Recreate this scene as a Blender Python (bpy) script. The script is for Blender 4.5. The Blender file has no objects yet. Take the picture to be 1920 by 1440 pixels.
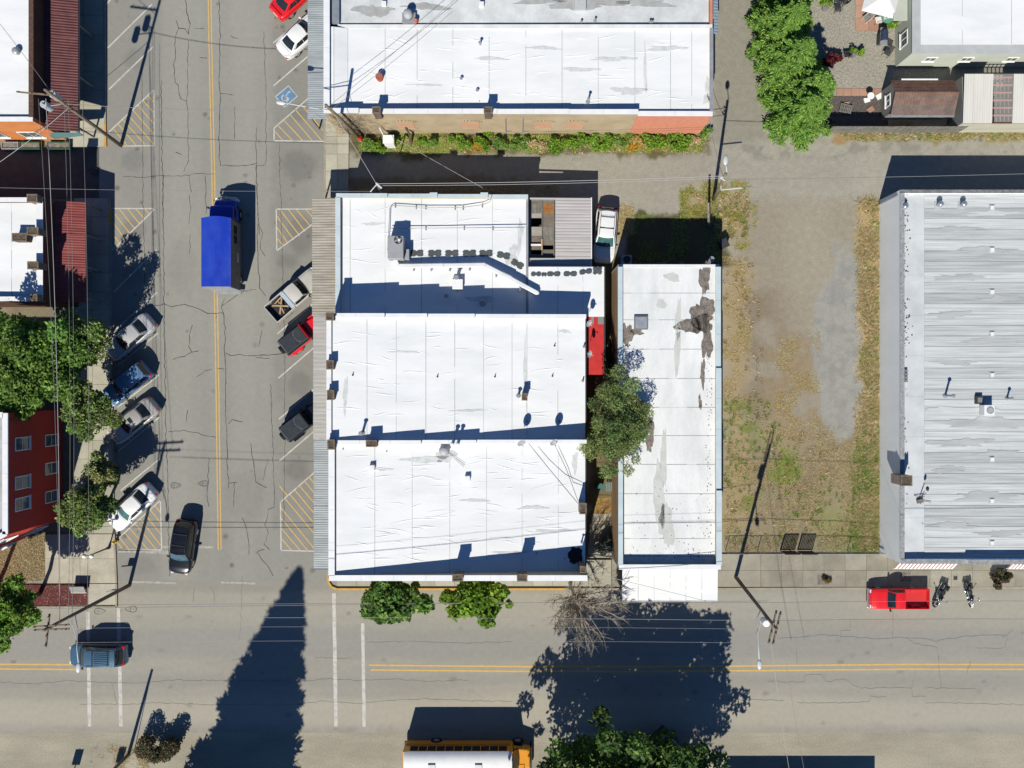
import bpy, bmesh, math, random, zlib
import numpy as np
from mathutils import Vector, Matrix
random.seed(7); RNG = np.random.default_rng(11)
scene = bpy.context.scene
R = math.radians
HC = 70.0      # camera height above the street
F = 1540.0     # focal length in photograph pixels (1920 wide)
# ---------------------------------------------------------------- camera
cd = bpy.data.cameras.new('camera'); cam = bpy.data.objects.new('camera', cd)
scene.collection.objects.link(cam); scene.camera = cam
cam.location = (0, 0, HC); cam.rotation_euler = (0, 0, 0)
cd.sensor_width = 36.0; cd.lens = 36.0 * F / 1920.0; cd.clip_end = 2000.0; cd.clip_start = 0.5
# ---------------------------------------------------------------- light
SUN_EL = R(43.5); SUN_AZ = math.atan2(0.264, 0.965)          # light travels towards (0.264, 0.965)
world = bpy.data.worlds.new('World'); scene.world = world; world.use_nodes = True
nt = world.node_tree; nt.nodes.clear()
sky = nt.nodes.new('ShaderNodeTexSky'); sky.sky_type = 'NISHITA'; sky.sun_disc = False
sky.sun_elevation = SUN_EL; sky.sun_rotation = math.pi + SUN_AZ
sky.air_density = 1.0; sky.dust_density = 0.3; sky.ozone_density = 10.0; sky.altitude = 2500
bgn = nt.nodes.new('ShaderNodeBackground'); bgn.inputs['Strength'].default_value = 0.080
won = nt.nodes.new('ShaderNodeOutputWorld')
hsv = nt.nodes.new('ShaderNodeHueSaturation'); hsv.inputs['Saturation'].default_value = 1.06     # deep clear-day blue, the same all over the sky
nt.links.new(sky.outputs[0], hsv.inputs['Color']); nt.links.new(hsv.outputs[0], bgn.inputs[0]); nt.links.new(bgn.outputs[0], won.inputs[0])
sd = bpy.data.lights.new('sun', 'SUN'); sd.energy = 5.0; sd.angle = R(0.5); sd.color = (1.0, 0.952, 0.85)
sun = bpy.data.objects.new('sun', sd); scene.collection.objects.link(sun)
sdir = Vector((math.sin(SUN_AZ) * math.cos(SUN_EL), math.cos(SUN_AZ) * math.cos(SUN_EL), -math.sin(SUN_EL)))
sun.rotation_euler = sdir.to_track_quat('-Z', 'Y').to_euler(); sun.location = (-20, -60, 60)
vs = scene.view_settings; vs.view_transform = 'Standard'; vs.look = 'None'; vs.exposure = 0.3; vs.gamma = 1.0
vs.use_curve_mapping = False
scene.cycles.max_bounces = 5; scene.cycles.diffuse_bounces = 2; scene.cycles.glossy_bounces = 2
scene.cycles.transmission_bounces = 3; scene.cycles.transparent_max_bounces = 6
# ---------------------------------------------------------------- helpers
COL = scene.collection
def g(px, py, z=0.0):
    return ((px - 960) * (HC - z) / F, (720 - py) * (HC - z) / F)
def g3(px, py, z=0.0):
    x, y = g(px, py, z); return Vector((x, y, z))
def lin(c):
    c = c / 255.0
    return c / 12.92 if c <= 0.04045 else ((c + 0.055) / 1.055) ** 2.4
KE = 1.42                     # display value of a white surface lying in the sun
def S(r, gg, b, k=KE):        # colour seen in sunlight -> base colour
    return tuple(min(0.86, lin(v) / k) for v in (r, gg, b))

MATS = {}
def M(name, c1, c2=None, scale=3.0, rough=0.85, metal=0.0, bump=0.0, bscale=None, spec=0.3, detail=6.0,
      c3=None, scale3=0.25, f3=0.5, coat=0.0, stretch=None, lo=0.35, hi=0.65, attr=None, speck=0.0, spscale=40.0, trans=0.0, emit=0.0):
    if name in MATS: return MATS[name]
    m = bpy.data.materials.new(name); m.use_nodes = True; n = m.node_tree.nodes; l = m.node_tree.links
    p = n['Principled BSDF']
    p.inputs['Roughness'].default_value = rough; p.inputs['Metallic'].default_value = metal
    p.inputs['Specular IOR Level'].default_value = spec
    if coat: p.inputs['Coat Weight'].default_value = coat; p.inputs['Coat Roughness'].default_value = 0.06
    geo = n.new('ShaderNodeNewGeometry'); pos = geo.outputs['Position']
    if stretch:
        mp = n.new('ShaderNodeVectorMath'); mp.operation = 'MULTIPLY'; mp.inputs[1].default_value = stretch
        l.new(pos, mp.inputs[0]); pos = mp.outputs[0]
    def noise(sc, det=detail, src=None):
        t = n.new('ShaderNodeTexNoise'); t.inputs['Scale'].default_value = sc; t.inputs['Detail'].default_value = det
        t.inputs['Roughness'].default_value = 0.62
        l.new(src or pos, t.inputs['Vector']); return t.outputs['Fac']
    def ramp(f, a, b):
        r = n.new('ShaderNodeMapRange'); r.inputs['From Min'].default_value = a; r.inputs['From Max'].default_value = b
        l.new(f, r.inputs['Value']); return r.outputs[0]
    def mix(f, A, B, mode='MIX'):
        x = n.new('ShaderNodeMix'); x.data_type = 'RGBA'; x.blend_type = mode
        if isinstance(f, float): x.inputs[0].default_value = f
        else: l.new(f, x.inputs[0])
        for s, v in ((x.inputs[6], A), (x.inputs[7], B)):
            if isinstance(v, tuple): s.default_value = (*v[:3], 1)
            else: l.new(v, s)
        return x.outputs[2]
    cur = c1
    if attr:
        a = n.new('ShaderNodeAttribute'); a.attribute_name = attr; cur = a.outputs['Color']
        if c2 is not None:   # attribute times noise brightness between c1 and c2
            f = ramp(noise(scale), lo, hi)
            cur = mix(1.0, cur, mix(f, c1, c2), 'MULTIPLY')
    elif c2 is not None:
        cur = mix(ramp(noise(scale), lo, hi), c1, c2)
    if c3 is not None:
        f = ramp(noise(scale3, 4.0), 0.42, 0.68)
        mm = n.new('ShaderNodeMath'); mm.operation = 'MULTIPLY'; mm.inputs[1].default_value = f3; l.new(f, mm.inputs[0])
        cur = mix(mm.outputs[0], cur, c3)
    if speck:
        f = ramp(noise(spscale, 2.0, geo.outputs['Position']), 0.3, 0.7)
        cur = mix(1.0, cur, mix(f, (1 - speck,) * 3, (1 + speck,) * 3), 'MULTIPLY')
    if isinstance(cur, tuple): p.inputs['Base Color'].default_value = (*cur[:3], 1)
    else: l.new(cur, p.inputs['Base Color'])
    if bump:
        b = n.new('ShaderNodeBump'); b.inputs['Strength'].default_value = bump; b.inputs['Distance'].default_value = 0.25 / (bscale or scale * 4) * 0.12
        l.new(noise(bscale or scale * 4, 5.0), b.inputs['Height']); l.new(b.outputs[0], p.inputs['Normal'])
    if trans:
        p.inputs['Transmission Weight'].default_value = trans
    MATS[name] = m; return m

class MB:
    def __init__(s): s.v = []; s.f = []
    def add(s, vs, fs):
        o = len(s.v); s.v += [tuple(v) for v in vs]; s.f += [tuple(i + o for i in f) for f in fs]; return s
    def box(s, x0, x1, y0, y1, z0, z1):
        return s.add([(x0,y0,z0),(x1,y0,z0),(x1,y1,z0),(x0,y1,z0),(x0,y0,z1),(x1,y0,z1),(x1,y1,z1),(x0,y1,z1)],
              [(0,3,2,1),(4,5,6,7),(0,1,5,4),(1,2,6,5),(2,3,7,6),(3,0,4,7)])
    def hexa(s, p):   # 8 points, bottom ccw then top ccw
        return s.add(p, [(0,3,2,1),(4,5,6,7),(0,1,5,4),(1,2,6,5),(2,3,7,6),(3,0,4,7)])
    def obox(s, c, size, rz=0, rx=0, ry=0):
        m = Matrix.Translation(c) @ Matrix.Rotation(rz,4,'Z') @ Matrix.Rotation(ry,4,'Y') @ Matrix.Rotation(rx,4,'X')
        a, b, d = size[0]/2, size[1]/2, size[2]/2
        return s.hexa([m @ Vector(q) for q in ((-a,-b,-d),(a,-b,-d),(a,b,-d),(-a,b,-d),(-a,-b,d),(a,-b,d),(a,b,d),(-a,b,d))])
    def prism(s, poly, z0, z1, ztop=None):
        n = len(poly); vs = [(x,y,z0) for x,y in poly] + [(x,y,(ztop(x,y) if ztop else z1)) for x,y in poly]
        fs = [tuple(range(n-1,-1,-1)), tuple(range(n,2*n))] + [(i,(i+1)%n,(i+1)%n+n,i+n) for i in range(n)]
        return s.add(vs, fs)
    def sheet(s, poly, z):
        return s.add([(x,y,z) for x,y in poly], [tuple(range(len(poly)))])
    def cyl(s, p0, p1, r0, r1=None, n=12, caps=True):
        r1 = r0 if r1 is None else r1
        p0 = Vector(p0); p1 = Vector(p1); d = (p1-p0)
        if d.length < 1e-6: return s
        q = d.normalized().to_track_quat('Z','Y')
        vs = []
        for p, r in ((p0,r0),(p1,r1)):
            for i in range(n):
                a = 2*math.pi*i/n; vs.append(p + q @ Vector((r*math.cos(a), r*math.sin(a), 0)))
        fs = [(i,(i+1)%n,(i+1)%n+n,i+n) for i in range(n)]
        if caps: fs += [tuple(range(n-1,-1,-1)), tuple(range(n,2*n))]
        return s.add(vs, fs)
    def tube(s, pts, r, n=6, taper=None, caps=True):
        pts = [Vector(p) for p in pts]; rings = []
        for i, p in enumerate(pts):
            d = (pts[min(i+1,len(pts)-1)] - pts[max(i-1,0)])
            if d.length < 1e-7: d = Vector((0,0,1))
            q = d.normalized().to_track_quat('Z','Y'); rr = r if taper is None else r + (taper-r)*i/max(1,len(pts)-1)
            rings.append([p + q @ Vector((rr*math.cos(2*math.pi*k/n), rr*math.sin(2*math.pi*k/n), 0)) for k in range(n)])
        vs = [v for rg in rings for v in rg]; fs = []
        for i in range(len(rings)-1):
            fs += [(i*n+k, i*n+(k+1)%n, (i+1)*n+(k+1)%n, (i+1)*n+k) for k in range(n)]
        if caps: fs += [tuple(range(n-1,-1,-1)), tuple(range((len(rings)-1)*n, len(rings)*n))]
        return s.add(vs, fs)
    def ball(s, c, r, n=10, m=7, sq=(1,1,1)):
        vs = []; fs = []
        for j in range(m+1):
            t = math.pi*j/m
            for i in range(n):
                a = 2*math.pi*i/n
                vs.append((c[0]+r*sq[0]*math.sin(t)*math.cos(a), c[1]+r*sq[1]*math.sin(t)*math.sin(a), c[2]+r*sq[2]*math.cos(t)))
        for j in range(m):
            for i in range(n): fs.append((j*n+i, (j+1)*n+i, (j+1)*n+(i+1)%n, j*n+(i+1)%n))
        return s.add(vs, fs)
    def grid(s, fn, nu, nv, flip=False):
        vs = [fn(i/nu, j/nv) for j in range(nv+1) for i in range(nu+1)]
        fs = []
        for j in range(nv):
            for i in range(nu):
                q = (j*(nu+1)+i, j*(nu+1)+i+1, (j+1)*(nu+1)+i+1, (j+1)*(nu+1)+i)
                fs.append(q[::-1] if flip else q)
        return s.add(vs, fs)
    def build(s, name, mat, parent=None, smooth=False, bevel=0, world=True, kind=None):
        off = Vector((0,0,0)); p = parent
        if world:
            while p is not None: off += p.location; p = p.parent
        me = bpy.data.meshes.new(name)
        me.from_pydata([(v[0]-off.x, v[1]-off.y, v[2]-off.z) for v in s.v], [], s.f)
        me.materials.append(mat); me.validate()
        if smooth: me.polygons.foreach_set('use_smooth', [True]*len(me.polygons))
        me.update()
        o = bpy.data.objects.new(name, me); COL.objects.link(o)
        if parent is not None: o.parent = parent
        if bevel:
            b = o.modifiers.new('bevel','BEVEL'); b.width = bevel; b.segments = 2; b.limit_method = 'ANGLE'
        if kind: o['kind'] = kind
        return o
def empty(name, x, y, z=0.0, rz=0.0):
    o = bpy.data.objects.new(name, None); o.location = (x,y,z); o.rotation_euler = (0,0,rz); o.empty_display_size = 0.3
    COL.objects.link(o); return o
def tag(o, label, cat, group=None):
    o['label'] = label; o['category'] = cat
    if group: o['group'] = group
    return o
def thing(name, label, cat, x, y, z=0.0, rz=0.0, group=None):
    return tag(empty(name, x, y, z, rz), label, cat, group)
def struct(o, label=None):
    o['kind'] = 'structure'
    if label: o['label'] = label
    return o
def fastmesh(name, verts, faces_n, mat, parent=None, cols=None, kind=None):
    """verts (N*k,3) array, consecutive k verts form one face"""
    k = faces_n; nf = len(verts)//k
    me = bpy.data.meshes.new(name)
    me.vertices.add(len(verts)); me.vertices.foreach_set('co', np.ascontiguousarray(verts, dtype=np.float32).ravel())
    me.loops.add(nf*k); me.loops.foreach_set('vertex_index', np.arange(nf*k, dtype=np.int32))
    me.polygons.add(nf); me.polygons.foreach_set('loop_start', np.arange(nf, dtype=np.int32)*k)
    me.polygons.foreach_set('loop_total', np.full(nf, k, dtype=np.int32))
    if cols is not None:
        a = me.color_attributes.new('Col','FLOAT_COLOR','POINT')
        c = np.ones((len(verts),4), dtype=np.float32); c[:,:3] = cols; a.data.foreach_set('color', c.ravel())
    me.materials.append(mat); me.update(calc_edges=True)
    o = bpy.data.objects.new(name, me); COL.objects.link(o)
    if parent is not None: o.parent = parent
    if kind: o['kind'] = kind
    return o
def vnoise(x, y, sc, seed=0):
    """smooth value noise, arrays in, 0..1 out"""
    r = np.random.default_rng(seed); T = r.random((64,64))
    x = x*sc; y = y*sc; xi = np.floor(x).astype(int); yi = np.floor(y).astype(int); fx = x-xi; fy = y-yi
    fx = fx*fx*(3-2*fx); fy = fy*fy*(3-2*fy)
    a = T[xi%64, yi%64]; b = T[(xi+1)%64, yi%64]; c = T[xi%64, (yi+1)%64]; d = T[(xi+1)%64, (yi+1)%64]
    return (a*(1-fx)+b*fx)*(1-fy) + (c*(1-fx)+d*fx)*fy
def fbm(x, y, sc, seed=0):
    return (vnoise(x,y,sc,seed)*.5 + vnoise(x,y,sc*2.1,seed+1)*.27 + vnoise(x,y,sc*4.3,seed+2)*.15 + vnoise(x,y,sc*9,seed+3)*.08)
def inpoly(x, y, poly):
    x = np.asarray(x); y = np.asarray(y); ins = np.zeros(x.shape, bool); n = len(poly); j = n-1
    for i in range(n):
        xi, yi = poly[i]; xj, yj = poly[j]
        c = ((yi > y) != (yj > y)) & (x < (xj-xi)*(y-yi)/((yj-yi)+1e-12)+xi); ins ^= c; j = i
    return ins

# ---------------------------------------------------------------- materials
asphalt = M('asphalt', S(156,155,143), S(168,166,153), scale=0.5, c3=S(146,145,135), scale3=0.13, f3=0.65, rough=0.9, bump=0.25, bscale=30, speck=0.10, spscale=14)
asphalt2 = M('asphalt_main', S(168,164,149), S(180,175,158), scale=0.4, c3=S(156,155,145), scale3=0.11, f3=0.6, stretch=(0.16,1.0,1), rough=0.9, bump=0.25, bscale=30, speck=0.10, spscale=14)
shoulder = M('road_shoulder', S(166,160,142), S(182,175,156), scale=0.5, c3=S(146,141,125), scale3=0.3, f3=0.7, stretch=(0.35,1,1), rough=0.95, bump=0.5, bscale=25, speck=0.18, spscale=9)
patch_dark = M('asphalt_patch', S(132,130,126), S(142,140,134), scale=0.7, rough=0.9, bump=0.25, bscale=30, speck=0.1, spscale=14)
crackm = M('crack', S(58,58,57), S(84,83,80), scale=2.0, rough=0.95)
concrete = M('sidewalk_concrete', S(176,168,148), S(190,182,163), scale=0.8, c3=S(160,152,134), scale3=0.3, f3=0.6, rough=0.9, bump=0.2, bscale=20, speck=0.07, spscale=12)
concrete_d = M('sidewalk_joint', S(110,105,92), S(128,122,108), scale=2, rough=0.95)
slab_tones = [M('slab_%d' % i, S(188+d,184+d,165+d), S(200+d,196+d,177+d), scale=0.9, c3=S(172+d,168+d,150+d), scale3=0.5, f3=0.6, rough=0.9, bump=0.2, bscale=20, speck=0.08, spscale=12) for i, d in enumerate((-8,-2,4))]
kerbm = M('kerb_concrete', S(180,172,152), S(160,152,134), scale=1.2, rough=0.9, bump=0.2)
yellowkerb = M('kerb_yellow', S(226,178,84), S(212,160,70), scale=2.0, rough=0.8)
white_paint = M('road_paint_white', S(214,212,204), S(178,176,168), scale=2.2, rough=0.8, lo=0.45, hi=0.72, speck=0.08)
yellow_paint = M('road_paint_yellow', S(232,190,104), S(206,172,110), scale=2.5, rough=0.8, lo=0.4, hi=0.75, speck=0.06)
blue_paint = M('road_paint_blue', S(92,140,180), S(116,154,184), scale=4, rough=0.8)
roofwhite = M('roof_membrane_white', (0.70,0.71,0.71), (0.655,0.67,0.675), scale=0.45, c3=(0.54,0.56,0.56), scale3=0.35, f3=0.5, rough=0.6, bump=0.3, bscale=1.2, stretch=(0.5,1.6,1), speck=0.012, spscale=8)
roofwhite2 = M('roof_membrane_worn', (0.68,0.69,0.68), (0.60,0.615,0.61), scale=0.5, c3=(0.45,0.47,0.46), scale3=0.45, f3=0.55, rough=0.65, bump=0.2, bscale=3.0, stretch=(1.3,0.45,1), speck=0.03, spscale=6)
roofgrey = M('roof_membrane_grey', S(206,210,210), S(182,186,186), scale=0.6, c3=S(150,153,152), scale3=0.5, f3=0.7, rough=0.7, bump=0.2, bscale=3.0, speck=0.05, spscale=6)
rooftar = M('roof_tar', S(112,104,96), S(150,142,134), scale=2.5, rough=0.95, bump=0.5, speck=0.25, spscale=10)
roofmetal = M('roof_coated_sheet', S(218,223,224), S(200,206,208), scale=0.8, c3=S(168,174,176), scale3=0.55, f3=0.75, rough=0.6, bump=0.15, bscale=4, stretch=(0.22,2.4,1), speck=0.03, spscale=7)
white_metal = M('white_metal', (0.69,0.70,0.70), (0.65,0.66,0.66), scale=1.5, rough=0.45)
copingm = M('coping_pale_blue', S(214,228,232), S(200,216,222), scale=1.0, rough=0.45, metal=0.0)
copingw = M('coping_white', (0.69,0.695,0.70), (0.62,0.63,0.64), scale=1.3, rough=0.55, bump=0.1)
wall_tan = M('wall_tan_render', S(190,172,140), S(176,158,128), scale=0.7, c3=S(204,190,162), scale3=0.5, f3=0.5, rough=0.9, bump=0.2, bscale=8)
wall_brick = M('wall_brick', S(218,148,120), S(202,130,104), scale=1.0, c3=S(224,164,136), scale3=1.2, f3=0.6, rough=0.9, bump=0.3)
wall_cream = M('wall_cream', S(214,200,170), S(200,186,158), scale=0.8, rough=0.85)
wall_orange = M('wall_orange', S(226,146,86), S(212,130,74), scale=0.9, rough=0.85, c3=S(232,160,104), scale3=0.4, f3=0.5)
wall_brown = M('wall_brown', S(96,66,54), S(80,56,48), scale=1.2, rough=0.85)
wall_red = M('wall_red', S(196,64,56), S(182,58,52), scale=0.6, rough=0.8, c3=S(206,76,64), scale3=0.3, f3=0.4)
wall_pale = M('wall_pale_blue', (0.84,0.86,0.86), (0.79,0.82,0.82), scale=0.4, rough=0.75, stretch=(1,1,0.4), c3=(0.72,0.75,0.76), scale3=0.5, f3=0.4)
wall_sage = M('wall_sage', S(204,210,196), S(194,200,186), scale=0.6, rough=0.8)
wall_grey = M('wall_grey', S(150,150,146), S(136,136,132), scale=0.7, rough=0.85)
wall_teal = M('wall_teal_trim', S(110,150,150), S(96,134,136), scale=1, rough=0.7)
corr_grey = M('canopy_metal_grey', S(176,184,187), S(160,168,172), scale=0.8, c3=S(140,146,150), scale3=0.8, f3=0.5, rough=0.5, metal=0.0, stretch=(0.4,2,1), bump=0.05)
corr_tan = M('canopy_weathered', S(190,184,172), S(170,163,150), scale=1.2, c3=S(142,134,120), scale3=1.4, f3=0.7, rough=0.75, stretch=(0.35,3,1), speck=0.05)
corr_lgrey = M('canopy_light_grey', S(196,194,190), S(182,180,177), scale=1.0, c3=S(166,163,160), scale3=0.9, f3=0.5, rough=0.7, stretch=(0.4,3,1))
corr_red = M('awning_red_metal', S(150,72,68), S(128,58,56), scale=1.0, c3=S(166,96,88), scale3=0.9, f3=0.5, rough=0.6, stretch=(0.3,2,1))
corr_dred = M('awning_dark_red', S(112,62,62), S(90,50,52), scale=1.2, rough=0.6, c3=S(130,80,76), scale3=1.0, f3=0.4)
redroof = M('roof_red_painted', S(216,62,58), S(198,52,50), scale=1.5, rough=0.55)
dark_metal = M('dark_metal', (0.03,0.032,0.036), (0.045,0.046,0.05), scale=4, rough=0.5)
galv = M('galvanised', S(188,192,196), S(168,172,176), scale=2.0, rough=0.4, metal=0.3)
acgrey = M('ac_casing', S(176,178,180), S(162,164,167), scale=1.2, rough=0.5)
black = M('black_void', (0.008,0.008,0.009), rough=0.9)
brick_dark = M('chimney_brick', S(120,98,84), S(86,72,62), scale=3.5, rough=0.95, bump=0.5, c3=S(150,134,116), scale3=2.5, f3=0.5)
wood_grey = M('weathered_wood', S(150,146,136), S(118,114,106), scale=1.5, rough=0.9, stretch=(3,0.6,1), speck=0.1, spscale=8)
wood_fence = M('fence_wood', S(140,138,130), S(112,110,104), scale=2.0, rough=0.9, speck=0.1)
wood_orange = M('plywood_orange', S(190,130,70), S(160,104,56), scale=1.5, rough=0.85)
wood_pole = M('pole_wood', S(150,136,114), S(116,104,86), scale=1.5, rough=0.9, stretch=(4,4,0.5), bump=0.3)
shingle_a = M('shingle_brown', S(150,112,94), S(126,92,78), scale=1.5, rough=0.95, bump=0.4, speck=0.15, spscale=9)
shingle_b = M('shingle_greybrown', S(136,118,108), S(112,98,92), scale=1.5, rough=0.95, bump=0.4, speck=0.15, spscale=9)
shingle_c = M('shingle_tan', S(176,126,104), S(160,114,94), scale=1.5, rough=0.95, bump=0.4, speck=0.12, spscale=9)
glass_win = M('window_glass', S(70,84,90), S(120,130,132), scale=0.8, rough=0.08, spec=0.6)
white_trim = M('white_trim', (0.74,0.74,0.72), (0.68,0.68,0.66), scale=2.0, rough=0.6)
red_white_stripe = None
dishgrey = M('dish_grey', S(190,192,194), S(176,178,180), scale=2, rough=0.5)
padm = M('rubber_pad', S(96,102,104), S(80,86,88), scale=3, rough=0.95, speck=0.1)
# ================================================================ SETTING: ground, streets, pavements
ground_m = M('bare_ground', S(138,128,106), S(156,146,122), scale=0.4, c3=S(120,112,84), scale3=0.3, f3=0.7, rough=0.95, bump=0.5, bscale=20, speck=0.15, spscale=8)
struct(MB().sheet([(-600,-600),(600,-600),(600,600),(-600,600)], -0.02).build('ground', ground_m), 'bare brown ground under the whole block')
def pp(*pts, z=0.0): return [g(x, y, z) for x, y in pts]
def colour_grid(name, x0, x1, y0, y1, cell, z, mat, fn, relief=0.0):
    nx = int((x1-x0)/cell); ny = int((y1-y0)/cell)
    X, Y = np.meshgrid(np.linspace(x0,x1,nx+1), np.linspace(y0,y1,ny+1))
    C = fn(960+X*22, 720-Y*22)
    Z = z + relief*(fbm(X,Y,2.0,21)-.5)
    v = np.stack([X,Y,Z],-1).reshape(-1,3); i = np.arange(nx*ny); r = i//nx; c = i % nx; a = r*(nx+1)+c
    fidx = np.stack([a,a+1,a+nx+2,a+nx+1],-1).astype(np.int32)
    me = bpy.data.meshes.new(name); me.vertices.add(len(v)); me.vertices.foreach_set('co', v.astype(np.float32).ravel())
    me.loops.add(fidx.size); me.loops.foreach_set('vertex_index', fidx.ravel()); me.polygons.add(len(fidx))
    me.polygons.foreach_set('loop_start', np.arange(len(fidx),dtype=np.int32)*4); me.polygons.foreach_set('loop_total', np.full(len(fidx),4,dtype=np.int32))
    at = me.color_attributes.new('Col','FLOAT_COLOR','POINT'); cc = np.ones((len(v),4),np.float32); cc[:,:3] = C.reshape(-1,3)
    at.data.foreach_set('color', cc.ravel()); me.materials.append(mat); me.update(calc_edges=True)
    o = bpy.data.objects.new(name, me); COL.objects.link(o); return o
def sm(e0, e1, v): t = np.clip((v-e0)/(e1-e0), 0, 1); return t*t*(3-2*t)
def street_colours(px, py):
    x = px/22; y = py/22; n0 = fbm(x,y,.10,51); n1 = fbm(x*1.6,y*.35,.5,52); n2 = fbm(x,y,1.3,53)
    col = np.zeros(px.shape+(3,)); col[:] = np.array(S(156,155,146)); col *= (.86+.22*n0+.08*n1)[...,None]
    def lay(c, m):
        nonlocal col
        m = np.clip(m,0,1)[...,None]; col = col*(1-m)+np.array(S(*c))*m
    lay((166,164,155), (sm(316,330,px)*(1-sm(350,366,px))+sm(430,446,px)*(1-sm(470,486,px)))*.35)           # wheel tracks polished paler
    lay((140,139,134), (sm(372,384,px)*(1-sm(388,398,px))+sm(408,418,px)*(1-sm(424,436,px)))*.25*n2*1.6)
    lay((138,136,130), sm(500,522,px+(n2-.5)*16)*sm(.40,.58,n0+.12*n2)*.55); lay((142,140,135), (1-sm(296,312,px))*sm(.42,.6,n0+.1*n2)*.45)
    for sx,sy,rx,ry,f in ((560,312,34,30,.6),(565,440,26,40,.55),(562,720,22,26,.45),(556,880,26,22,.5),(250,300,26,20,.35),(250,430,24,22,.45),(255,110,26,20,.3),(560,210,20,18,.4),(540,490,22,16,.5),(262,1060,30,20,.3),(460,930,40,60,.25),(345,500,26,60,.2),(250,520,22,20,.4)):
        e = ((px-sx)/rx)**2+((py-sy)/ry)**2 + (n2-.5)*1.2; lay((116,114,110), (1-sm(.2,1.5,e))*f)
    spots = np.random.default_rng(5)
    for k in range(70):
        sx = spots.choice([spots.uniform(215,300), spots.uniform(500,610), spots.uniform(300,500)]); sy = spots.uniform(-20,1070); rr = spots.uniform(2,5.5)
        e = ((px-sx)**2+(py-sy)**2)/rr**2; lay((92,90,87), (1-sm(.3,1.4,e+(n2-.5)))*spots.uniform(.25,.7))
    return col
def main_colours(px, py):
    x = px/22; y = py/22; n0 = fbm(x*.25,y*1.4,.35,61); n1 = fbm(x*.5,y*2.2,.9,62); n2 = fbm(x,y,1.2,63); n3 = fbm(x,y,.07,64)
    col = np.zeros(px.shape+(3,)); col[:] = np.array(S(166,162,150)); col *= (.86+.16*n0+.10*n1)[...,None]
    def lay(c, m):
        nonlocal col
        m = np.clip(m,0,1)[...,None]; col = col*(1-m)+np.array(S(*c))*m
    yy = py+(n0-.5)*20
    lay((152,151,146), sm(1168,1190,yy)*(1-sm(1225,1244,yy))*.6); lay((150,148,142), sm(1262,1270,yy)*(1-sm(1280,1292,yy))*.4)
    lay((186,179,162), sm(1296,1322,yy)*(1-sm(1350,1372,yy))*.6); lay((176,171,156), sm(1100,1112,yy)*(1-sm(1150,1165,yy))*.35)
    lay((146,141,128), sm(1358,1376,py+(n2-.5)*30)*.6*sm(.3,.7,n1)); lay((146,142,132), (1-sm(1104,1118,py+(n2-.5)*10))*.45)
    spots = np.random.default_rng(8)
    for k in range(60):
        sx = spots.uniform(0,1920); sy = spots.uniform(1105,1370); rr = spots.uniform(1.5,5); e = ((px-sx)**2/2.5+(py-sy)**2)/rr**2; lay((112,108,102), (1-sm(.3,1.4,e+(n2-.5)))*spots.uniform(.15,.5))
    return col
asph_attr = M('asphalt_attr', (.95,.95,.95), (1.08,1.08,1.08), scale=2.2, attr='Col', rough=.92, bump=.2, bscale=22, speck=.06, spscale=11, lo=.25, hi=.75)
_a = g(186,1088); _b = g(645,-420); street = struct(colour_grid('street', _a[0], _b[0], _a[1], _b[1], .13, .004, asph_attr, street_colours), 'grey asphalt side street with angled parking')
_a = g(-500,1374); _b = g(2500,1088); main_road = struct(colour_grid('main_road', _a[0], _b[0], _a[1], _b[1], .16, .004, asph_attr, main_colours), 'asphalt main road with double yellow line')
road_shoulder = struct(MB().sheet(pp((-900,2600),(3000,2600),(3000,1374),(-900,1374)), 0.004).build('road_shoulder', shoulder), 'dusty gravel shoulder along the main road')
# left alley
struct(MB().sheet(pp((-300,372),(205,372),(205,272),(-300,272)), 0.002).build('side_alley', M('alley_dark', S(104,102,99), S(92,90,88), scale=1, rough=.9, speck=.1)), 'narrow alley between the two left buildings')

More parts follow.
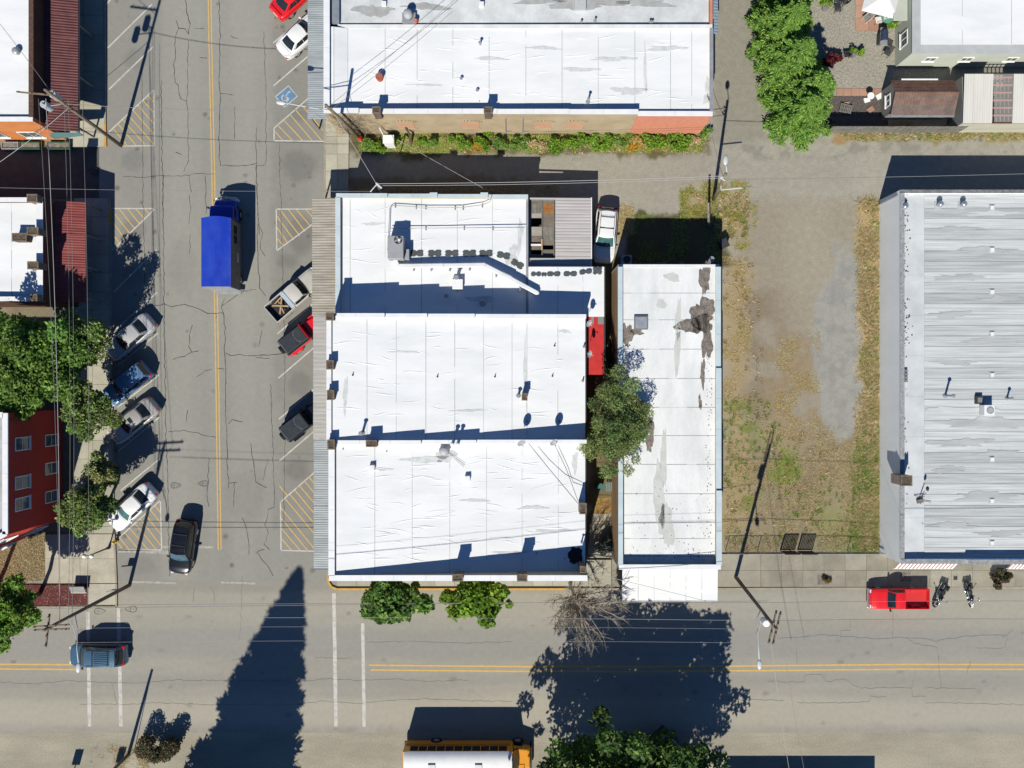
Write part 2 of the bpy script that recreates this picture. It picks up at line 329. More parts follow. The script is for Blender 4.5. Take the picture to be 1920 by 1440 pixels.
# --- alley and vacant lot: one fine sheet with soil colours and one painted shadow area
def lot_colours(px, py):
    n1 = fbm(px/22, py/22, 0.35, 1); n2 = fbm(px/22, py/22, 1.1, 5); n3 = fbm(px/22, py/22, 0.12, 9)
    col = np.zeros(px.shape+(3,)); base = np.array(S(168,164,150)); col[:] = base
    col *= (0.90 + 0.20*n3)[..., None]
    def lay(c, m):
        nonlocal col
        m = np.clip(m, 0, 1)[..., None]; col = col*(1-m) + np.array(S(*c))*m
    jx = px + (n1-.5)*46; jy = py + (n2-.5)*34 + (n1-.5)*30
    band = lambda x0, x1, y0, y1, s=10: sm(x0-s, x0+s, jx)*(1-sm(x1-s, x1+s, jx))*sm(y0-s, y0+s, jy)*(1-sm(y1-s, y1+s, jy))
    lay((150,146,132), band(1335,1440,-200,262,10)*0.8)
    lay((158,149,131), band(1372,1645,372,1045,26)*0.9)
    lay((138,124,104), band(1400,1540,540,800,40)*sm(.4,.62,n1)*0.8); lay((128,118,102), band(1460,1620,800,1010,30)*sm(.48,.6,n2)*.7)
    lay((152,138,108), band(1355,1645,800,1036,40)*0.8)
    lay((136,124,102), band(1440,1610,830,1000,30)*sm(.45,.6,n2)*0.7); lay((150,152,96), band(1360,1480,820,1000,30)*sm(.5,.62,n1)*.6); lay((142,150,86), band(1530,1620,940,1036,24)*.6)
    lay((166,146,110), band(1440,1545,640,960,24)*sm(.42,.58,n1)*0.5)
    lay((172,164,146), band(1470,1560,380,640,34)*.6); e = ((jx-1580)/56)**2 + ((jy-650)/196)**2; lay((164,163,156), (1-sm(.72,1.12,e))*0.9)
    lay((140,141,137), (1-sm(.6,1.15,e))*sm(.45,.7,n2)*0.5)
    lay((182,160,116), band(1612,1652,372,1040,9))
    lay((116,134,58), band(1604,1642,860,1036,12)*0.8)
    lay((172,152,114), band(1352,1402,486,1000,16)*0.75); lay((118,130,60), band(1356,1420,760,960,16)*sm(.45,.6,n2)*0.8)
    lay((170,152,108), band(1290,1408,352,452,14)*0.8)
    e = ((px-1472)/26)**2 + ((py-880)/30)**2; lay((138,144,80), (1-sm(.2,1.6,e+(n2-.5)*2.2+(n1-.5)*1.5))*.6)
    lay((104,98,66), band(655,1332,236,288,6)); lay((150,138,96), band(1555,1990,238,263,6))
    lay((176,140,100), band(1555,1660,242,262,6)*0.7)
    lay((122,112,84), band(1096,1175,470,1040,5)); lay((94,90,62), band(1172,1360,398,500,6))  # passage soil; greenish soil with the long building's shadow darkened into it
    lay((166,150,98), band(1150,1188,385,440,6)*0.8)
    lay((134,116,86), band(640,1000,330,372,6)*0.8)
    lay((158,152,138), band(700,1600,285,350,14)*0.35*n1*1.6)
    lay((120,118,108), (band(660,1900,268,300,8))*sm(.5,.65,n2)*0.45)
    return col
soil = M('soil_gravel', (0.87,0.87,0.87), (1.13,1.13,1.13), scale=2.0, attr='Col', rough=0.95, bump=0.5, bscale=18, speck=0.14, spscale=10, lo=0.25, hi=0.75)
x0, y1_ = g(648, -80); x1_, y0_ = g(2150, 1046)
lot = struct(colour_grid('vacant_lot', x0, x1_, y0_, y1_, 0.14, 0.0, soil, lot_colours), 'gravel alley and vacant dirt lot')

# --- pavements: joint bed with single concrete slabs
unit = MB().box(-.5,.5,-.5,.5,0,1)
def sidewalk(name, label, c, nx, ny, tones=slab_tones, h=0.12):
    """c: four px corners (left-top, right-top, right-bottom, left-bottom)"""
    P = [Vector((*g(*q), 0)) for q in c]
    base = struct(MB().prism([(p.x,p.y) for p in P][::-1], -0.015, h-0.025).build(name, concrete_d), label)
    gap = 0.012
    for i in range(nx):
        for j in range(ny):
            def q(u, v):
                a = P[0].lerp(P[1], u); b = P[3].lerp(P[2], u); return a.lerp(b, v)
            u0, u1, v0, v1 = i/nx, (i+1)/nx, j/ny, (j+1)/ny
            cc = [q(u0,v0), q(u1,v0), q(u1,v1), q(u0,v1)]; m = sum(cc, Vector())/4
            dz = random.uniform(-0.004, 0.004)
            pts = []
            for k in cc:
                d = (m-k); pts.append(k + d.normalized()*gap*1.4)
            hx = [(p.x,p.y,h-0.024) for p in pts[::-1]] + [(p.x,p.y,h+dz) for p in pts[::-1]]
            MB().hexa(hx).build('slab', random.choice(tones), base)
    return base
def kerb(parent, pts, w=0.16, h=0.13, mat=kerbm, piece=2.4, name='kerb'):
    for a, b in zip(pts[:-1], pts[1:]):
        A = Vector((*g(*a),0)); B = Vector((*g(*b),0)); d = B-A; n = max(1, round(d.length/piece)); t = d.normalized(); nn = Vector((-t.y,t.x,0))*w/2
        for k in range(n):
            p = A + d*(k/n) + t*0.006; q = A + d*((k+1)/n) - t*0.006
            MB().hexa([p-nn,q-nn,q+nn,p+nn]+[v+Vector((0,0,h)) for v in (p-nn,q-nn,q+nn,p+nn)]).build(name, mat, parent)
sw = sidewalk('sidewalk_left_top', 'shaded concrete sidewalk beside the orange building', [(120,-40),(195,-40),(197,276),(120,276)], 2, 9); kerb(sw, [(196,-40),(198,232)])
kerb(sw, [(198,232),(199,276)], mat=yellowkerb, name='kerb')
sw = sidewalk('sidewalk_left_middle', 'shaded concrete sidewalk beside the red awning', [(140,372),(205,372),(213,1000),(140,1000)], 2, 18); kerb(sw, [(206,372),(207,395)]); kerb(sw, [(207,395),(207,420)], mat=yellowkerb); kerb(sw, [(207,420),(214,1000)])
plaza_tones = [M('plaza_%d'%i, S(184+d,178+d,160+d), S(198+d,192+d,173+d), scale=0.7, c3=S(164+d,158+d,140+d), scale3=0.6, f3=0.7, rough=0.9, bump=0.2, bscale=20, speck=0.1, spscale=10) for i,d in enumerate((0,6))]
sw = sidewalk('sidewalk_corner', 'sunlit concrete corner plaza by the red building', [(86,1001),(215,1001),(218,1093),(86,1093)], 2, 2, plaza_tones); kerb(sw, [(215,1001),(219,1093)])
sw2 = sidewalk('sidewalk_corner_tip', 'concrete strip beside the bark bed at the corner', [(168,1094),(218,1094),(218,1134),(168,1134)], 1, 1, plaza_tones); kerb(sw2, [(219,1094),(219,1138)]); kerb(sw2, [(219,1138),(-60,1138)])
sw = sidewalk('sidewalk_right', 'pale concrete sidewalk under the canopies of the white roofed buildings', [(609,-40),(657,-40),(648,1080),(616,1080)], 2, 34); kerb(sw, [(608,-40),(610,360),(615,1080)])
sw = sidewalk('sidewalk_south', 'concrete sidewalk in front of the street maples', [(632,1049),(1146,1049),(1146,1098),(632,1098)], 14, 2)
kerb(sw, [(615,1080),(617,1092),(622,1100),(632,1104),(720,1104),(1060,1104)], mat=yellowkerb, h=0.14); kerb(sw, [(1060,1104),(1146,1104)])
sw = sidewalk('sidewalk_east', 'concrete sidewalk along the vacant lot and striped awnings', [(1147,1038),(2100,1038),(2100,1100),(1147,1100)], 24, 2, [M('slab_e%d' % i, S(160+d,154+d,138+d), S(174+d,168+d,151+d), scale=0.9, c3=S(142+d,137+d,122+d), scale3=0.5, f3=0.6, rough=0.9, speck=0.08, spscale=10) for i, d in enumerate((-7,0,7))]); kerb(sw, [(1147,1104),(2100,1101)])

# --- bark bed at the corner
barkm = M('red_bark', S(120,68,66), S(92,50,52), scale=5, rough=0.95, bump=0.8, bscale=20, speck=0.3, spscale=8)
bx0, by1 = g(-40,1096); bx1, by0 = g(164,1135)
bed = struct(MB().box(bx0,bx1,by0,by1,-0.01,0.1).build('bark_bed', barkm), 'dark red bark bed at the street corner')
N = 5000; c = np.stack([RNG.uniform(bx0,bx1,N), RNG.uniform(by0,by1,N), np.full(N,0.108)],-1); a = RNG.uniform(0,6.28,N); s = RNG.uniform(.02,.055,N)
dx = np.stack([np.cos(a)*s, np.sin(a)*s, RNG.uniform(-.01,.02,N)],-1); dy = np.stack([-np.sin(a)*s*.45, np.cos(a)*s*.45, RNG.uniform(-.008,.01,N)],-1)
v = np.stack([c-dx-dy, c+dx-dy, c+dx+dy, c-dx+dy],1).reshape(-1,3)
pal = np.array([S(130,74,70), S(104,58,58), S(150,96,84), S(90,50,50), S(186,160,130)]); cc = np.repeat(pal[RNG.choice(5,N,p=[.35,.3,.18,.13,.04])],4,0)
leafchip = M('chips', (0.9,)*3, (1.1,)*3, scale=8, attr='Col', rough=0.95)
fastmesh('bark_chips', v, 4, leafchip, bed, cc, 'stuff')

# --- backyard surfaces
gravelm = M('pea_gravel', S(172,168,154), S(150,146,134), scale=6, c3=S(186,176,160), scale3=0.6, f3=0.4, rough=0.95, bump=1.0, bscale=14, speck=0.3, spscale=7)
yard = struct(MB().sheet(pp((1520,-200),(1760,-200),(1760,180),(1520,180)), 0.008).build('backyard_gravel', gravelm), 'pale pea gravel of the backyard')
dgravel = M('dark_gravel', S(112,104,98), S(88,82,78), scale=6, rough=0.95, bump=1.0, bscale=14, speck=0.3, spscale=7)
struct(MB().sheet(pp((1540,180),(1665,180),(1665,236),(1540,236)), 0.008).build('dark_gravel_strip', dgravel), 'dark gravel strip behind the plank fence')
terra = [M('terracotta_%d'%i, S(196+d,156+d,132+d), S(182+d,142+d,120+d), scale=1.2, rough=0.9, speck=0.08) for i,d in enumerate((-8,0,6))]
for (a,b,c_,d,nx,ny,nm,lb) in ((1603,1654,-60,58,2,5,'paver_patio','terracotta paver patio under the white parasol'),(1568,1668,166,180,7,1,'paver_path','narrow terracotta paver path beside the dark gravel')):
    X0,Y1 = g(a,c_); X1,Y0 = g(b,d)
    base = struct(MB().box(X0,X1,Y0,Y1,0.0,0.02).build(nm, concrete_d), lb)
    for i in range(nx):
        for j in range(ny):
            w = (X1-X0)/nx; h = (Y1-Y0)/ny
            MB().box(X0+i*w+.012, X0+(i+1)*w-.012, Y0+j*h+.012, Y0+(j+1)*h-.012, 0.021, 0.04+random.uniform(-.004,.004)).build('paver', random.choice(terra), base)

# --- road markings
def mark(a, b, w, mat=white_paint, parent=street, name='parking_line', z=0.010, seg=None):
    A = Vector((*g(*a),0)); B = Vector((*g(*b),0)); t = (B-A).normalized(); n = Vector((-t.y,t.x,0))*(w/22/2)
    L = (B-A).length; k = max(2, int(L/0.5)); mb = MB(); 
    le = []; ri = []
    for i in range(k+1):
        p = A.lerp(B, i/k); le.append(p+n*random.uniform(.86,1.06)); ri.append(p-n*random.uniform(.86,1.06))
    for i in range(k):
        mb.add([(ri[i].x,ri[i].y,z),(ri[i+1].x,ri[i+1].y,z),(le[i+1].x,le[i+1].y,z),(le[i].x,le[i].y,z)], [(0,1,2,3)])
    return mb.build(name, mat, parent)
for a, b in (((198,10),(212,-6)),((202,90),(285,8)),((204,168),(287,88)),((213,548),(294,468)),((218,617),(295,548)),((222,684),(296,625)),((220,764),(298,703)),((222,846),(299,782)),((226,920),(301,859)),
             ((512,81),(590,16)),((513,161),(600,86)),((520,626),(612,548)),((522,709),(614,630)),((523,786),(614,708)),((524,864),(615,786)),((512,4),(560,-36))):
    mark(a, b, 2.6)
def hatch(outl, stripes):
    for a, b in outl: mark(a, b, 2.4, name='hatch_border')
    for a, b in stripes: mark(a, b, 1.9, yellow_paint, name='hatch_stripe', z=0.009)
hatch([((204,248),(289,168)),((289,168),(289,273)),((289,273),(224,274))],
      [((277,179),(288,191)),((268,188),(288,211)),((258,197),(288,231)),((249,206),(288,251)),((239,214),(288,270)),((230,224),(272,271)),((221,232),(255,272)),((213,242),(238,272))])
hatch([((207,391),(291,391)),((291,391),(210,470))], [((271,392),(280,401)),((255,392),(271,410)),((240,392),(262,420)),((224,392),(252,428)),((211,396),(243,437)),((211,416),(233,446)),((211,438),(224,456))])
hatch([((221,1010),(301,938)),((301,938),(303,1030)),((222,1031),(303,1031))],
      [((291,948),(301,961)),((282,956),(301,980)),((272,964),(301,1001)),((263,973),(301,1022)),((253,981),(293,1030)),((243,990),(277,1030)),((234,999),(260,1030)),((224,1008),(242,1030)),((221,1018),(229,1028))])
hatch([((514,240),(604,162)),((514,240),(514,264)),((514,264),(608,265))],
      [((516,247),(530,263)),((522,236),(548,263)),((533,226),(567,263)),((545,216),(585,263)),((555,207),(603,263)),((566,197),(606,245)),((577,187),(606,222))])
hatch([((518,392),(606,392)),((518,392),(519,470)),((519,470),(606,406))],
      [((584,393),(604,410)),((574,393),(594,416)),((556,393),(583,425)),((541,393),(572,434)),((525,393),(562,442)),((519,405),(551,450)),((519,426),(540,456)),((519,446),(531,460))])
hatch([((525,942),(612,866)),((526,942),(527,1032)),((527,1032),(612,1034))],
      [((526,951),(592,1032)),((526,970),(577,1032)),((527,990),(563,1032)),((527,1009),(547,1032)),((534,934),(612,1028)),((543,926),(612,1009)),((552,918),(612,990)),((561,910),(612,970)),((571,902),(612,952)),((580,895),(612,934)),((524,911),(540,930))])
for off in (-2.6, 2.6):
    pts = [(393,-30),(394,60),(397,200),(400,330),(402,450),(405,560),(408,740),(410,900),(412,1031)]
    for a, b in zip(pts[:-1], pts[1:]): mark((a[0]+off,a[1]), (b[0]+off,b[1]), 2.1, yellow_paint, name='centre_line')
for a, b, w in (((626,1112),(630,1362),7.0),((680,1168),(683,1363),6.5),((165,1147),(168,1362),7.0),((222,1140),(227,1362),7.0)): mark(a,b,w,name='crosswalk_line',parent=main_road)
faded = M('road_paint_faded', S(200,197,188), S(160,158,150), scale=4, rough=0.8, lo=0.35, hi=0.6)
for a, b, w in (((222,1033),(330,1036),6),((305,1025),(400,1026),5),((246,1091),(330,1093),4),((415,1092),(480,1094),4)): mark(a,b,w,faded,name='stop_bar', parent=street if a[1]<1080 else main_road)
for y in (1245,1254):
    pts = [(-60,y),(141,y+1)]; mark(pts[0],pts[1],3.0,yellow_paint,name='centre_line',parent=main_road)
for k,y in enumerate((1247,1256)):
    pts = [(692+k*3,y),(960,y+2.5),(1200,y+3),(1450,y+1),(1700,y-1.5),(2060,y-1)]
    for a,b in zip(pts[:-1],pts[1:]): mark(a,b,3.0,yellow_paint,name='centre_line',parent=main_road)
# accessible bay marking
hs = empty('tmp', 0,0); bpy.data.objects.remove(hs)
cx, cy = g(537,181); rt = Matrix.Rotation(R(-50),4,'Z')
def flat(poly, z, ang=R(40)):
    ca, sa = math.cos(ang), math.sin(ang); return [(cx+x*ca-y*sa, cy+x*sa+y*ca) for x,y in poly]
mb = MB()
for a,b in (((-.75,-.62),(.75,-.54)),((-.75,.54),(.75,.62))): mb.sheet(flat([(a[0],a[1]),(b[0],a[1]),(b[0],b[1]),(a[0],b[1])],0), 0.010)
for a,b in (((-.75,-.53),(-.68,.53)),((.68,-.53),(.75,.53))): mb.sheet(flat([(a[0],a[1]),(b[0],a[1]),(b[0],b[1]),(a[0],b[1])],0), 0.010)
bay = MB().sheet(flat([(-.67,-.53),(.67,-.53),(.67,.53),(-.67,.53)],0), 0.009).build('accessible_bay_panel', blue_paint, street)
mb.build('bay_border', white_paint, bay)
sym = MB()
ring = [(-.18+.30*math.cos(t), .30*math.sin(t)) for t in np.linspace(R(60),R(330),16)]; rin = [(-.18+.21*math.cos(t), .21*math.sin(t)) for t in np.linspace(R(60),R(330),16)]
for i in range(15): sym.sheet(flat([rin[i],ring[i],ring[i+1],rin[i+1]],0), 0.013)
for q in ([(-.10,.04),(.36,.10),(.36,.18),(-.10,.12)], [(-.12,-.04),(.10,-.0),(.10,.05),(-.12,.03)], [(-.14,-.12),(-.06,-.12),(-.06,.12),(-.14,.12)], [(.0,-.3),(.07,-.3),(.02,.02),(-.06,.0)], [(-.32,-.42),(.05,-.34),(.05,-.28),(-.32,-.35)]): sym.sheet(flat(q,0), 0.0135)
th = np.linspace(0,6.283,13)[:-1]; sym.sheet(flat([(.45+.09*math.cos(t), .14+.09*math.sin(t)) for t in th],0), 0.013)
sym.build('wheelchair_symbol', white_paint, bay)

# --- cracks and seams (wear with a shape of its own)
cracks = {street: [
 [(347,0),(352,30),(357,45),(353,65),(346,55),(336,52),(330,38)], [(336,52),(330,62),(328,85),(328,110),(326,120),(329,155),(335,160),(338,185),(350,190)], [(353,75),(352,110),(352,160),(351,190),(353,240),(354,300),(345,322)],
 [(410,0),(413,60),(412,110),(410,160),(413,178),(411,240),(411,295),(413,310),(440,312),(480,307)], [(414,175),(437,178)], [(231,330),(265,333),(310,329),(340,330),(370,326),(402,326)], [(354,328),(359,360)],
 [(355,365),(357,395),(354,420)], [(385,330),(386,370),(387,400)], [(357,440),(355,475)], [(306,330),(306,400)], [(266,120),(267,270),(268,360),(269,400),(271,530)], [(302,150),(304,300),(306,400),(308,600),(311,800),(314,900),(318,1080)],
 [(282,574),(308,571),(322,575),(345,571),(360,575),(378,582),(390,588),(420,587)], [(419,590),(422,615),(421,660),(423,690),(424,720)], [(420,561),(415,575),(419,590)], [(415,575),(428,566),(446,552)], [(438,546),(440,548),(480,543)], [(424,663),(432,668),(450,665),(480,668),(540,662)],
 [(360,610),(356,630),(355,650),(359,660),(372,658)], [(359,660),(345,668),(325,674)], [(370,706),(385,695),(397,693)], [(408,690),(420,692)], [(423,720),(422,760),(424,800),(426,850),(427,895),(430,905),(445,905)], [(427,795),(436,787),(455,791)], [(315,809),(345,807),(370,811),(385,818),(405,820)], [(392,858),(390,900),(389,930),(392,950)], [(352,770),(350,790)], [(430,905),(428,915)],
 [(480,240),(482,360),(484,420),(492,438),(487,465),(497,480)], [(484,420),(482,450),(484,500),(487,520),(486,540),(498,555)], [(495,60),(498,150),(499,260),(498,308),(481,312),(480,340),(487,440)], [(523,265),(525,330),(528,420),(531,530),(534,700),(534,860),(532,990)], [(507,720),(512,850),(515,950),(503,955),(500,975),(497,985),(503,1000),(496,1020),(505,1030)], [(503,860),(493,900)], [(490,620),(485,650)], [(480,670),(505,672)], [(496,1030),(482,1035),(500,1060),(512,1080)], [(470,830),(480,905),(500,915)], [(440,200),(440,260)], [(330,285),(341,290)], [(432,68),(447,72)], [(365,52),(383,53)], [(375,108),(388,109)], [(455,970),(465,1000),(467,1040)], [(440,905),(438,950)]],
 main_road: [
 [(0,1279),(60,1283),(120,1276),(240,1281),(330,1275),(420,1276),(480,1276),(560,1278),(620,1273),(680,1276),(740,1273),(800,1278),(880,1275)], [(150,1320),(230,1321),(300,1318),(400,1321),(470,1321),(560,1321),(600,1315),(680,1320),(720,1313),(800,1310),(880,1314),(960,1315)], [(690,1204),(780,1202),(860,1206),(960,1203)], [(590,1232),(620,1234),(660,1233)], [(435,1238),(460,1232)],
 [(1460,1197),(1500,1195),(1540,1190),(1580,1193),(1640,1197),(1700,1195),(1740,1198),(1755,1202),(1800,1194),(1850,1190),(1890,1191),(1900,1181)], [(1890,1191),(1885,1213),(1860,1216),(1830,1214)], [(1575,1195),(1578,1183),(1594,1181),(1594,1160)], [(1492,1215),(1494,1245)], [(1674,1120),(1674,1195)], [(1440,1278),(1508,1279),(1510,1265),(1540,1265),(1550,1278),(1583,1273),(1600,1285),(1615,1290),(1700,1290),(1708,1290),(1715,1270),(1716,1258)], [(1708,1290),(1712,1305),(1735,1306)], [(1735,1290),(1800,1291),(1830,1292)], [(1759,1230),(1761,1260),(1764,1290)], [(1821,1238),(1813,1263)], [(1495,1318),(1560,1318),(1630,1316),(1634,1306),(1662,1307)], [(1735,1317),(1800,1318),(1920,1321)], [(1700,1198),(1715,1206),(1757,1214),(1760,1235)], [(455,1080),(452,1110),(452,1180),(448,1200)], [(395,1098),(403,1120),(402,1135)], [(365,1100),(362,1130)], [(480,1200),(530,1204)], [(1300,1310),(1380,1312),(1470,1313)], [(210,1280),(219,1320)]]}
for par, lst in cracks.items():
    mb = MB()
    for pl in lst:
        pts = []
        for a, b in zip(pl[:-1], pl[1:]):
            n = max(1, int(math.dist(a,b)/7))
            for k in range(n): pts.append((a[0]+(b[0]-a[0])*k/n + random.uniform(-1.3,1.3), a[1]+(b[1]-a[1])*k/n + random.uniform(-1.3,1.3)))
        pts.append(pl[-1]); W = [Vector((*g(*p),0)) for p in pts]; wb = random.uniform(.8,1.35)
        if par is main_road: wb *= 0.6
        for i in range(len(W)-1):
            t = (W[i+1]-W[i]); 
            if t.length < 1e-4: continue
            t.normalize(); n = Vector((-t.y,t.x,0)); w0 = .016*wb*random.uniform(.6,1.6); w1 = .016*wb*random.uniform(.6,1.6); e = t*.01
            mb.sheet([((W[i]-n*w0-e).x,(W[i]-n*w0-e).y),((W[i+1]-n*w1+e).x,(W[i+1]-n*w1+e).y),((W[i+1]+n*w1+e).x,(W[i+1]+n*w1+e).y),((W[i]+n*w0-e).x,(W[i]+n*w0-e).y)], 0.0125+0.0002*(i%3))
    mb.build('crack', crackm if par is street else M('crack_faint', S(112,109,102), S(128,125,116), scale=2, rough=.95), par, kind='stuff')
# manholes
for px, py, par in ((178,322,street),):
    MB().cyl((*g(px,py),0.121),(*g(px,py),0.128),.35,n=20).build('manhole_cover', dark_metal, par)
# ================================================================ BUILDINGS
def wall(root, A, B, prof, mat, th=0.25, ctr=(0,0), z0=0.0, coping=None, cw=0.05, ch=0.035, piece=2.6, name='wall'):
    A = Vector((A[0],A[1],0)); B = Vector((B[0],B[1],0)); d = B-A; t = d.normalized(); n = Vector((-t.y,t.x,0))
    if n.dot(Vector((ctr[0],ctr[1],0))-A) < 0: n = -n
    if isinstance(prof, (int,float)): prof = [(0,prof),(1,prof)]
    mb = MB(); segs = [(a,b) for a,b in zip(prof[:-1],prof[1:]) if b[0]-a[0] > 1e-5]
    def hx(mb, t0, z_0, t1, z_1, zb0, zb1, o0, o1, e0=0, e1=0):
        p = A+d*t0 - t*e0; q = A+d*t1 + t*e1
        pts = [p+n*o0, q+n*o0, q+n*o1, p+n*o1]; zb = [zb0,zb1,zb1,zb0]; zt = [z_0,z_1,z_1,z_0]
        if (q-p).cross(n).z < 0: pts = [pts[1],pts[0],pts[3],pts[2]]; zb = [zb1,zb0,zb0,zb1]; zt = [z_1,z_0,z_0,z_1]
        mb.hexa([(v.x,v.y,z) for v,z in zip(pts,zb)] + [(v.x,v.y,z) for v,z in zip(pts,zt)])
    for a, b in segs: hx(mb, a[0],a[1],b[0],b[1], z0, z0, 0, th)
    w = mb.build(name, mat, root)
    if coping:
        for a, b in segs:
            L = d.length*(b[0]-a[0]); k = max(1, round(L/piece))
            for i in range(k):
                u0, u1 = i/k, (i+1)/k; ta = a[0]+(b[0]-a[0])*u0; tb = a[0]+(b[0]-a[0])*u1
                za = a[1]+(b[1]-a[1])*u0; zb_ = a[1]+(b[1]-a[1])*u1; c = MB()
                hx(c, ta, za+ch, tb, zb_+ch, za+0.002, zb_+0.002, -cw, th+cw, -0.006, -0.006)
                c.build('coping', coping, w)
    return w
def strips(root, edges, lo, hi, zf, mat, axis='x', name='roof_sheet', th=0.04, lap=0.012, mats=None):
    """roof sheets running across; edges along axis, from lo to hi on the other"""
    for i, (a, b) in enumerate(zip(edges[:-1], edges[1:])):
        mb = MB()
        if axis == 'x':
            pts = [(a,lo),(b,lo),(b,hi),(a,hi)]
        else:
            pts = [(lo,a),(hi,a),(hi,b),(lo,b)]
        zz = []
        for k, (x, y) in enumerate(pts):
            l = lap if ((axis=='x' and x == b) or (axis=='y' and y == b)) else 0
            zz.append(zf(x,y)+l)
        mb.hexa([(x,y,z-th) for (x,y),z in zip(pts,zz)] + [(x,y,z) for (x,y),z in zip(pts,zz)])
        o = mb.build(name, mats[i % len(mats)] if mats else mat, root)
        if i and mat in (roofwhite, roofwhite2, roofgrey):
            w_ = random.uniform(.012,.022); q = MB(); m_ = 10
            for k in range(m_):
                u0 = lo+(hi-lo)*k/m_; u1 = lo+(hi-lo)*(k+1)/m_
                if random.random() < .12: continue
                if axis == 'x': q.hexa([(a-w_,u0,zf(a,u0)-.0),(a+w_,u0,zf(a,u0)),(a+w_,u1,zf(a,u1)),(a-w_,u1,zf(a,u1)),(a-w_,u0,zf(a,u0)+.016),(a+w_,u0,zf(a,u0)+.016),(a+w_,u1,zf(a,u1)+.016),(a-w_,u1,zf(a,u1)+.016)])
                else: q.hexa([(u0,a-w_,zf(u0,a)),(u1,a-w_,zf(u1,a)),(u1,a+w_,zf(u1,a)),(u0,a+w_,zf(u0,a)),(u0,a-w_,zf(u0,a)+.016),(u1,a-w_,zf(u1,a)+.016),(u1,a+w_,zf(u1,a)+.016),(u0,a+w_,zf(u0,a)+.016)])
            q.build('seam', seam_white, o)
def window(root, c, n, w, h, frame=white_trim, glass=glass_win, bars=(1,0), depth=0.06, sill=True):
    """window on a vertical wall; c centre on the wall face, n outward normal (2d)"""
    n = Vector((n[0],n[1],0)).normalized(); t = Vector((-n.y,n.x,0)); c = Vector(c); up = Vector((0,0,1)); f = 0.07
    def bar(mb, u0,u1,v0,v1,d0,d1):
        P = [c+t*u+up*v+n*dd for dd in (d0,d1) for (u,v) in ((u0,v0),(u1,v0),(u1,v1),(u0,v1))]; mb.hexa(P)
    mb = MB()
    bar(mb,-w/2,w/2,-h/2,-h/2+f,0.002,depth); bar(mb,-w/2,w/2,h/2-f,h/2,0.002,depth)
    bar(mb,-w/2,-w/2+f,-h/2+f,h/2-f,0.002,depth-.003); bar(mb,w/2-f,w/2,-h/2+f,h/2-f,0.002,depth-.003)
    for i in range(bars[0]):
        u = -w/2+w*(i+1)/(bars[0]+1); bar(mb,u-.025,u+.025,-h/2+f,h/2-f,0.004,depth-.012)
    for i in range(bars[1]):
        v = -h/2+h*(i+1)/(bars[1]+1); bar(mb,-w/2+f,w/2-f,v-.025,v+.025,0.005,depth-.016)
    o = mb.build('window', frame, root)
    m2 = MB(); bar(m2,-w/2+f,w/2-f,-h/2+f,h/2-f,0.003,0.018); m2.build('pane', glass, o)
    if sill:
        m3 = MB(); bar(m3,-w/2-.06,w/2+.06,-h/2-.07,-h/2-.004,0.002,depth+.06); m3.build('sill', frame, o)
    return o
def corrugated(mb, x0, x1, y0, y1, zf, pitch=0.2, amp=0.018, along='x', th=0.03):
    """ribbed sheet; ribs run along given axis"""
    if along == 'x':
        k = max(2, int(abs(y1-y0)/pitch*4)); ys = [y0+(y1-y0)*i/k for i in range(k+1)]
        for i in range(k):
            za = amp if i%4 in (1,2) else -amp*0; zb = amp if (i+1)%4 in (1,2) else 0
            mb.hexa([(x0,ys[i],zf(x0,ys[i])-th),(x1,ys[i],zf(x1,ys[i])-th),(x1,ys[i+1],zf(x1,ys[i+1])-th),(x0,ys[i+1],zf(x0,ys[i+1])-th),
                     (x0,ys[i],zf(x0,ys[i])+za),(x1,ys[i],zf(x1,ys[i])+za),(x1,ys[i+1],zf(x1,ys[i+1])+zb),(x0,ys[i+1],zf(x0,ys[i+1])+zb)] )
    else:
        k = max(2, int(abs(x1-x0)/pitch*4)); xs = [x0+(x1-x0)*i/k for i in range(k+1)]
        for i in range(k):
            za = amp if i%4 in (1,2) else 0; zb = amp if (i+1)%4 in (1,2) else 0
            mb.hexa([(xs[i],y0,zf(xs[i],y0)-th),(xs[i+1],y0,zf(xs[i+1],y0)-th),(xs[i+1],y1,zf(xs[i+1],y1)-th),(xs[i],y1,zf(xs[i],y1)-th),
                     (xs[i],y0,zf(xs[i],y0)+za),(xs[i+1],y0,zf(xs[i+1],y0)+zb),(xs[i+1],y1,zf(xs[i+1],y1)+zb),(xs[i],y1,zf(xs[i],y1)+za)])
    return mb
def canopy(root, x0, x1, y0, y1, zf, mats, n, along='x', pitch=0.2, amp=0.018, name='canopy_sheet', posts=True, gap=0.01):
    dy = (y1-y0)/n
    for i in range(n):
        mb = corrugated(MB(), x0, x1, y0+i*dy+gap/2, y0+(i+1)*dy-gap/2, (lambda x,y,o=random.uniform(-.006,.006): zf(x,y)+o), pitch, amp, along)
        mb.build(name, mats[i % len(mats)], root)
    f = MB(); f.box(x0+.02,x0+.1,y0+.05,y1-.05,zf(x0,y0)-.22,zf(x0,y0)-.035); f.build('fascia', wood_grey, root)
    for i in range(max(2,int((y1-y0)/3.2))+1) if posts else []:
        y = y0+.15+(y1-y0-.3)*i/max(2,int((y1-y0)/3.2)); MB().box(x0+.12,x0+.24,y-.06,y+.06,0.1,zf(x0,y)-.04).build('post', wood_grey, root)
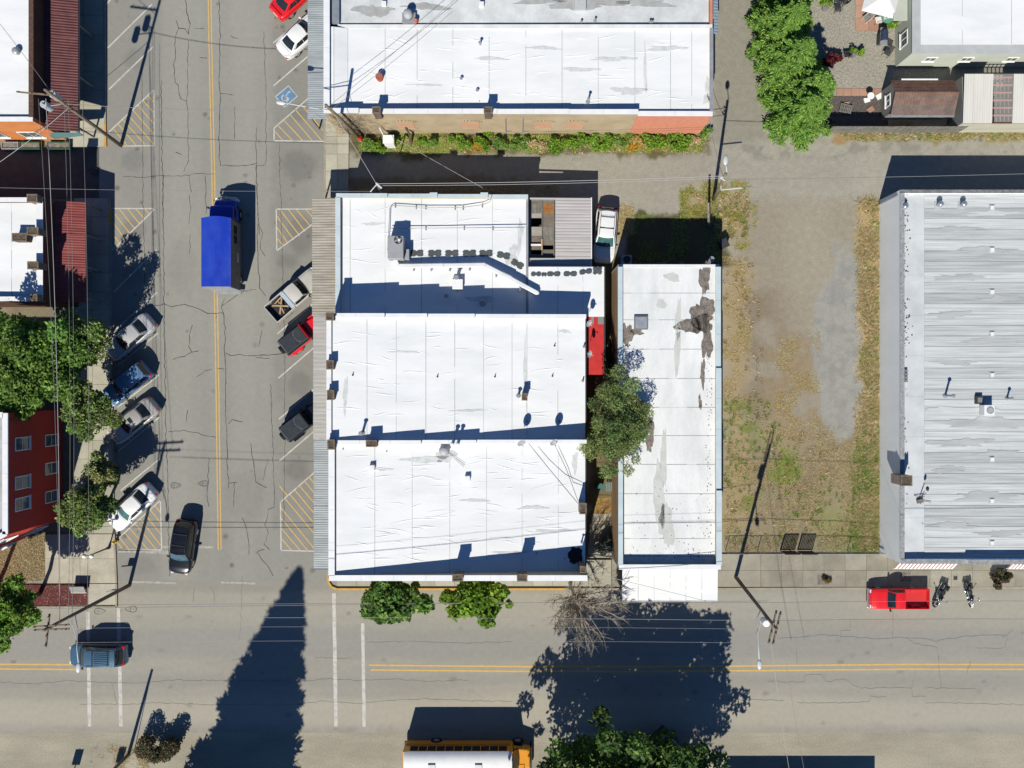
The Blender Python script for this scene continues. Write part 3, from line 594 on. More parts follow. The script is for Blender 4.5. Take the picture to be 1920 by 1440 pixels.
def vent_pipe(root, px, py, z, r=.06, h=.35, mat=galv, cap=True, name='vent_pipe'):
    x, y = g(px,py,z+h/2); mb = MB().cyl((x,y,z-.05),(x,y,z+h),r,n=10)
    if cap: mb.cyl((x,y,z+h+.03),(x,y,z+h+.08),r*1.7,r*1.2,n=10)
    mb.cyl((x,y,z-.02),(x,y,z+.03),r*2.2,r*1.8,n=12)
    return mb.build(name, mat, root, smooth=False)
def chimney(root, px0, px1, py0, py1, z0, z1, mat=brick_dark, flue=False):
    a = g(px0,py1,z1); b = g(px1,py0,z1)
    mb = MB().box(a[0],b[0],a[1],b[1],z0,z1); o = mb.build('chimney', mat, root)
    m2 = MB(); t=.06; m2.box(a[0]-.04,b[0]+.04,a[1]-.04,a[1]+t,z1+.001,z1+.08).box(a[0]-.04,b[0]+.04,b[1]-t,b[1]+.04,z1+.001,z1+.08).box(a[0]-.04,a[0]+t,a[1]+t,b[1]-t,z1+.001,z1+.075).box(b[0]-t,b[0]+.04,a[1]+t,b[1]-t,z1+.001,z1+.075)
    m2.build('chimney_cap', M('chimney_cap', S(140,128,112), S(100,88,76), scale=4, rough=0.95, bump=0.5), o)
    MB().box(a[0]+t,b[0]-t,a[1]+t,b[1]-t,z1-.02,z1+.035).build('chimney_fill', M('mossy_brick', S(104,88,74), S(70,62,52), scale=7, rough=.95, bump=.6, c3=S(130,120,100), scale3=5, f3=.6), o)
    if flue: MB().box(a[0]+t+.04,b[0]-t-.04,a[1]+t+.04,b[1]-t-.04,z1+.001,z1+.03).build('flue', black, o)
    return o
seam_white = M('roof_seam_grey', S(196,201,203), S(170,175,177), scale=2, rough=.8)
def linspace(a,b,n): return [a+(b-a)*i/n for i in range(n+1)]

# ---------------- centre block: three white roofed shops in a row
ZW = 6.6
x2w = g(613,0,ZW)[0]; x2e = 5.82; y2n = g(0,588,ZW)[1]; y2s = g(0,826,ZW)[1]; y3s = g(0,1088,ZW)[1]; x3w = g(617,0,ZW)[0]
x1w = g(630,0,4.5)[0]; x1e = g(990,0,3.7)[0]; y1n = g(0,364,4.4)[1]
# north shop (lower)
b1 = thing('shop_building', 'low white roofed shop with the rooftop air conditioner and duct', 'building', (x1w+x1e)/2, (y1n+y2n)/2)
c1 = ((x1w+x1e)/2,(y1n+y2n)/2)
z1 = lambda x,y: 4.15 - (x-x1w)/(x1e-x1w)*0.62
def seg_steps(xs_px, z, xa, xb, zref=4.4):
    pr = []; ts = [0]+[(g(p,0,zref)[0]-xa)/(xb-xa) for p in xs_px]+[1]
    for i in range(len(ts)-1): pr += [(ts[i], z[i]), (ts[i+1], z[i])]
    return pr
wall(b1, (x1w,y1n), (x1e,y1n), seg_steps((727,820,915),(4.5,4.36,4.22,4.08),x1w,x1e), wall_cream, ctr=c1, coping=copingm, cw=.04)
wall(b1, (x1w,y2n), (x1w,y1n-.25), 4.5, wall_cream, th=.3, ctr=c1, coping=copingm, cw=.05)
wall(b1, (x1e,y2n+.01), (x1e,y1n-.25), 3.60, wall_cream, th=.14, ctr=c1, coping=galv, cw=.02)
e1 = [x1w+.3]+[g(p,0,4.0)[0] for p in (657,722,790,857,923)]+[x1e-.14]
strips(b1, e1, y2n+.005, y1n-.25, z1, roofwhite)
MB().box(x1w+.25,x1e-.14,y2n+.01,y1n-.3,3.0,3.3).build('deck', wall_grey, b1)
for px,py,h,r in ((980,292,0,0),) : pass
vent_pipe(b1, 905,568, 3.7, r=.14, h=.3, mat=galv); vent_pipe(b1, 837,555, 3.75, r=.1,h=.15)
for px in (820,915):   # parapet caps
    x,y = g(px-7,366,4.6); MB().box(x-.3,x+.3,y-.2,y+.2,4.62,4.68).build('parapet_cap', copingm, b1)
canopy(b1, g(585,0,3.25)[0], x1w-.02, y2n+.1, g(0,371,3.25)[1], lambda x,y: 3.2+.08*(x-x1w+2.2)/2.2, [corr_tan], 9, pitch=.22)
# rear wing + lean-to + red strip
xwe = g(1133,0,3.75)[0]; ywn = g(0,500,3.75)[1]
b1w = thing('rear_wing', 'small white flat roofed rear wing with a row of grey pads', 'building', (x1e+xwe)/2, (ywn+y2n)/2); cw_ = ((x1e+xwe)/2,(ywn+y2n)/2)
MB().box(x1e+.01,xwe-.02,y2n-.6,ywn-.02,0,3.6).build('wall', wall_grey, b1w)
strips(b1w, [x1e+.03]+[g(1046,0,3.75)[0],g(1093,0,3.75)[0]]+[xwe], y2n+.005, ywn, lambda x,y: 3.72-(x-x1e)*.012, roofwhite)
MB().box(xwe,xwe+.1,y2n-4.9,ywn+.02,3.45,3.62).build('gutter', dark_metal, b1w)
strips(b1w, [5.86, 6.4, 6.95, xwe-.02], 0.75, y2n-.003, lambda x,y: 3.66-(x-x1e)*.012, redroof, lap=.01)
MB().box(5.84,xwe-.03,0.78,y2n-.62,0,3.5).build('wall', wall_red, b1w)
shed = thing('lean_to_shed', 'grey corrugated lean-to shed with missing roof sheets', 'shed', 3.9, 12.4)
sx0,sx1 = x1e+.06, g(1108,0,3.0)[0]; sy0,sy1 = ywn+.03, g(0,371,3.0)[1]
zs = lambda x,y: 3.08-(x-sx0)*.03
ox0,ox1 = g(993,0,3.0)[0], g(1041,0,3.0)[0]; oy0,oy1 = g(0,484,3.0)[1], g(0,374,3.0)[1]
shedm = M('shed_roof', S(206,201,198), S(192,187,184), scale=1.2, c3=S(178,172,168), scale3=1.4, f3=0.5, rough=0.65, stretch=(.3,3,1))
n = 5; dy = (sy1-sy0)/n
for i in range(n):
    a,b = sy0+i*dy+.004, sy0+(i+1)*dy-.004
    corrugated(MB(), ox1, sx1, a, b, lambda x,y,o=random.uniform(0,.012): zs(x,y)+o, .25, .015).build('roof_sheet', shedm, shed)
corrugated(MB(), sx0, ox1-.01, sy0, oy0, zs, .25, .015).build('roof_sheet', shedm, shed)
corrugated(MB(), sx0, ox1-.01, oy1, sy1, zs, .25, .015).build('roof_sheet', shedm, shed)
MB().box(sx0,sx0+.1,sy0,sy1,0,2.9).box(sx1-.12,sx1-.02,sy0,sy1,0,2.75).box(sx0+.1,sx1-.12,sy1-.14,sy1-.03,0,2.8).build('wall', wall_grey, shed)
MB().box(sx1,sx1+.09,sy0-.1,sy1+.05,2.78,2.92).build('gutter', white_metal, shed)
yy = oy0
tones = [wood_grey, M('board_brown', S(140,128,116), S(120,110,100), scale=1.5, rough=.9), M('board_pale', S(186,178,170), S(168,160,150), scale=1.5, rough=.9), wood_orange]
for k, y in enumerate(linspace(oy0, oy1-.3, 12)):
    for h, (xa, xb) in enumerate(((ox0+.02,(ox0+ox1)/2-.03), ((ox0+ox1)/2+.0,ox1-.05))):
        if (k,h) in ((7,0),(8,0),(1,0),(2,1)): continue
        mt = tones[3] if (k,h) in ((10,1),(11,1)) else (tones[2] if (k,h) in ((6,0),(5,0),(9,0)) else random.choice(tones[:2]))
        MB().box(xa,xb,y,y+.39,2.55+.01*h-.012*(k%2),2.58+.01*h-.012*(k%2)).build('board', mt, shed)
for x in (ox0+.05,(ox0+ox1)/2-.05,ox1-.12): MB().box(x,x+.07,oy0-.1,oy1+.1,2.62,2.76).build('rafter', wood_grey, shed)
MB().box((ox0+ox1)/2-.1,(ox0+ox1)/2+.02,oy0+.7,oy0+1.6,2.77,2.83).build('loose_board', M('timber_new', S(206,176,148), S(190,158,130), scale=2, rough=.8), shed)
MB().box(ox0+.05,ox0+1.0,oy0+1.05,oy0+1.2,2.70,2.76).build('loose_board', white_trim, shed)
MB().box(sx0+.2,sx1-.2,sy0+.2,sy1-.2,0.01,0.04).build('floor', M('shed_floor', S(90,80,70), S(70,62,56), scale=2, rough=.95), shed)
# middle shop
b2 = thing('shop_building', 'middle white roofed shop with brick pilaster tops above the street canopy', 'building', (x2w+x2e)/2, (y2n+y2s)/2); c2 = ((x2w+x2e)/2,(y2n+y2s)/2)
zr = lambda x,y: 6.48 - max(0,(x-x2w))/(x2e-x2w)*1.72
def tx(p,z,a,b): return (g(p,0,z)[0]-a)/(b-a)
def stepprof(pxs, zs_, a, b):
    ts = [0]+[tx(p,6.4,a,b) for p in pxs]+[1]; pr = []
    for i in range(len(zs_)): pr += [(ts[i],zs_[i]),(ts[i+1],zs_[i])]
    return pr
wall(b2, (x2w,y2n), (x2e,y2n), stepprof((722,801,890),(6.62,6.38,6.14,5.9),x2w,x2e)[:-1]+[(1,5.6)], roofwhite, th=.28, ctr=c2, coping=copingw, cw=.03)
wall(b2, (x2w,y2s), (x2w,y2n-.28), 6.62, wall_cream, th=.32, ctr=c2, coping=copingw, cw=.03)
wall(b2, (x2e,y2s), (x2e,y2n-.28), 4.66, wall_grey, th=.1, ctr=c2, z0=0)
MB().box(x2e+.0,x2e+.1,y2s,y2n-.3,4.52,4.66).build('gutter', dark_metal, b2)
e2 = [x2w+.32]+[g(p,0,6.0)[0] for p in (689,743,798,852,906,960)]+[g(988,0,5.2)[0], g(1046,0,5.0)[0], x2e]
strips(b2, e2, y2s, y2n-.28, zr, roofwhite)
MB().box(x2w+.3,x2e-.1,y2s,y2n-.3,3.8,4.2).build('deck', wall_grey, b2)
for px0,px1,py0,py1 in ((612,625,587,600),(613,625,676,692),(614,626,732,749),(615,627,825,842)):
    chimney(b2, px0,px1,py0,py1, 6.2, 7.05)
chimney(b2, 687,706,826,837, 6.2, 7.1); 
chimney(b2, 979,988,738,750, 5.0, 6.0, M('chimney_pale', S(190,182,172), S(160,150,142), scale=4, rough=.9), True)
for px,py in ((661,703),(820,706),(928,706),(1040,648),(1036,705)): vent_pipe(b2, px, py, zr(g(px,py,6)[0],0), r=.04, h=.22, mat=dark_metal, cap=False)
for px,py,h in ((678,812,.9),(972,742,.5)): vent_pipe(b2, px, py, zr(g(px,py,6)[0],0), r=.1, h=h, mat=galv)
for px,py in ((988,790),(1048,790),(1095,650),(1093,714)): vent_pipe(b2, px, py, zr(g(px,py,5.2)[0],0), r=.06, h=.32, mat=galv, cap=False)
canopy(b2, g(587,0,3.25)[0], x2w-.02, y2s-.1, y2n+.08, lambda x,y: 3.2, [corr_lgrey], 15, pitch=.3, amp=.008, name='canopy_board')
# south shop
b3 = thing('shop_building', 'corner shop with wide white roof facing the street maples', 'building', (x3w+x2e)/2, (y2s+y3s)/2); c3_ = ((x3w+x2e)/2,(y2s+y3s)/2)
wall(b3, (x3w,y2s), (x2e,y2s), stepprof((790,893),(6.62,6.30,5.98),x3w,x2e), roofwhite, th=.26, ctr=c3_, coping=copingw, cw=.02, name='wall')
wall(b3, (x3w,y3s), (x2e,y3s), 6.62, wall_cream, th=.36, ctr=c3_, coping=copingw, cw=.04)
wall(b3, (x3w,y3s+.36), (x3w,y2s-.26), 6.62, wall_cream, th=.4, ctr=c3_, coping=copingw, cw=.04)
wall(b3, (x2e,y3s+.36), (x2e,y2s-.26), 4.62, wall_grey, th=.1, ctr=c3_)
MB().box(x2e+.0,x2e+.1,y3s+.4,y2s-.3,4.5,4.64).build('gutter', dark_metal, b3)
e3 = [x3w+.4]+[g(p,0,5.8)[0] for p in (704,773,843,912,979,1048)]+[x2e]
strips(b3, e3, y3s+.36, y2s-.26, lambda x,y: zr(x,y)-.04, roofwhite)
MB().box(x3w+.38,x2e-.1,y3s+.4,y2s-.3,3.8,4.2).build('deck', wall_grey, b3)
for px0,px1,py0,py1 in ((849,868,1077,1089),(970,988,1077,1089)): chimney(b3, px0,px1,py0,py1, 6.3, 7.35)
chimney(b3, 1087,1099,944,963, 4.3, 6.1, M('chimney_wood', S(150,140,130), S(110,102,96), scale=4, rough=.95)); chimney(b3, 1088,1098,1062,1073, 4.5, 6.75, brick_dark, False)
for px,py,w in ((699,876,.42),(876,898,.42)):
    x,y = g(px,py,6); zz = zr(x,0); o = MB().box(x-w/2,x+w/2,y-w/2,y+w/2,zz-.1,zz+.3).build('roof_curb', copingw, b3, bevel=.03)
for px,py in ((643,842),(725,846),(1006,1038),(1059,1047)): vent_pipe(b3, px,py, zr(g(px,py,6)[0],0)-.04, r=.025, h=.1, mat=dark_metal, cap=False)
vent_pipe(b3, 1091,1017, 4.75, r=.06, h=.5); 
canopy(b3, g(588,0,3.25)[0], x3w-.02, g(0,1069,3.25)[1], y2s-.12, lambda x,y: 3.2, [corr_grey], 8, pitch=.18, amp=.012)
# missing membrane with exposed dark felt at the SE corner of the roof
x,y = g(1079,1042,5.0); zz = zr(x,0); pts = []
for k in range(22):
    a = k/22*6.283; rr = .62*(1+random.uniform(-.18,.18)); pts.append((x+rr*math.cos(a)*1.0, y+rr*math.sin(a)*1.05))
MB().prism(pts, zz-.1, 0, ztop=lambda X,Y: zr(X,Y)-.04+.03).build('torn_felt_patch', M('felt_black', (.012,.013,.015), (.03,.03,.033), scale=5, rough=.9, bump=.6), b3)
# shop windows hidden below canopies
for bb, xw, ya, yb in ((b1,x1w,y2n,y1n),(b2,x2w,y2s,y2n),(b3,x3w,y3s,y2s)):
    n = 3
    for i in range(n): window(bb, (xw, ya+(yb-ya)*(i+.5)/n, 1.6), (-1,0), 2.2, 1.9, bars=(1,0), sill=False)
    MB().box(xw-.05,xw-.002,ya+(yb-ya)*.33-.5,ya+(yb-ya)*.33+.5,.12,2.3).build('door', wood_grey, bb)
for i in range(5): window(b3, (x3w+2.2+i*3.7, y3s, 1.7), (0,-1), 2.4, 2.0, bars=(1,0), sill=False)

# membrane wrinkles and dirt on the white roofs
def wrinkles(root, xr, yr, zf, n, seed, ang=0.0, L=(.6,2.6)):
    rr = random.Random(seed); mb = MB()
    for k in range(n):
        x = rr.uniform(*xr); y = rr.uniform(*yr); l = rr.uniform(*L); a = ang+rr.gauss(0,.16); cv = rr.uniform(-.12,.12); w0 = rr.uniform(.02,.05); pts = []
        for i in range(9):
            t = i/8-.5; X = x+l*t*math.cos(a)-cv*(4*t*t)*math.sin(a); Y = y+l*t*math.sin(a)+cv*(4*t*t)*math.cos(a); pts.append((X,Y))
        for i in range(8):
            (xa,ya),(xb,yb) = pts[i],pts[i+1]; ta = 1-abs(i/4-1); tb = 1-abs((i+1)/4-1); d_ = math.hypot(xb-xa,yb-ya); nx_,ny_ = -(yb-ya)/d_,(xb-xa)/d_; ha = .022*ta; hb = .022*tb; wa = w0*(.4+ta); wb_ = w0*(.4+tb)
            za = zf(xa,ya)+.014; zb = zf(xb,yb)+.014
            mb.add([(xa-nx_*wa,ya-ny_*wa,za-.006),(xb-nx_*wb_,yb-ny_*wb_,zb-.006),(xb,yb,zb+hb),(xa,ya,za+ha),(xa+nx_*wa,ya+ny_*wa,za-.006),(xb+nx_*wb_,yb+ny_*wb_,zb-.006)], [(0,1,2,3),(3,2,5,4)])
    mb.build('membrane_wrinkles', roofwhite, root, kind='stuff')
wrinkles(b3, (x3w+1.2,x2e-1.5), (y3s+1.2,y2s-1.0), lambda x,y: zr(x,y)-.04, 90, 3); wrinkles(b2, (x2w+1,x2e-1.5), (y2s+1.2,y2n-1.0), zr, 45, 4); wrinkles(b1, (x1w+1,x1e-1.5), (y2n+3.5,y1n-.8), z1, 24, 5)
dirtm = M('roof_dirt', (.56,.575,.57), (.44,.455,.45), scale=2.2, rough=.8)
def dirt(root, px, py, rx, ry, seed, z, zf):
    rr = random.Random(seed); ph = [rr.uniform(0,6.28) for _ in range(6)]; pts = []; c = g(px,py,z)
    for k in range(36):
        a = k/36*6.283; q = 1+.5*(.4*math.sin(2*a+ph[0])+.35*math.sin(3*a+ph[1])+.3*math.sin(5*a+ph[2])+.25*math.sin(8*a+ph[3])); pts.append((c[0]+rx/23.5*q*math.cos(a), c[1]+ry/23.5*q*math.sin(a)))
    MB().add([(x,y,zf(x,y)+.019) for x,y in pts], [tuple(range(36))]).build('dirt_stain', dirtm, root)
for a in ((800,862,34,7,1),(835,856,18,10,2),(1000,955,22,4,3),(1040,1000,30,3,4),(890,940,26,2.5,5),(1080,870,6,16,6),(720,880,14,2.5,7),(960,1040,26,3,8)): dirt(b3, *a, 6.0, lambda x,y: zr(x,y)-.04)
for a in ((985,700,3,60,11),(1060,620,10,3,12),(760,660,22,2,13),(880,770,26,2.5,14),(650,740,4,30,15)): dirt(b2, *a, 5.8, zr)
for a in ((960,480,10,24,21),(975,440,5,30,22),(700,420,20,2.5,23),(900,560,30,5,24)): dirt(b1, *a, 4.0, z1)
# ---------------- long building on the right of the block
ZD = 4.9; dx0 = g(1160,0,ZD)[0]; dx1 = g(1351,0,ZD)[0]; dyn = g(0,495,ZD)[1]; dys = g(0,1066,ZD)[1]
d = thing('long_building', 'long narrow building with stained white roof beside the vacant lot', 'building', (dx0+dx1)/2, (dyn+dys)/2); dc = ((dx0+dx1)/2,(dyn+dys)/2)
zd = lambda x,y: 4.38 + .10*(y-dys)/(dyn-dys)
wall(d, (dx0,dys), (dx1,dys), ZD+.12, wall_cream, th=.3, ctr=dc, coping=copingw, cw=.05)
wall(d, (dx0,dyn), (dx1,dyn), 4.52, wall_cream, th=.2, ctr=dc, coping=copingw, cw=.02)
wall_wood = M('wall_tan_board', S(196,164,126), S(170,138,104), scale=1.0, rough=.9, stretch=(1,.3,3))
wall(d, (dx0,dys+.3), (dx0,dyn-.2), [(0,ZD+.1),(.36,ZD+.1),(.36,4.78),(1,4.78)], wall_wood, th=.28, ctr=dc, coping=copingm, cw=.05)
wall(d, (dx1,dys+.3), (dx1,dyn-.2), [(0,ZD+.14),(.25,ZD+.14),(.25,ZD),(.66,ZD),(.66,ZD-.14),(1,ZD-.14)], wall_cream, th=.32, ctr=dc, coping=copingm, cw=.06)
ed = [dys+.3]+[g(0,p,4.4)[1] for p in (1043,1010,980,926,871,817,764,710,655,600,550)]+[dyn-.2]
strips(d, ed, dx0+.28, dx1-.32, zd, roofwhite2, axis='y')
MB().box(dx0+.26,dx1-.3,dys+.3,dyn-.2,3.5,3.9).build('deck', wall_grey, d)
# exposed aggregate where the coating has worn off
def blotch(cx_, cy_, rx, ry, seed, z=4.5, mat=rooftar, par=d, zf=zd, amp=.5):
    rr = random.Random(seed); ph = [rr.uniform(0,6.28) for _ in range(6)]; pts = []
    c = g(cx_,cy_,z)
    for k in range(40):
        a = k/40*6.283; q = 1 + amp*(.45*math.sin(2*a+ph[0])+.3*math.sin(3*a+ph[1])+.25*math.sin(5*a+ph[2])+.2*math.sin(9*a+ph[3])+.15*math.sin(13*a+ph[4]))
        pts.append((c[0]+rx/23.5*q*math.cos(a), c[1]+ry/23.5*q*math.sin(a)))
    pts = [(min(max(x,dx0+.3),dx1-.34) if par is d else x, y) for x,y in pts]
    mb = MB(); mb.prism(pts, 0, 0, ztop=lambda X,Y: zf(X,Y)+.020); nn = len(pts)
    mb.v = [(v[0],v[1],(zf(v[0],v[1])+.004 if i < nn else v[2])) for i,v in enumerate(mb.v)]
    return mb.build('worn_patch', mat, par)
for a in ((1322,520,9,34,1),(1316,590,22,30,2),(1306,608,28,20,21),(1326,640,8,40,3),(1176,628,9,24,4),(1193,622,14,5,5),(1318,700,5,22,6),(1210,800,14,22,7),(1218,830,6,20,8),(1313,755,3,14,9)): blotch(*a)
leafbits = M('roof_stain', S(218,221,215), S(204,208,202), scale=1.5, rough=.8)
for a in ((1236,930,10,60,11),(1250,985,14,40,12),(1245,860,5,60,13),(1272,600,5,40,14),(1270,660,6,40,15),(1240,570,8,10,16),(1260,520,14,8,17)): blotch(*a, mat=leafbits, amp=.35)
# debris specks along the gutters
deb = MB()
for k in range(160):
    px = random.choice((random.gauss(1330,4), random.uniform(1180,1340))); py = random.uniform(520,1046) if px > 1322 else random.choice((random.gauss(1040,6), random.uniform(900,1046)))
    px = min(max(px,1176),1334); py = min(py,1050); x,y = g(px,py,4.4); s = random.uniform(.02,.05); zz = zd(x,y)+.016; a = random.uniform(0,3)
    deb.obox((x,y,zz+.012),(s*2,s,.02),a)
deb.build('roof_debris', M('debris', (.05,.045,.04), (.09,.08,.07), scale=9, rough=.95), d, kind='stuff')
# skylight
x,y = g(1202,605,4.6); sk = MB().box(x-.55,x+.55,y-.55,y+.55,4.35,4.62).build('skylight', M('skylight_frame', S(130,134,138), rough=.5), d)
MB().box(x-.45,x+.45,y-.45,y+.45,4.622,4.66).build('pane', M('skylight_glass', S(170,176,182), S(150,158,166), scale=1.5, rough=.15, spec=.6), sk)
aw = MB(); ax0,ax1 = g(1167,0,3.1)[0], g(1346,0,3.1)[0]; ay0 = g(0,1126,3.0)[1]
strips(d, linspace(ax0,ax1,6), ay0, dys-.01, lambda x,y: 3.0+.12*(y-ay0)/(dys-ay0), roofwhite, name='awning_sheet', lap=.012)
MB().box(ax0,ax1,ay0-.05,ay0-.002,2.8,3.03).build('fascia', white_trim, d)
for x in (ax0+.15,(ax0+ax1)/2,ax1-.15): MB().box(x-.05,x+.05,ay0+.1,ay0+.2,.12,2.95).build('post', white_trim, d)
for i in range(4): window(d, (dx0+1.2+i*1.9, dys, 1.6), (0,-1), 1.4, 1.9, sill=False)
for i in range(5): window(d, (dx1, dys+2+i*5, 2.2), (1,0), 1.2, 1.0)

# ---------------- right building
ZE = 3.8; ex0 = g(1688,0,ZE)[0]; ex1 = ex0+22; eyn = g(0,356,ZE)[1]; eys = g(0,1056,ZE)[1]
e = thing('warehouse_building', 'wide flat building with streaked pale sheet roof at the right edge', 'building', ex0+8, (eyn+eys)/2); ec = (ex0+8,(eyn+eys)/2)
ze = lambda x,y: 3.42
wall(e, (ex0,eyn), (ex1,eyn), 3.72, wall_pale, th=.22, ctr=ec, coping=M('coping_dark', S(150,150,150), S(110,110,110), scale=3, rough=.9), cw=.03)
copg = M('coping_speckled', S(178,182,184), S(138,142,146), scale=5, rough=.85, bump=.3)
wall(e, (ex0,eys), (ex1,eys), [(0,3.84),(.24,3.84),(.24,4.05),(.5,4.05),(.5,3.95),(1,3.95)], wall_pale, th=.3, ctr=ec, coping=copg, cw=.04)
wall(e, (ex0,eys+.3), (ex0,eyn-.22), ZE, wall_pale, th=.3, ctr=ec, coping=copg, cw=.03)
xa = g(1733,0,3.4)[0]; xin = ex0+.3
strips(e, linspace(eys+.3, eyn-.22, 9), xin, xa, lambda x,y: 3.40-(x-xin)*.01, M('roof_smooth_band', S(226,231,232), S(214,219,221), scale=.7, c3=S(186,190,192), scale3=.5, f3=.5, rough=.6, bump=.1), axis='y', lap=.008)
ee = [eys+.3]; yb = g(0,1044,3.4)[1]
k = 0
while ee[-1] < eyn-.22-.85: ee.append(ee[-1]+.86+random.uniform(-.02,.02))
ee[-1] = eyn-.22
mset = [M('roof_sheet_%d'%i, S(224+d_,228+d_,228+d_), S(202+d_,207+d_,207+d_), scale=.5, c3=S(166+d_,171+d_,172+d_), scale3=1.1, f3=.7, rough=.6, bump=.15, bscale=4, stretch=(.22,8.0,1), speck=.03, spscale=7) for i,d_ in enumerate((-6,4,-12,8,-18))]
for i,(a,b) in enumerate(zip(ee[:-1],ee[1:])):
    mt = mset[1] if 2 < (b-eys) % 9 < 3 else random.choice(mset)
    MB().hexa([(xa+.003,a,3.3),(ex1,a,3.3),(ex1,b,3.3),(xa+.003,b,3.3),(xa+.003,a,3.40),(ex1,a,3.40),(ex1,b,3.425),(xa+.003,b,3.425)]).build('roof_sheet', mt, e)
for i,py in enumerate((389,468,547,626,703,861,939,1018)):
    x,y = g(1860,py,3.45); c_ = MB(); c_.box(x-.22,x+.22,y-.22,y+.22,3.38,3.46); o = c_.build('roof_curb', roofmetal, e); MB().box(x-.14,x+.14,y-.14,y+.14,3.461,3.52).build('curb_lid', white_metal, o)
# uneven weathering stains on the sheets
wth = M('roof_weathering', S(190,194,194), S(206,210,210), scale=1.6, rough=.7, c3=S(160,164,165), scale3=.8, f3=.6, stretch=(.4,3,1)); wth2 = M('roof_bright_coat', S(222,226,226), S(206,211,211), scale=1.4, rough=.6, stretch=(.4,3,1))
def estain(px, py, rx, ry, seed, mt):
    rr = random.Random(seed); ph = [rr.uniform(0,6.28) for _ in range(6)]; c = g(px,py,3.42); pts = []
    for k in range(44):
        a = k/44*6.283; q = 1+.5*(.4*math.sin(2*a+ph[0])+.35*math.sin(3*a+ph[1])+.3*math.sin(5*a+ph[2])+.3*math.sin(9*a+ph[3])+.2*math.sin(14*a+ph[4])); pts.append((max(xa+.02,c[0]+rx/23.2*q*math.cos(a)), c[1]+ry/23.2*q*math.sin(a)))
    MB().sheet(pts, 3.4275+.0006*(seed%7)).build('weather_stain', mt, e)
for k,(px,py,rx,ry,b_) in enumerate(((1790,430,46,5,0),(1850,470,50,6,0),(1800,520,40,6,0),(1880,560,40,5,0),(1780,590,36,6,0),(1860,640,60,5,0),(1790,680,40,4,0),(1850,792,70,10,0),(1800,830,50,8,0),(1880,850,40,6,0),(1780,880,30,6,0),(1850,930,60,7,0),(1790,985,36,6,0),(1880,1000,40,6,0),(1800,768,60,6,1),(1860,400,60,4,1))): estain(px,py,rx,ry,k+100,wth2 if b_ else wth)
# roof vents (turbine style)
for px,py in ((1696,387),(1762,383),(1806,383)):
    x,y = g(px,py,3.7); o = MB().cyl((x,y,3.38),(x,y,3.75),.17,n=12).build('roof_ventilator', galv, e); MB().ball((x,y,3.88),.24,12,8,(1,1,.75)).build('turbine', M('shiny_galv', S(210,220,228), S(170,184,196), scale=6, rough=.25, metal=.6), o, smooth=True)
    MB().box(x-.28,x+.28,y-.28,y+.28,3.37,3.45).build('flashing', roofmetal, o)
for px,py,h,r in ((1773,742,1.3,.09),(1889,747,.75,.08)):
    x,y = g(px,py,3.5); MB().cyl((x,y,3.35),(x,y,3.4+h),r,n=10).cyl((x,y,3.42+h),(x,y,3.5+h),r*1.8,r*1.2,n=10).cyl((x,y,3.4),(x,y,3.5),r*2.5,r*1.6,n=10).build('vent_pipe', galv, e)
chim = chimney(e, 1689,1709,892,910, 3.2, 4.9, M('chimney_pinkish', S(186,170,162), S(140,120,114), scale=5, rough=.95, bump=.4))
# rubble, bricks and leaf litter in the roof gutter
debr = MB()
for k in range(150):
    py = random.choice((random.uniform(360,520), random.uniform(560,640), random.uniform(640,1050))); px = 1692+abs(random.gauss(0,6)) + (py>880)*random.uniform(0,40)*(random.random()<.4); x,y = g(px,py,3.45); s = random.uniform(.02,.06)
    debr.obox((x+.05,y,3.43),(s*2,s*1.3,.04),random.uniform(0,3))
debr.build('roof_debris', M('leaf_litter', (.05,.04,.035), (.10,.085,.07), scale=6, rough=.95), e, kind='stuff')
for px,py,a,cm in ((1690,480,.3,wall_brick),(1688,552,1.5,wall_brick),(1688,562,1.4,wall_brick),(1690,466,.9,white_trim),(1690,530,.9,white_trim),(1688,435,1.57,white_trim)):
    x,y = g(px,py,3.5); MB().obox((x+.1,y,3.46),(.42,.2,.1),a).build('loose_brick', cm, e)
x,y = g(1695,705,3.5)
blk = MB()
for i in range(4):
    for j in range(2): blk.box(x-.25+j*.28,x-.02+j*.28,y-.5+i*.27,y-.5+i*.27+.2,3.40,3.62)
blk.build('block_grid', wall_grey, e)
# striped awnings on the front
red_s = M('awning_red_stripe', S(176,138,126), S(160,124,112), scale=3, rough=.8); wht_s = M('awning_white_stripe', (.75,.74,.72), rough=.8)
for pa, pb in ((1679,1791),(1893,1990)):
    xA,xB = g(pa,0,2.8)[0], g(pb,0,2.8)[0]; n = int((xB-xA)/.15); yt = eys-.01; yb_ = eys-.75
    fr = MB().box(xA,xB,yb_-.03,yb_,2.28,2.42).build('awning_frame', white_trim, e)
    w = (xB-xA)/n; sk = .5
    for k in range(n):
        a = xA+k*w
        MB().hexa([(a,yb_,2.38),(a+w,yb_,2.38),(a+w+.3,yt,2.95),(a+.3,yt,2.95),(a,yb_,2.42),(a+w,yb_,2.42),(a+w+.3,yt,2.99),(a+.3,yt,2.99)]).build('awning_stripe', (red_s,wht_s)[k%2], fr)
for i in range(3): window(e, (ex0+2.6+i*4.5, eys, 1.5), (0,-1), 2.6, 1.9, sill=False)
MB().cyl((ex0-.08,eyn-.4,0),(ex0-.08,eyn-.4,3.5),.05,n=8).build('downpipe', galv, e)

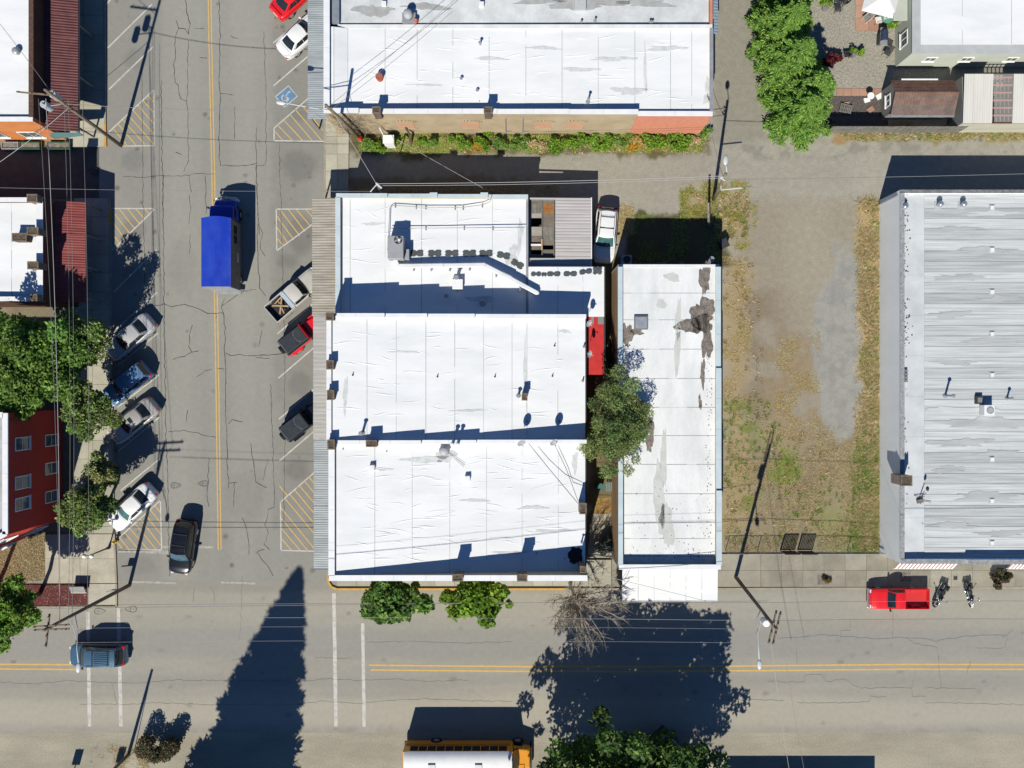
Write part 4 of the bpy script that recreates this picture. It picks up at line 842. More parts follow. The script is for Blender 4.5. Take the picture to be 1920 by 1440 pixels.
# ---------------- north building (above) and its neighbour
ZN = 5.2; nx0 = g(608,0,ZN)[0]; nx1 = g(1339,0,ZN)[0]; nys = g(0,213,ZN)[1]; nyn = g(0,48,ZN)[1]
nb = thing('brick_building', 'long building with white roof and bricked-up arched windows facing the alley', 'building', (nx0+nx1)/2, nys+3); ncn = ((nx0+nx1)/2, (nys+nyn)/2)
zn = lambda x,y: 4.72 - .0*(x-nx0) - max(0,(x-nx0-1))/(nx1-nx0)*.25
xbr = g(1197,0,ZN)[0]; tb = (xbr-nx0)/(nx1-nx0)
wall(nb, (nx0,nys), (nx1,nys), [(0,5.45),(.09,5.45),(.09,5.3),(tb*.55,5.3),(tb*.55,5.24),(tb*.78,5.24),(tb*.78,5.18),(tb,5.18),(tb,4.75),(1,4.72)], wall_tan, th=.3, ctr=ncn, coping=copingw, cw=.05)
MB().box(xbr,nx1-.01,nys-.03,nys-.002,0,4.68).build('brick_facing', wall_brick, nb)
brow = MB()
# visible brick courses on the bare brick part
for j in range(24):
    for k in range(32):
        x = xbr+.03+k*.188+(j%2)*.09
        if x+.17 < nx1-.02: brow.box(x,x+.17,nys-.046,nys-.031,.12+j*.19,.12+j*.19+.155)
brow.build('brick_courses', M('brick_face', S(224,154,126), S(206,134,108), scale=3, rough=.9, c3=S(222,150,120), scale3=1.5, f3=.6), nb, kind='stuff')
wall(nb, (nx0,nys+.3), (nx0,nyn+8), 5.25, roofwhite2, th=.4, ctr=ncn, coping=copingw, cw=.04)
wall(nb, (nx1,nys+.3), (nx1,nyn), 4.74, wall_brick, th=.2, ctr=ncn, coping=galv, cw=.04)
en = [nx0+.4, g(627,0,4.8)[0], g(652,0,4.75)[0]]+[g(p,0,4.7)[0] for p in (722,782,849,917,986,1054,1122,1191,1258,1298)]+[nx1-.2]
strips(nb, en, nys+.3, nyn-.004, lambda x,y: zn(x,y)+(.3 if x < g(630,0,4.8)[0] else 0), roofwhite)
MB().box(nx0+.3,nx1-.2,nys+.3,nyn+8,3.4,4.2).build('deck', wall_grey, nb)
for px in (705,914):
    chimney(nb, px-6,px+8,201,212, 4.6, 6.0)
for px,py,zb_ in ((760,232,0),(882,232,0),(1018,232,0),(1078,236,0)):
    zc = 2.6; x = g(px,0,zc)[0]
    o = MB().box(x-.7,x+.7,nys-.03,nys-.002,zc-1.0,zc+.6).build('bricked_window', M('brick_pale', S(214,168,136), S(198,150,120), scale=2, rough=.9, c3=S(196,176,146), scale3=1, f3=.6), nb)
    arch = MB(); 
    for k in range(9):
        a = R(20+140*k/8); arch.obox((x+.9*math.cos(a), nys-.05, zc+.55+.42*math.sin(a)), (.2,.09,.2), 0, 0, -(a-math.pi/2))
    arch.build('arch_course', wall_tan, o); MB().box(x-.85,x+.85,nys-.1,nys-.032,zc-1.1,zc-1.0).build('sill', wall_tan, o)
for px in (948,980): 
    x = g(px,0,2.0)[0]; MB().box(x-.04,x+.04,nys-.12,nys-.01,.2,4.2).cyl((x+.5,nys-.1,.8),(x,nys-.1,.85),.04,n=6).build('conduit', galv, nb)
# fixtures on the roof
for px,py,r,h,mt in ((712,146,.26,.45,M('terracotta_pipe', S(190,110,90), S(160,90,74), scale=5, rough=.8)),):
    x,y = g(px,py,4.9); MB().cyl((x,y,4.6),(x,y,4.72+h),r,n=16).cyl((x,y,4.72+h),(x,y,4.78+h),r*1.15,n=16).build('flue_pipe', mt, nb)
for px,py,h in ((900,82,.5),(865,148,.25),(895,170,.2),(1103,188,.7)): vent_pipe(nb, px,py, 4.6, r=.08, h=h)
vent_pipe(nb, 899,190, 4.6, r=.03,h=.1, mat=dark_metal, cap=False)
wrinkles(nb, (nx0+2.5,nx1-1.5), (nys+1,nyn-.6), zn, 60, 6)
for a in ((1150,110,40,4,31),(1250,90,30,5,32),(1020,90,30,3,33),(1210,130,3,40,34),(1328,165,5,20,35),(1180,170,26,8,36),(1090,130,40,3,37),(920,110,30,3,38),(1326,185,6,10,39),(800,160,30,2,40)): dirt(nb, *a, 4.6, zn)
# neighbour with the older grey roof
ngr = thing('brick_building', 'neighbouring building with dirty grey patched roof at the top edge', 'building', (nx0+nx1)/2, nyn+6)
strips(ngr, linspace(nx0+1.1,nx1-.25,12), nyn+.32, nyn+13, lambda x,y: 4.55-.004*(x-nx0), M('roof_neighbour', S(236,240,240), S(218,222,222), scale=.6, c3=S(192,196,196), scale3=.5, f3=.7, rough=.7, bump=.2, speck=.04, spscale=6))
MB().box(nx0+.95,nx1-.02,nyn+.004,nyn+.3,0,4.74).build('party_wall', roofwhite2, ngr)
MB().box(nx0+.45,nx0+1.1,nyn+.31,nyn+13,4.2,4.9).build('parapet', M('parapet_bluegrey', S(150,158,168), S(130,138,150), scale=2, rough=.8), ngr)
MB().box(nx1-.24,nx1-.02,nyn+.31,nyn+13,0,4.8).build('wall', wall_brick, ngr)
corrugated(MB(), nx1+.05, nx1+.75, nyn+.1, nyn+10, lambda x,y: 3.6-(x-nx1)*.25, .25,.02).build('awning_sheet', M('awning_bluegrey', S(150,170,186), S(134,154,172), scale=2, rough=.5), ngr)
def nblotch(px,py,rx,ry,seed,mat): blotch(px,py,rx,ry,seed,4.6,mat,ngr,lambda x,y: 4.55-.004*(x-nx0))
tarstain = M('roof_grey_stain', S(168,170,168), S(190,192,190), scale=1.5, rough=.9)
for a in ((1100,6,70,10,31),(1010,2,40,5,32),(1210,4,50,7,33),(800,12,40,6,34),(700,20,30,12,36)): nblotch(*a, tarstain)
for px,py in ((720,7),(903,8)):
    x,y = g(px,py,4.7); MB().box(x-.18,x+.18,y-.18,y+.18,4.5,4.8).build('roof_curb', white_metal, ngr)
x,y = g(1088,9,4.7); o = MB().box(x-.45,x+.45,y-.4,y+.4,4.5,4.75).build('roof_hatch', roofgrey, ngr)
for px,py in ((1090,42),(1116,38),(1219,42),(1223,42)): vent_pipe(ngr, px,py, 4.5, r=.06, h=.25)
# street canopy of the north building
cz = 3.25; cn = thing('street_canopy', 'long blue grey metal canopy over the sidewalk of the north building', 'canopy', g(590,0,cz)[0], nys+5)
canopy(cn, g(577,0,cz)[0], nx0-.02, g(0,223,cz)[1], nyn+14, lambda x,y: cz, [corr_grey], 12, pitch=.16, amp=.012)
for i in range(5): window(nb, (nx0, nys+1.8+i*2.6, 1.6), (-1,0), 1.8, 1.9, sill=False)

# ---------------- orange building, top left
ZI = 5.2; ix1 = g(62,0,ZI)[0]; iys = g(0,227,ZI)[1]
ib = thing('orange_building', 'orange walled corner building with white roof and dark red awning', 'building', ix1-4, iys+6); ic = (ix1-8, iys+8)
wall(ib, (ix1-16,iys), (ix1,iys), 5.2, wall_orange, th=.3, ctr=ic, coping=copingw, cw=.04)
wall(ib, (ix1,iys+.3), (ix1,iys+16), 5.2, wall_brown, th=.3, ctr=ic, coping=M('coping_rust', S(110,84,70), S(80,62,54), scale=4, rough=.9), cw=.04)
strips(ib, linspace(ix1-16,ix1-.3,6), iys+.3, iys+16, lambda x,y: 4.95, roofwhite)
MB().box(ix1-16,ix1-.3,iys+.3,iys+16,4.0,4.6).build('deck', wall_grey, ib)
x,y = g(30,96,5.2); MB().cyl((x,y,4.9),(x,y,5.25),.22,n=14).ball((x,y,5.3),.3,12,6,(1,1,.5)).build('roof_ventilator', galv, ib, smooth=True)
xo = g(148,0,3.0)[0]; ya = g(0,246,3.2)[1]
canopy(ib, ix1+.02, xo, ya, iys+15, lambda x,y: 3.7-(x-ix1)/(xo-ix1)*.6, [corr_dred], 8, pitch=.22, amp=.03, posts=False)
MB().box(xo-.25,xo-.05,ya-.05,iys+15,2.75,2.95).build('awning_beam', wall_teal, ib)
MB().prism([(ix1+.05,ya-.35),(xo,ya-.06),(xo,ya-.02),(ix1+.05,ya-.02)], 2.2, 2.9).build('awning_end', wall_teal, ib)
for i in range(4): MB().box(xo-.3,xo-.18,ya+.4+i*4.2,ya+.52+i*4.2,.12,2.75).build('post', wood_grey, ib)
for i in range(3): window(ib, (ix1-2.2-i*3.0, iys, 1.7), (0,-1), 1.6, 1.5)
for i in range(4): window(ib, (ix1, iys+2+i*3.4, 1.6), (1,0), 2.0, 1.8, sill=False)
# planter boxes along its south wall
greenp = M('planter_green', S(70,110,80), S(56,92,66), scale=2, rough=.8)

# ---------------- building with red awning, left
ZJ = 5.4; jx1 = g(80,0,ZJ)[0]; jyn = g(0,371,ZJ)[1]; jys = g(0,564,ZJ)[1]
jb = thing('brick_building', 'white roofed building with brick pilasters and faded red metal awning', 'building', jx1-3, (jyn+jys)/2); jc = (jx1-6,(jyn+jys)/2)
wall(jb, (jx1-14,jyn), (jx1,jyn), 5.4, wall_brown, th=.3, ctr=jc, coping=copingw, cw=.03)
wall(jb, (jx1-14,jys), (jx1,jys), 5.4, wall_brown, th=.3, ctr=jc, coping=copingw, cw=.03)
wall(jb, (jx1,jys+.3), (jx1,jyn-.3), 5.4, wall_brown, th=.45, ctr=jc, coping=copingw, cw=.03)
strips(jb, linspace(jx1-14,jx1-.45,6), jys+.3, jyn-.3, lambda x,y: 5.0+(x-jx1)*.01, roofwhite)
MB().box(jx1-14,jx1-.4,jys+.3,jyn-.3,4.0,4.5).build('deck', wall_grey, jb)
for px0,px1,py0,py1 in ((52,70,365,378),(52,72,427,440),(53,72,491,504),(58,70,552,564)): chimney(jb, px0,px1,py0,py1, 4.9, 6.1, M('pilaster_brick', S(150,138,126), S(110,98,88), scale=4, rough=.95, bump=.4))
chimney(jb, 24,50,438,452, 4.9, 5.7, flue=True)
xo = g(161,0,3.1)[0]; ya,yb2 = g(0,567,3.2)[1], g(0,379,3.2)[1]
canopy(jb, jx1+.02, xo, ya, yb2, lambda x,y: 3.75-(x-jx1)/(xo-jx1)*.65, [corr_red], 6, pitch=.2, amp=.02, posts=False)
for i in range(4): MB().box(xo-.3,xo-.18,ya+.3+i*2.6,ya+.42+i*2.6,.12,2.95).build('post', wood_grey, jb)
for i in range(3): window(jb, (jx1, jys+1.4+i*2.6, 1.6), (1,0), 1.9, 1.8, sill=False)

# ---------------- red two storey building
ZK = 7.6; kx = -38.3; kyn = -2.2; kc = (-44,-8)
kb = thing('red_building', 'two storey red building with white window frames at the left edge', 'building', kx-3, -8)
p_se = (kx, -11.45); p_sw = (kx-11.5, -11.45-6.0)
wall(kb, (kx,p_se[1]+.05), (kx,kyn), ZK, wall_red, th=.3, ctr=kc, coping=copingw, cw=.06, ch=.12)
wall(kb, p_sw, (p_se[0]-.02,p_se[1]), ZK, wall_red, th=.3, ctr=kc, coping=copingw, cw=.06, ch=.12)
wall(kb, (kx-12,kyn), (kx-.31,kyn), ZK, wall_red, th=.3, ctr=kc, coping=copingw, cw=.06, ch=.12)
MB().prism([(kx-.35,kyn-.35),(kx-12,kyn-.35),(kx-12,-17),(kx-11.2,-17),(kx-.35,-11.3)], 6.9, 7.35).build('roof', roofgrey, kb)
for py0,py1 in ((820,844),(892,917),(932,957)):
    z_ = 5.8; y = (g(0,py0,z_)[1]+g(0,py1,z_)[1])/2; window(kb, (kx, y, z_), (1,0), 1.05, 1.9, bars=(0,1))
for py0,py1 in ((815,836),(867,889),(920,942)):
    z_ = 1.75; y = (g(0,py0,z_)[1]+g(0,py1,z_)[1])/2; window(kb, (kx, y, z_), (1,0), 1.0, 1.85, bars=(0,1))
dk = Vector((p_sw[0]-p_se[0], p_sw[1]-p_se[1],0)).normalized()
for dd, zz in ((1.6,1.7),(4.6,1.7),(1.8,5.6),(4.6,5.6)):
    nrm = (-dk.y, dk.x) if (-dk.y*0+dk.x*-1) > 0 else (dk.y, -dk.x)
    window(kb, (p_se[0]+dk.x*dd, p_se[1]+dk.y*dd, zz), nrm, 1.3, 1.7, bars=(0,1))

# ---------------- sage house, shed, carport (top right)
ZF = 3.1; fx0 = g(1711,0,ZF)[0]; fys = g(0,99,ZF)[1]
fb = thing('sage_house', 'sage green house with white roof and white framed windows', 'house', fx0+5, fys+4); fc = (fx0+8, fys+6)
wall(fb, (fx0,fys), (fx0+16,fys), ZF, wall_sage, th=.3, ctr=fc)
wall(fb, (fx0,fys+.3), (fx0,fys+12), ZF, wall_sage, th=.3, ctr=fc)
grb = M('roof_border_grey', S(200,203,202), S(188,191,190), scale=1.2, rough=.7)
MB().box(fx0-.06,fx0+16,fys-.06,fys+.66,ZF+.002,ZF+.06).build('roof_border', grb, fb); MB().box(fx0-.06,fx0+.62,fys+.661,fys+12,ZF+.002,ZF+.057).build('roof_border', grb, fb)
strips(fb, [fx0+.62,fx0+4,fx0+8,fx0+12,fx0+16], fys+.66, fys+12, lambda x,y: ZF+.09, roofwhite)
for px in (1744,1812,1896): 
    z_ = 1.8; x = g(px,0,z_)[0]; window(fb, (x, fys, z_), (0,-1), .95, .8)
for py in (73,): 
    z_ = 1.7; window(fb, (fx0, g(0,py,z_)[1], z_), (-1,0), 1.2, 1.2)
MB().box(fx0-.05,fx0-.002,fys+3.4,fys+6.4,.02,2.1).build('door', wall_sage, fb); MB().box(fx0-1.2,fx0-.05,fys+3.0,fys+6.8,2.2,2.35).build('porch_roof', wall_sage, fb)
# brown shingled shed: each course of shingles a piece
gx0,gx1 = g(1676,0,2.6)[0], g(1796,0,2.6)[0]; gyn = g(0,149,2.3)[1]; gys = g(0,214,2.3)[1]; gym = g(0,172,2.9)[1]
gs = thing('garden_shed', 'small shed with brown shingle roof beside the plank fence', 'shed', (gx0+gx1)/2, (gyn+gys)/2)
MB().box(gx0+.1,gx1-.15,gys+.25,gyn-.2,0,2.15).build('wall', wall_grey, gs)
MB().add([(gx0+.1,gys+.25,2.15),(gx0+.1,gyn-.2,2.15),(gx0+.1,gym,2.78),(gx1-.15,gys+.25,2.15),(gx1-.15,gyn-.2,2.15),(gx1-.15,gym,2.78)], [(0,2,1),(3,4,5),(0,3,5,2),(1,2,5,4)]).build('gable', wall_grey, gs)
def course(i, n, ya, za, yb, zb, mats):
    y0 = ya+(yb-ya)*i/n; y1 = ya+(yb-ya)*(i+1)/n; z0 = za+(zb-za)*i/n; z1 = za+(zb-za)*(i+1)/n
    m = 22
    cr = MB(); w = (gx1-gx0)/m
    for k in range(m):
        x = gx0+k*w + (w*.5 if i%2 else 0)*0; o = random.uniform(0,.012)
        cr.hexa([(x+.006,y0,z0-.01),(x+w-.006,y0,z0-.01),(x+w-.006,y1,z1-.01),(x+.006,y1,z1-.01),(x+.006,y0,z0+.035+o),(x+w-.006,y0,z0+.035+o),(x+w-.006,y1,z1+.012),(x+.006,y1,z1+.012)][0:8] if y1>y0 else [(x+.006,y1,z1-.01),(x+w-.006,y1,z1-.01),(x+w-.006,y0,z0-.01),(x+.006,y0,z0-.01),(x+.006,y1,z1+.012),(x+w-.006,y1,z1+.012),(x+w-.006,y0,z0+.035+o),(x+.006,y0,z0+.035+o)])
    cr.build('shingle_course', random.choice(mats), gs)
for i in range(11): course(i, 11, gys, 2.02, gym, 2.82, [shingle_b,shingle_b,shingle_a])
for i in range(8): course(i, 8, gyn, 2.02, gym-.02, 2.82, [shingle_a])
MB().box(gx1-.6,gx1+.02,gys+.02,gym-.05,2.0,2.06).build('roof_patch', shingle_c, gs)
MB().box(gx0-.02,gx1+.02,gys-.14,gys-.005,1.93,2.05).build('gutter', galv, gs)
window(gs, (gx0+.1, (gys+gyn)/2, 1.4), (-1,0), 1.0, .8); MB().box(g(1694,0,2.4)[0],g(1763,0,2.4)[0],gyn+.05,gyn+.16,2.0,2.06).build('gutter', white_trim, gs)
# carport with clear panel
hx0,hx1 = g(1808,0,2.8)[0], g(2010,0,2.8)[0]; hys,hyn = g(0,231,2.6)[1], g(0,139,2.8)[1]
hb = thing('carport', 'cream corrugated carport with a clear roof panel showing timber', 'carport', hx0+4, (hys+hyn)/2)
hm = M('carport_sheet', S(232,230,220), S(222,220,210), scale=1, rough=.6, stretch=(3,.3,1)); zc = lambda x,y: 2.6+(y-hys)/(hyn-hys)*.25
xc0,xc1 = g(1862,0,2.75)[0], g(1900,0,2.75)[0]
def cp(x0,x1,n):
    for i in range(n): 
        a = x0+(x1-x0)*i/n; b = x0+(x1-x0)*(i+1)/n
        corrugated(MB(), a+.004, b-.004, hys, hyn, lambda x,y,o=.006*(i%2): zc(x,y)+o, .2,.012,'y').build('roof_sheet', hm, hb)
cp(hx0,xc0,3); cp(xc1,hx1,5)
clear = bpy.data.materials.new('clear_panel'); clear.use_nodes = True; cn_ = clear.node_tree.nodes; pb = cn_['Principled BSDF']; pb.inputs['Base Color'].default_value=(.75,.72,.68,1); pb.inputs['Alpha'].default_value=.14; pb.inputs['Roughness'].default_value=.15
MB().box(xc0,xc1,hys,hyn,2.86,2.87).build('clear_panel', clear, hb)
timber = M('timber_orange', S(206,140,110), S(190,120,92), scale=2, rough=.8)
for t in linspace(0,1,6): y = hys+.06+(hyn-hys-.2)*t; MB().box(hx0+.1,hx1-.1,y-.05,y+.05,2.38,2.5).build('purlin', timber, hb)
for x in linspace(xc0+.15,xc1-.15,4): MB().box(x-.03,x+.03,hys+.1,hyn-.1,2.24,2.37).build('rafter', wood_grey, hb)
MB().box(hx0+.05,hx1,hys+.03,hys+.1,0,2.5).build('wall', M('carport_wall', S(206,204,186), S(196,194,176), scale=1, rough=.8), hb); MB().box(hx0+.05,hx0+.12,hys+.1,hyn-.05,0,2.4).build('wall', wall_grey, hb)
for (x,y,w,h,zt,m_) in ((xc0+.6,hyn-1.6,.6,.7,.8,white_trim),(xc0+.45,hys+1.9,.8,.7,.6,M('box_orange',S(200,100,70),rough=.8)),(xc1-.4,hyn-.6,.7,.5,.7,wood_grey)): MB().box(x-w/2,x+w/2,y-h/2,y+h/2,.02,zt).build('stored_box', m_, hb)
MB().box(hx0+.2,hx1,hys+.2,hyn-.1,.01,.03).build('floor', M('dark_floor', S(80,74,70), rough=.95), hb)
# plank fence
fy = g(0,243,.9)[1]; fxa, fxb = g(1556,0,1)[0], g(1806,0,1)[0]
fence = thing('plank_fence', 'weathered grey plank fence between the backyard and the alley', 'fence', (fxa+fxb)/2, fy)
x = fxa; k = 0
while x < fxb:
    w = .15; hgt = 1.75+random.uniform(-.04,.05); MB().box(x,x+w-.012,fy-.011+random.uniform(-.006,.006),fy+.011,.03,hgt).build('plank', wood_fence if k%3 else wood_grey, fence); x += w; k += 1
for z_ in (.4,1.4): MB().box(fxa,fxb,fy+.03,fy+.07,z_,z_+.09).build('rail', wood_grey, fence)
# ================================================================ VEHICLES
def paint(name, c, metallic=0.0, rough=0.28, coat=0.6):
    return M('paint_'+name, c, tuple(min(.9,v*1.08+.002) for v in c), scale=1.2, rough=rough, metal=metallic, coat=coat, spec=.5)
P_white = paint('white', (.66,.67,.67)); P_silver = paint('silver', (.45,.46,.46), .25, .3); P_grey = paint('grey_beige', (.40,.385,.36), .25, .3)
P_blue = paint('blue', (.11,.21,.36), .2); P_black = paint('black', (.006,.007,.010), 0, .22, .25); P_steel = paint('steel_blue', (.065,.135,.20), .3); P_red = paint('red', (.62,.012,.016), 0, .3)
P_tan = paint('tan_silver', (.50,.48,.43), .15, .35); P_royal = M('paint_royal_blue', (.006,.028,.33), (.010,.042,.40), scale=.8, rough=.45, coat=.2, spec=.4, c3=(.03,.07,.36), scale3=1.3, f3=.5, stretch=(1,.4,1)); P_schoolbus = paint('bus_yellow', (.62,.25,.012), 0, .4, .3)
carglass = M('car_glass', (.012,.016,.018), (.02,.026,.028), scale=2, rough=.05, spec=.7)
tealglass = M('car_glass_teal', (.05,.14,.14), (.03,.08,.085), scale=2.5, rough=.06, spec=.7)
rubber = M('tyre_rubber', (.012,.012,.013), (.02,.02,.02), scale=6, rough=.85)
rimm = M('wheel_rim', (.5,.5,.51), rough=.35, metal=.7); chrome = M('chrome', (.72,.73,.74), rough=.15, metal=.9)
plastic = M('black_plastic', (.018,.018,.02), (.026,.026,.028), scale=5, rough=.6); seam = M('panel_gap', (.012,.012,.013), rough=.8)
lampw = M('headlamp', (.7,.72,.74), rough=.1, spec=.8); lampr = M('tail_lamp', (.45,.01,.015), rough=.15, spec=.7); lampo = M('amber_lamp', (.7,.25,.02), rough=.2)
softtop = M('soft_top', S(64,72,80), S(52,60,68), scale=3, rough=.8, bump=.2); softtop_b = M('soft_top_dark', S(52,60,66), S(42,50,56), scale=3, rough=.8, bump=.2)
def interp(pts, x):
    for (x0,z0),(x1,z1) in zip(pts[:-1],pts[1:]):
        if x <= x1:
            t = (x-x0)/(x1-x0) if x1 > x0 else 0; t = max(0,min(1,t)); return z0+(z1-z0)*t
    return pts[-1][1]
def wheels(root, xs, track, r=.33, w=.22):
    for x in xs:
        for s in (-1,1):
            y = s*track/2; t = MB().cyl((x,y-w/2,r),(x,y+w/2,r),r,n=20).build('wheel', rubber, root, world=False)
            MB().cyl((x,y+s*(w/2-.02),r),(x,y+s*(w/2+.008),r),r*.64,n=16).build('rim', rimm, t, world=False)
            MB().cyl((x,y+s*(w/2-.09),r),(x,y+s*(w/2-.03),r),r*1.16,n=20).build('wheel_arch', plastic, root, world=False)
def body_shell(root, L, W, prof, paintm, nose=.36, tail=.26, zb=.24, taper=.34, crown=.045, name='body', pw=2.6):
    n = 36; rings = []
    def hw(x):
        t = 2*x/L; k = nose if t > 0 else tail; a = max(0,(abs(t)-(1-taper))/taper); return W/2*(1-k*a**pw)
    def top(x): return interp(prof, x)
    def sec(x):
        w = hw(x); z = top(x); zm = min(z-.06, .62); c = crown
        return [(w*.80,zb),(w*.94,zb+.06),(w*.99,zb+.2),(w,max(zb+.25,zm)),(w*.985,z-.075),(w*.95,z-.022),(w*.86,z+c*.15),(w*.62,z+c*.62),(w*.32,z+c*.9),(0,z+c)]
    xs = [-L/2+L*(.5-.5*math.cos(math.pi*i/n)) for i in range(n+1)]
    # denser sampling at both ends gives rounded bumpers
    mb = MB(); allr = []
    for i, x in enumerate(xs):
        s = sec(x)
        e = 0
        if i in (0,n): s = [(y*.93, z if z < .5 else z-.05) for y,z in s]
        ring = [(x,y,z) for y,z in s] + [(x,-y,z) for y,z in s[-2::-1]]
        allr.append(ring)
    m = len(allr[0]); vs = [v for r in allr for v in r]; fs = []
    for i in range(n):
        for k in range(m-1): fs.append((i*m+k,(i+1)*m+k,(i+1)*m+k+1,i*m+k+1))
        fs.append((i*m+m-1,(i+1)*m+m-1,(i+1)*m,i*m))
    fs.append(tuple(range(m))); fs.append(tuple(n*m+k for k in range(m-1,-1,-1)))
    mb.add(vs, fs); b = mb.build(name, paintm, root, smooth=True, world=False)
    em = b.modifiers.new('edge','EDGE_SPLIT'); em.split_angle = R(50)
    def surf(x, y):
        w = hw(x); z = top(x); f = min(1,abs(y)/w); c = crown
        return z + c*(1-min(1,f/.9)**2)
    return b, hw, top, surf
def cabin(root, fb, rb, fr, rr, wb, wr, zb, zr, paintm, glass=carglass, wglass=None, bulge=.10, panes=2, crown=.05, roofm=None, rearg=True, side_v=(.12,.88), sunroof=False, bow=.06):
    """fb/rb base x front/rear, fr/rr roof x front/rear, wb/wr half widths base/roof (front,rear tuples), zb(x) base height"""
    def base_front(u): y = (u*2-1)*wb[0]; return Vector((fb - bulge*1.6*(abs(u*2-1)**2), y, zb(fb)))
    def roof_front(u): y = (u*2-1)*wr[0]; return Vector((fr - bulge*(abs(u*2-1)**2), y, zr-crown*.4*(u*2-1)**2))
    def base_rear(u): y = (u*2-1)*wb[1]; return Vector((rb + bulge*1.1*(abs(u*2-1)**2), y, zb(rb)))
    def roof_rear(u): y = (u*2-1)*wr[1]; return Vector((rr + bulge*.7*(abs(u*2-1)**2), y, zr-.03-crown*.4*(u*2-1)**2))
    def front(u,v,o=0):
        p = base_front(u).lerp(roof_front(u), v); b = bow*math.sin(math.pi*v); d = Vector((.6,0,.8)); return p + d*(b*.4+o)
    def rear(u,v,o=0):
        p = base_rear(u).lerp(roof_rear(u), v); b = bow*math.sin(math.pi*v); d = Vector((-.6,0,.8)); return p + d*(b*.4+o)
    def side(s):
        def f(u,v,o=0):
            e = 1 if s > 0 else 0
            B = base_rear(e).lerp(base_front(e), u); T = roof_rear(e).lerp(roof_front(e), u)
            B.z = zb(B.x)*1.0; q = math.sin(math.pi*u)*.035; B.y += s*q; T.y += s*q*.8; T.z += math.sin(math.pi*u)*.03
            p = B.lerp(T, v); p.y += s*(.03*math.sin(math.pi*v)+o); return p
        return f
    def roof(u,v):
        a = roof_rear(u).lerp(roof_front(u), v); e = abs(u*2-1)
        a.y += (1 if u>.5 else -1)*math.sin(math.pi*v)*.028*e; a.z += math.sin(math.pi*v)*(.03+ .02*(1-e*e)) + crown*.55*(1-e*e); return a
    shell = MB().grid(lambda u,v: front(u,v), 10, 5).grid(lambda u,v: rear(u,v), 10, 5, True).grid(lambda u,v: side(1)(u,v), 12, 4, True).grid(lambda u,v: side(-1)(u,v), 12, 4)
    c = shell.build('cabin', paintm, root, smooth=True, world=False)
    MB().grid(roof, 12, 14).build('roof', roofm or paintm, root, smooth=True, world=False)
    MB().grid(lambda u,v: front(.05+.90*u,.03+.92*v,.014), 12, 6).build('windshield', wglass or glass, root, smooth=True, world=False)
    if rearg: MB().grid(lambda u,v: rear(.08+.84*u,.07+.84*v,.014), 12, 6, True).build('rear_window', glass, root, smooth=True, world=False)
    for s in (-1,1):
        f = side(s); cuts = [.06+.88*i/panes for i in range(panes+1)]
        for a,b in zip(cuts[:-1],cuts[1:]):
            MB().grid(lambda u,v: f(a+.012+(b-a-.024)*u, side_v[0]+(side_v[1]-side_v[0])*v, .010), 6, 3, s>0).build('side_window', glass, root, smooth=True, world=False)
    if sunroof:
        MB().grid(lambda u,v: roof(.3+.4*u,.55+.25*v)+Vector((0,0,.008)), 6, 4).build('sunroof', glass, root, smooth=True, world=False)
    return roof
def ribbon(root, pts, w, mat, name, n=Vector((0,0,1))):
    pts = [Vector(p) for p in pts]; mb = MB(); L_=[]; R_=[]
    for i,p in enumerate(pts):
        t = (pts[min(i+1,len(pts)-1)]-pts[max(i-1,0)]).normalized(); s = t.cross(n).normalized()*w/2; L_.append(p+s); R_.append(p-s)
    for i in range(len(pts)-1): mb.add([L_[i],L_[i+1],R_[i+1],R_[i]], [(0,1,2,3)])
    return mb.build(name, mat, root, world=False)
def lamps(root, L, hw, top, zf=None, zr=None, fm=lampw, rm=lampr):
    for s in (-1,1):
        x = L/2-.16; w = hw(x); z = (zf or top(x)-.10)
        MB().obox((x-.02, s*(w-.17), z), (.30,.30,.13), s*-.5).build('headlight', fm, root, world=False, bevel=.03)
        x = -L/2+.12; w = hw(x); z = (zr or top(x)-.12)
        MB().obox((x+.02, s*(w-.13), z), (.24,.26,.15), s*.4).build('tail_light', rm, root, world=False, bevel=.03)
def mirrors(root, x, y, z, m):
    for s in (-1,1): MB().obox((x, s*(y+.12), z), (.14,.22,.13), s*.25).build('mirror', m, root, world=False, bevel=.03)
def gaps(root, surf, hw, lines):
    for kind, a in lines:
        if kind == 'x':   # across at x
            w = hw(a)*.86; ribbon(root, [(a-.05*(t*t), t*w, surf(a-.05*t*t, t*w)+.004) for t in linspace(-1,1,10)], .016, seam, 'panel_gap')
        else:             # along, y fraction from x0 to x1
            fr_, x0_, x1_ = a
            for s in (-1,1): ribbon(root, [(x0_+(x1_-x0_)*t, s*fr_*hw(x0_+(x1_-x0_)*t), surf(x0_+(x1_-x0_)*t, fr_*hw(x0_+(x1_-x0_)*t))+.004) for t in linspace(0,1,8)], .014, seam, 'panel_gap')
def place(label, cat, px, py, hdg, name, z=.7, group=None):
    x, y = g(px, py, z); return thing(name, label, cat, x, y, 0.004, R(hdg), group)
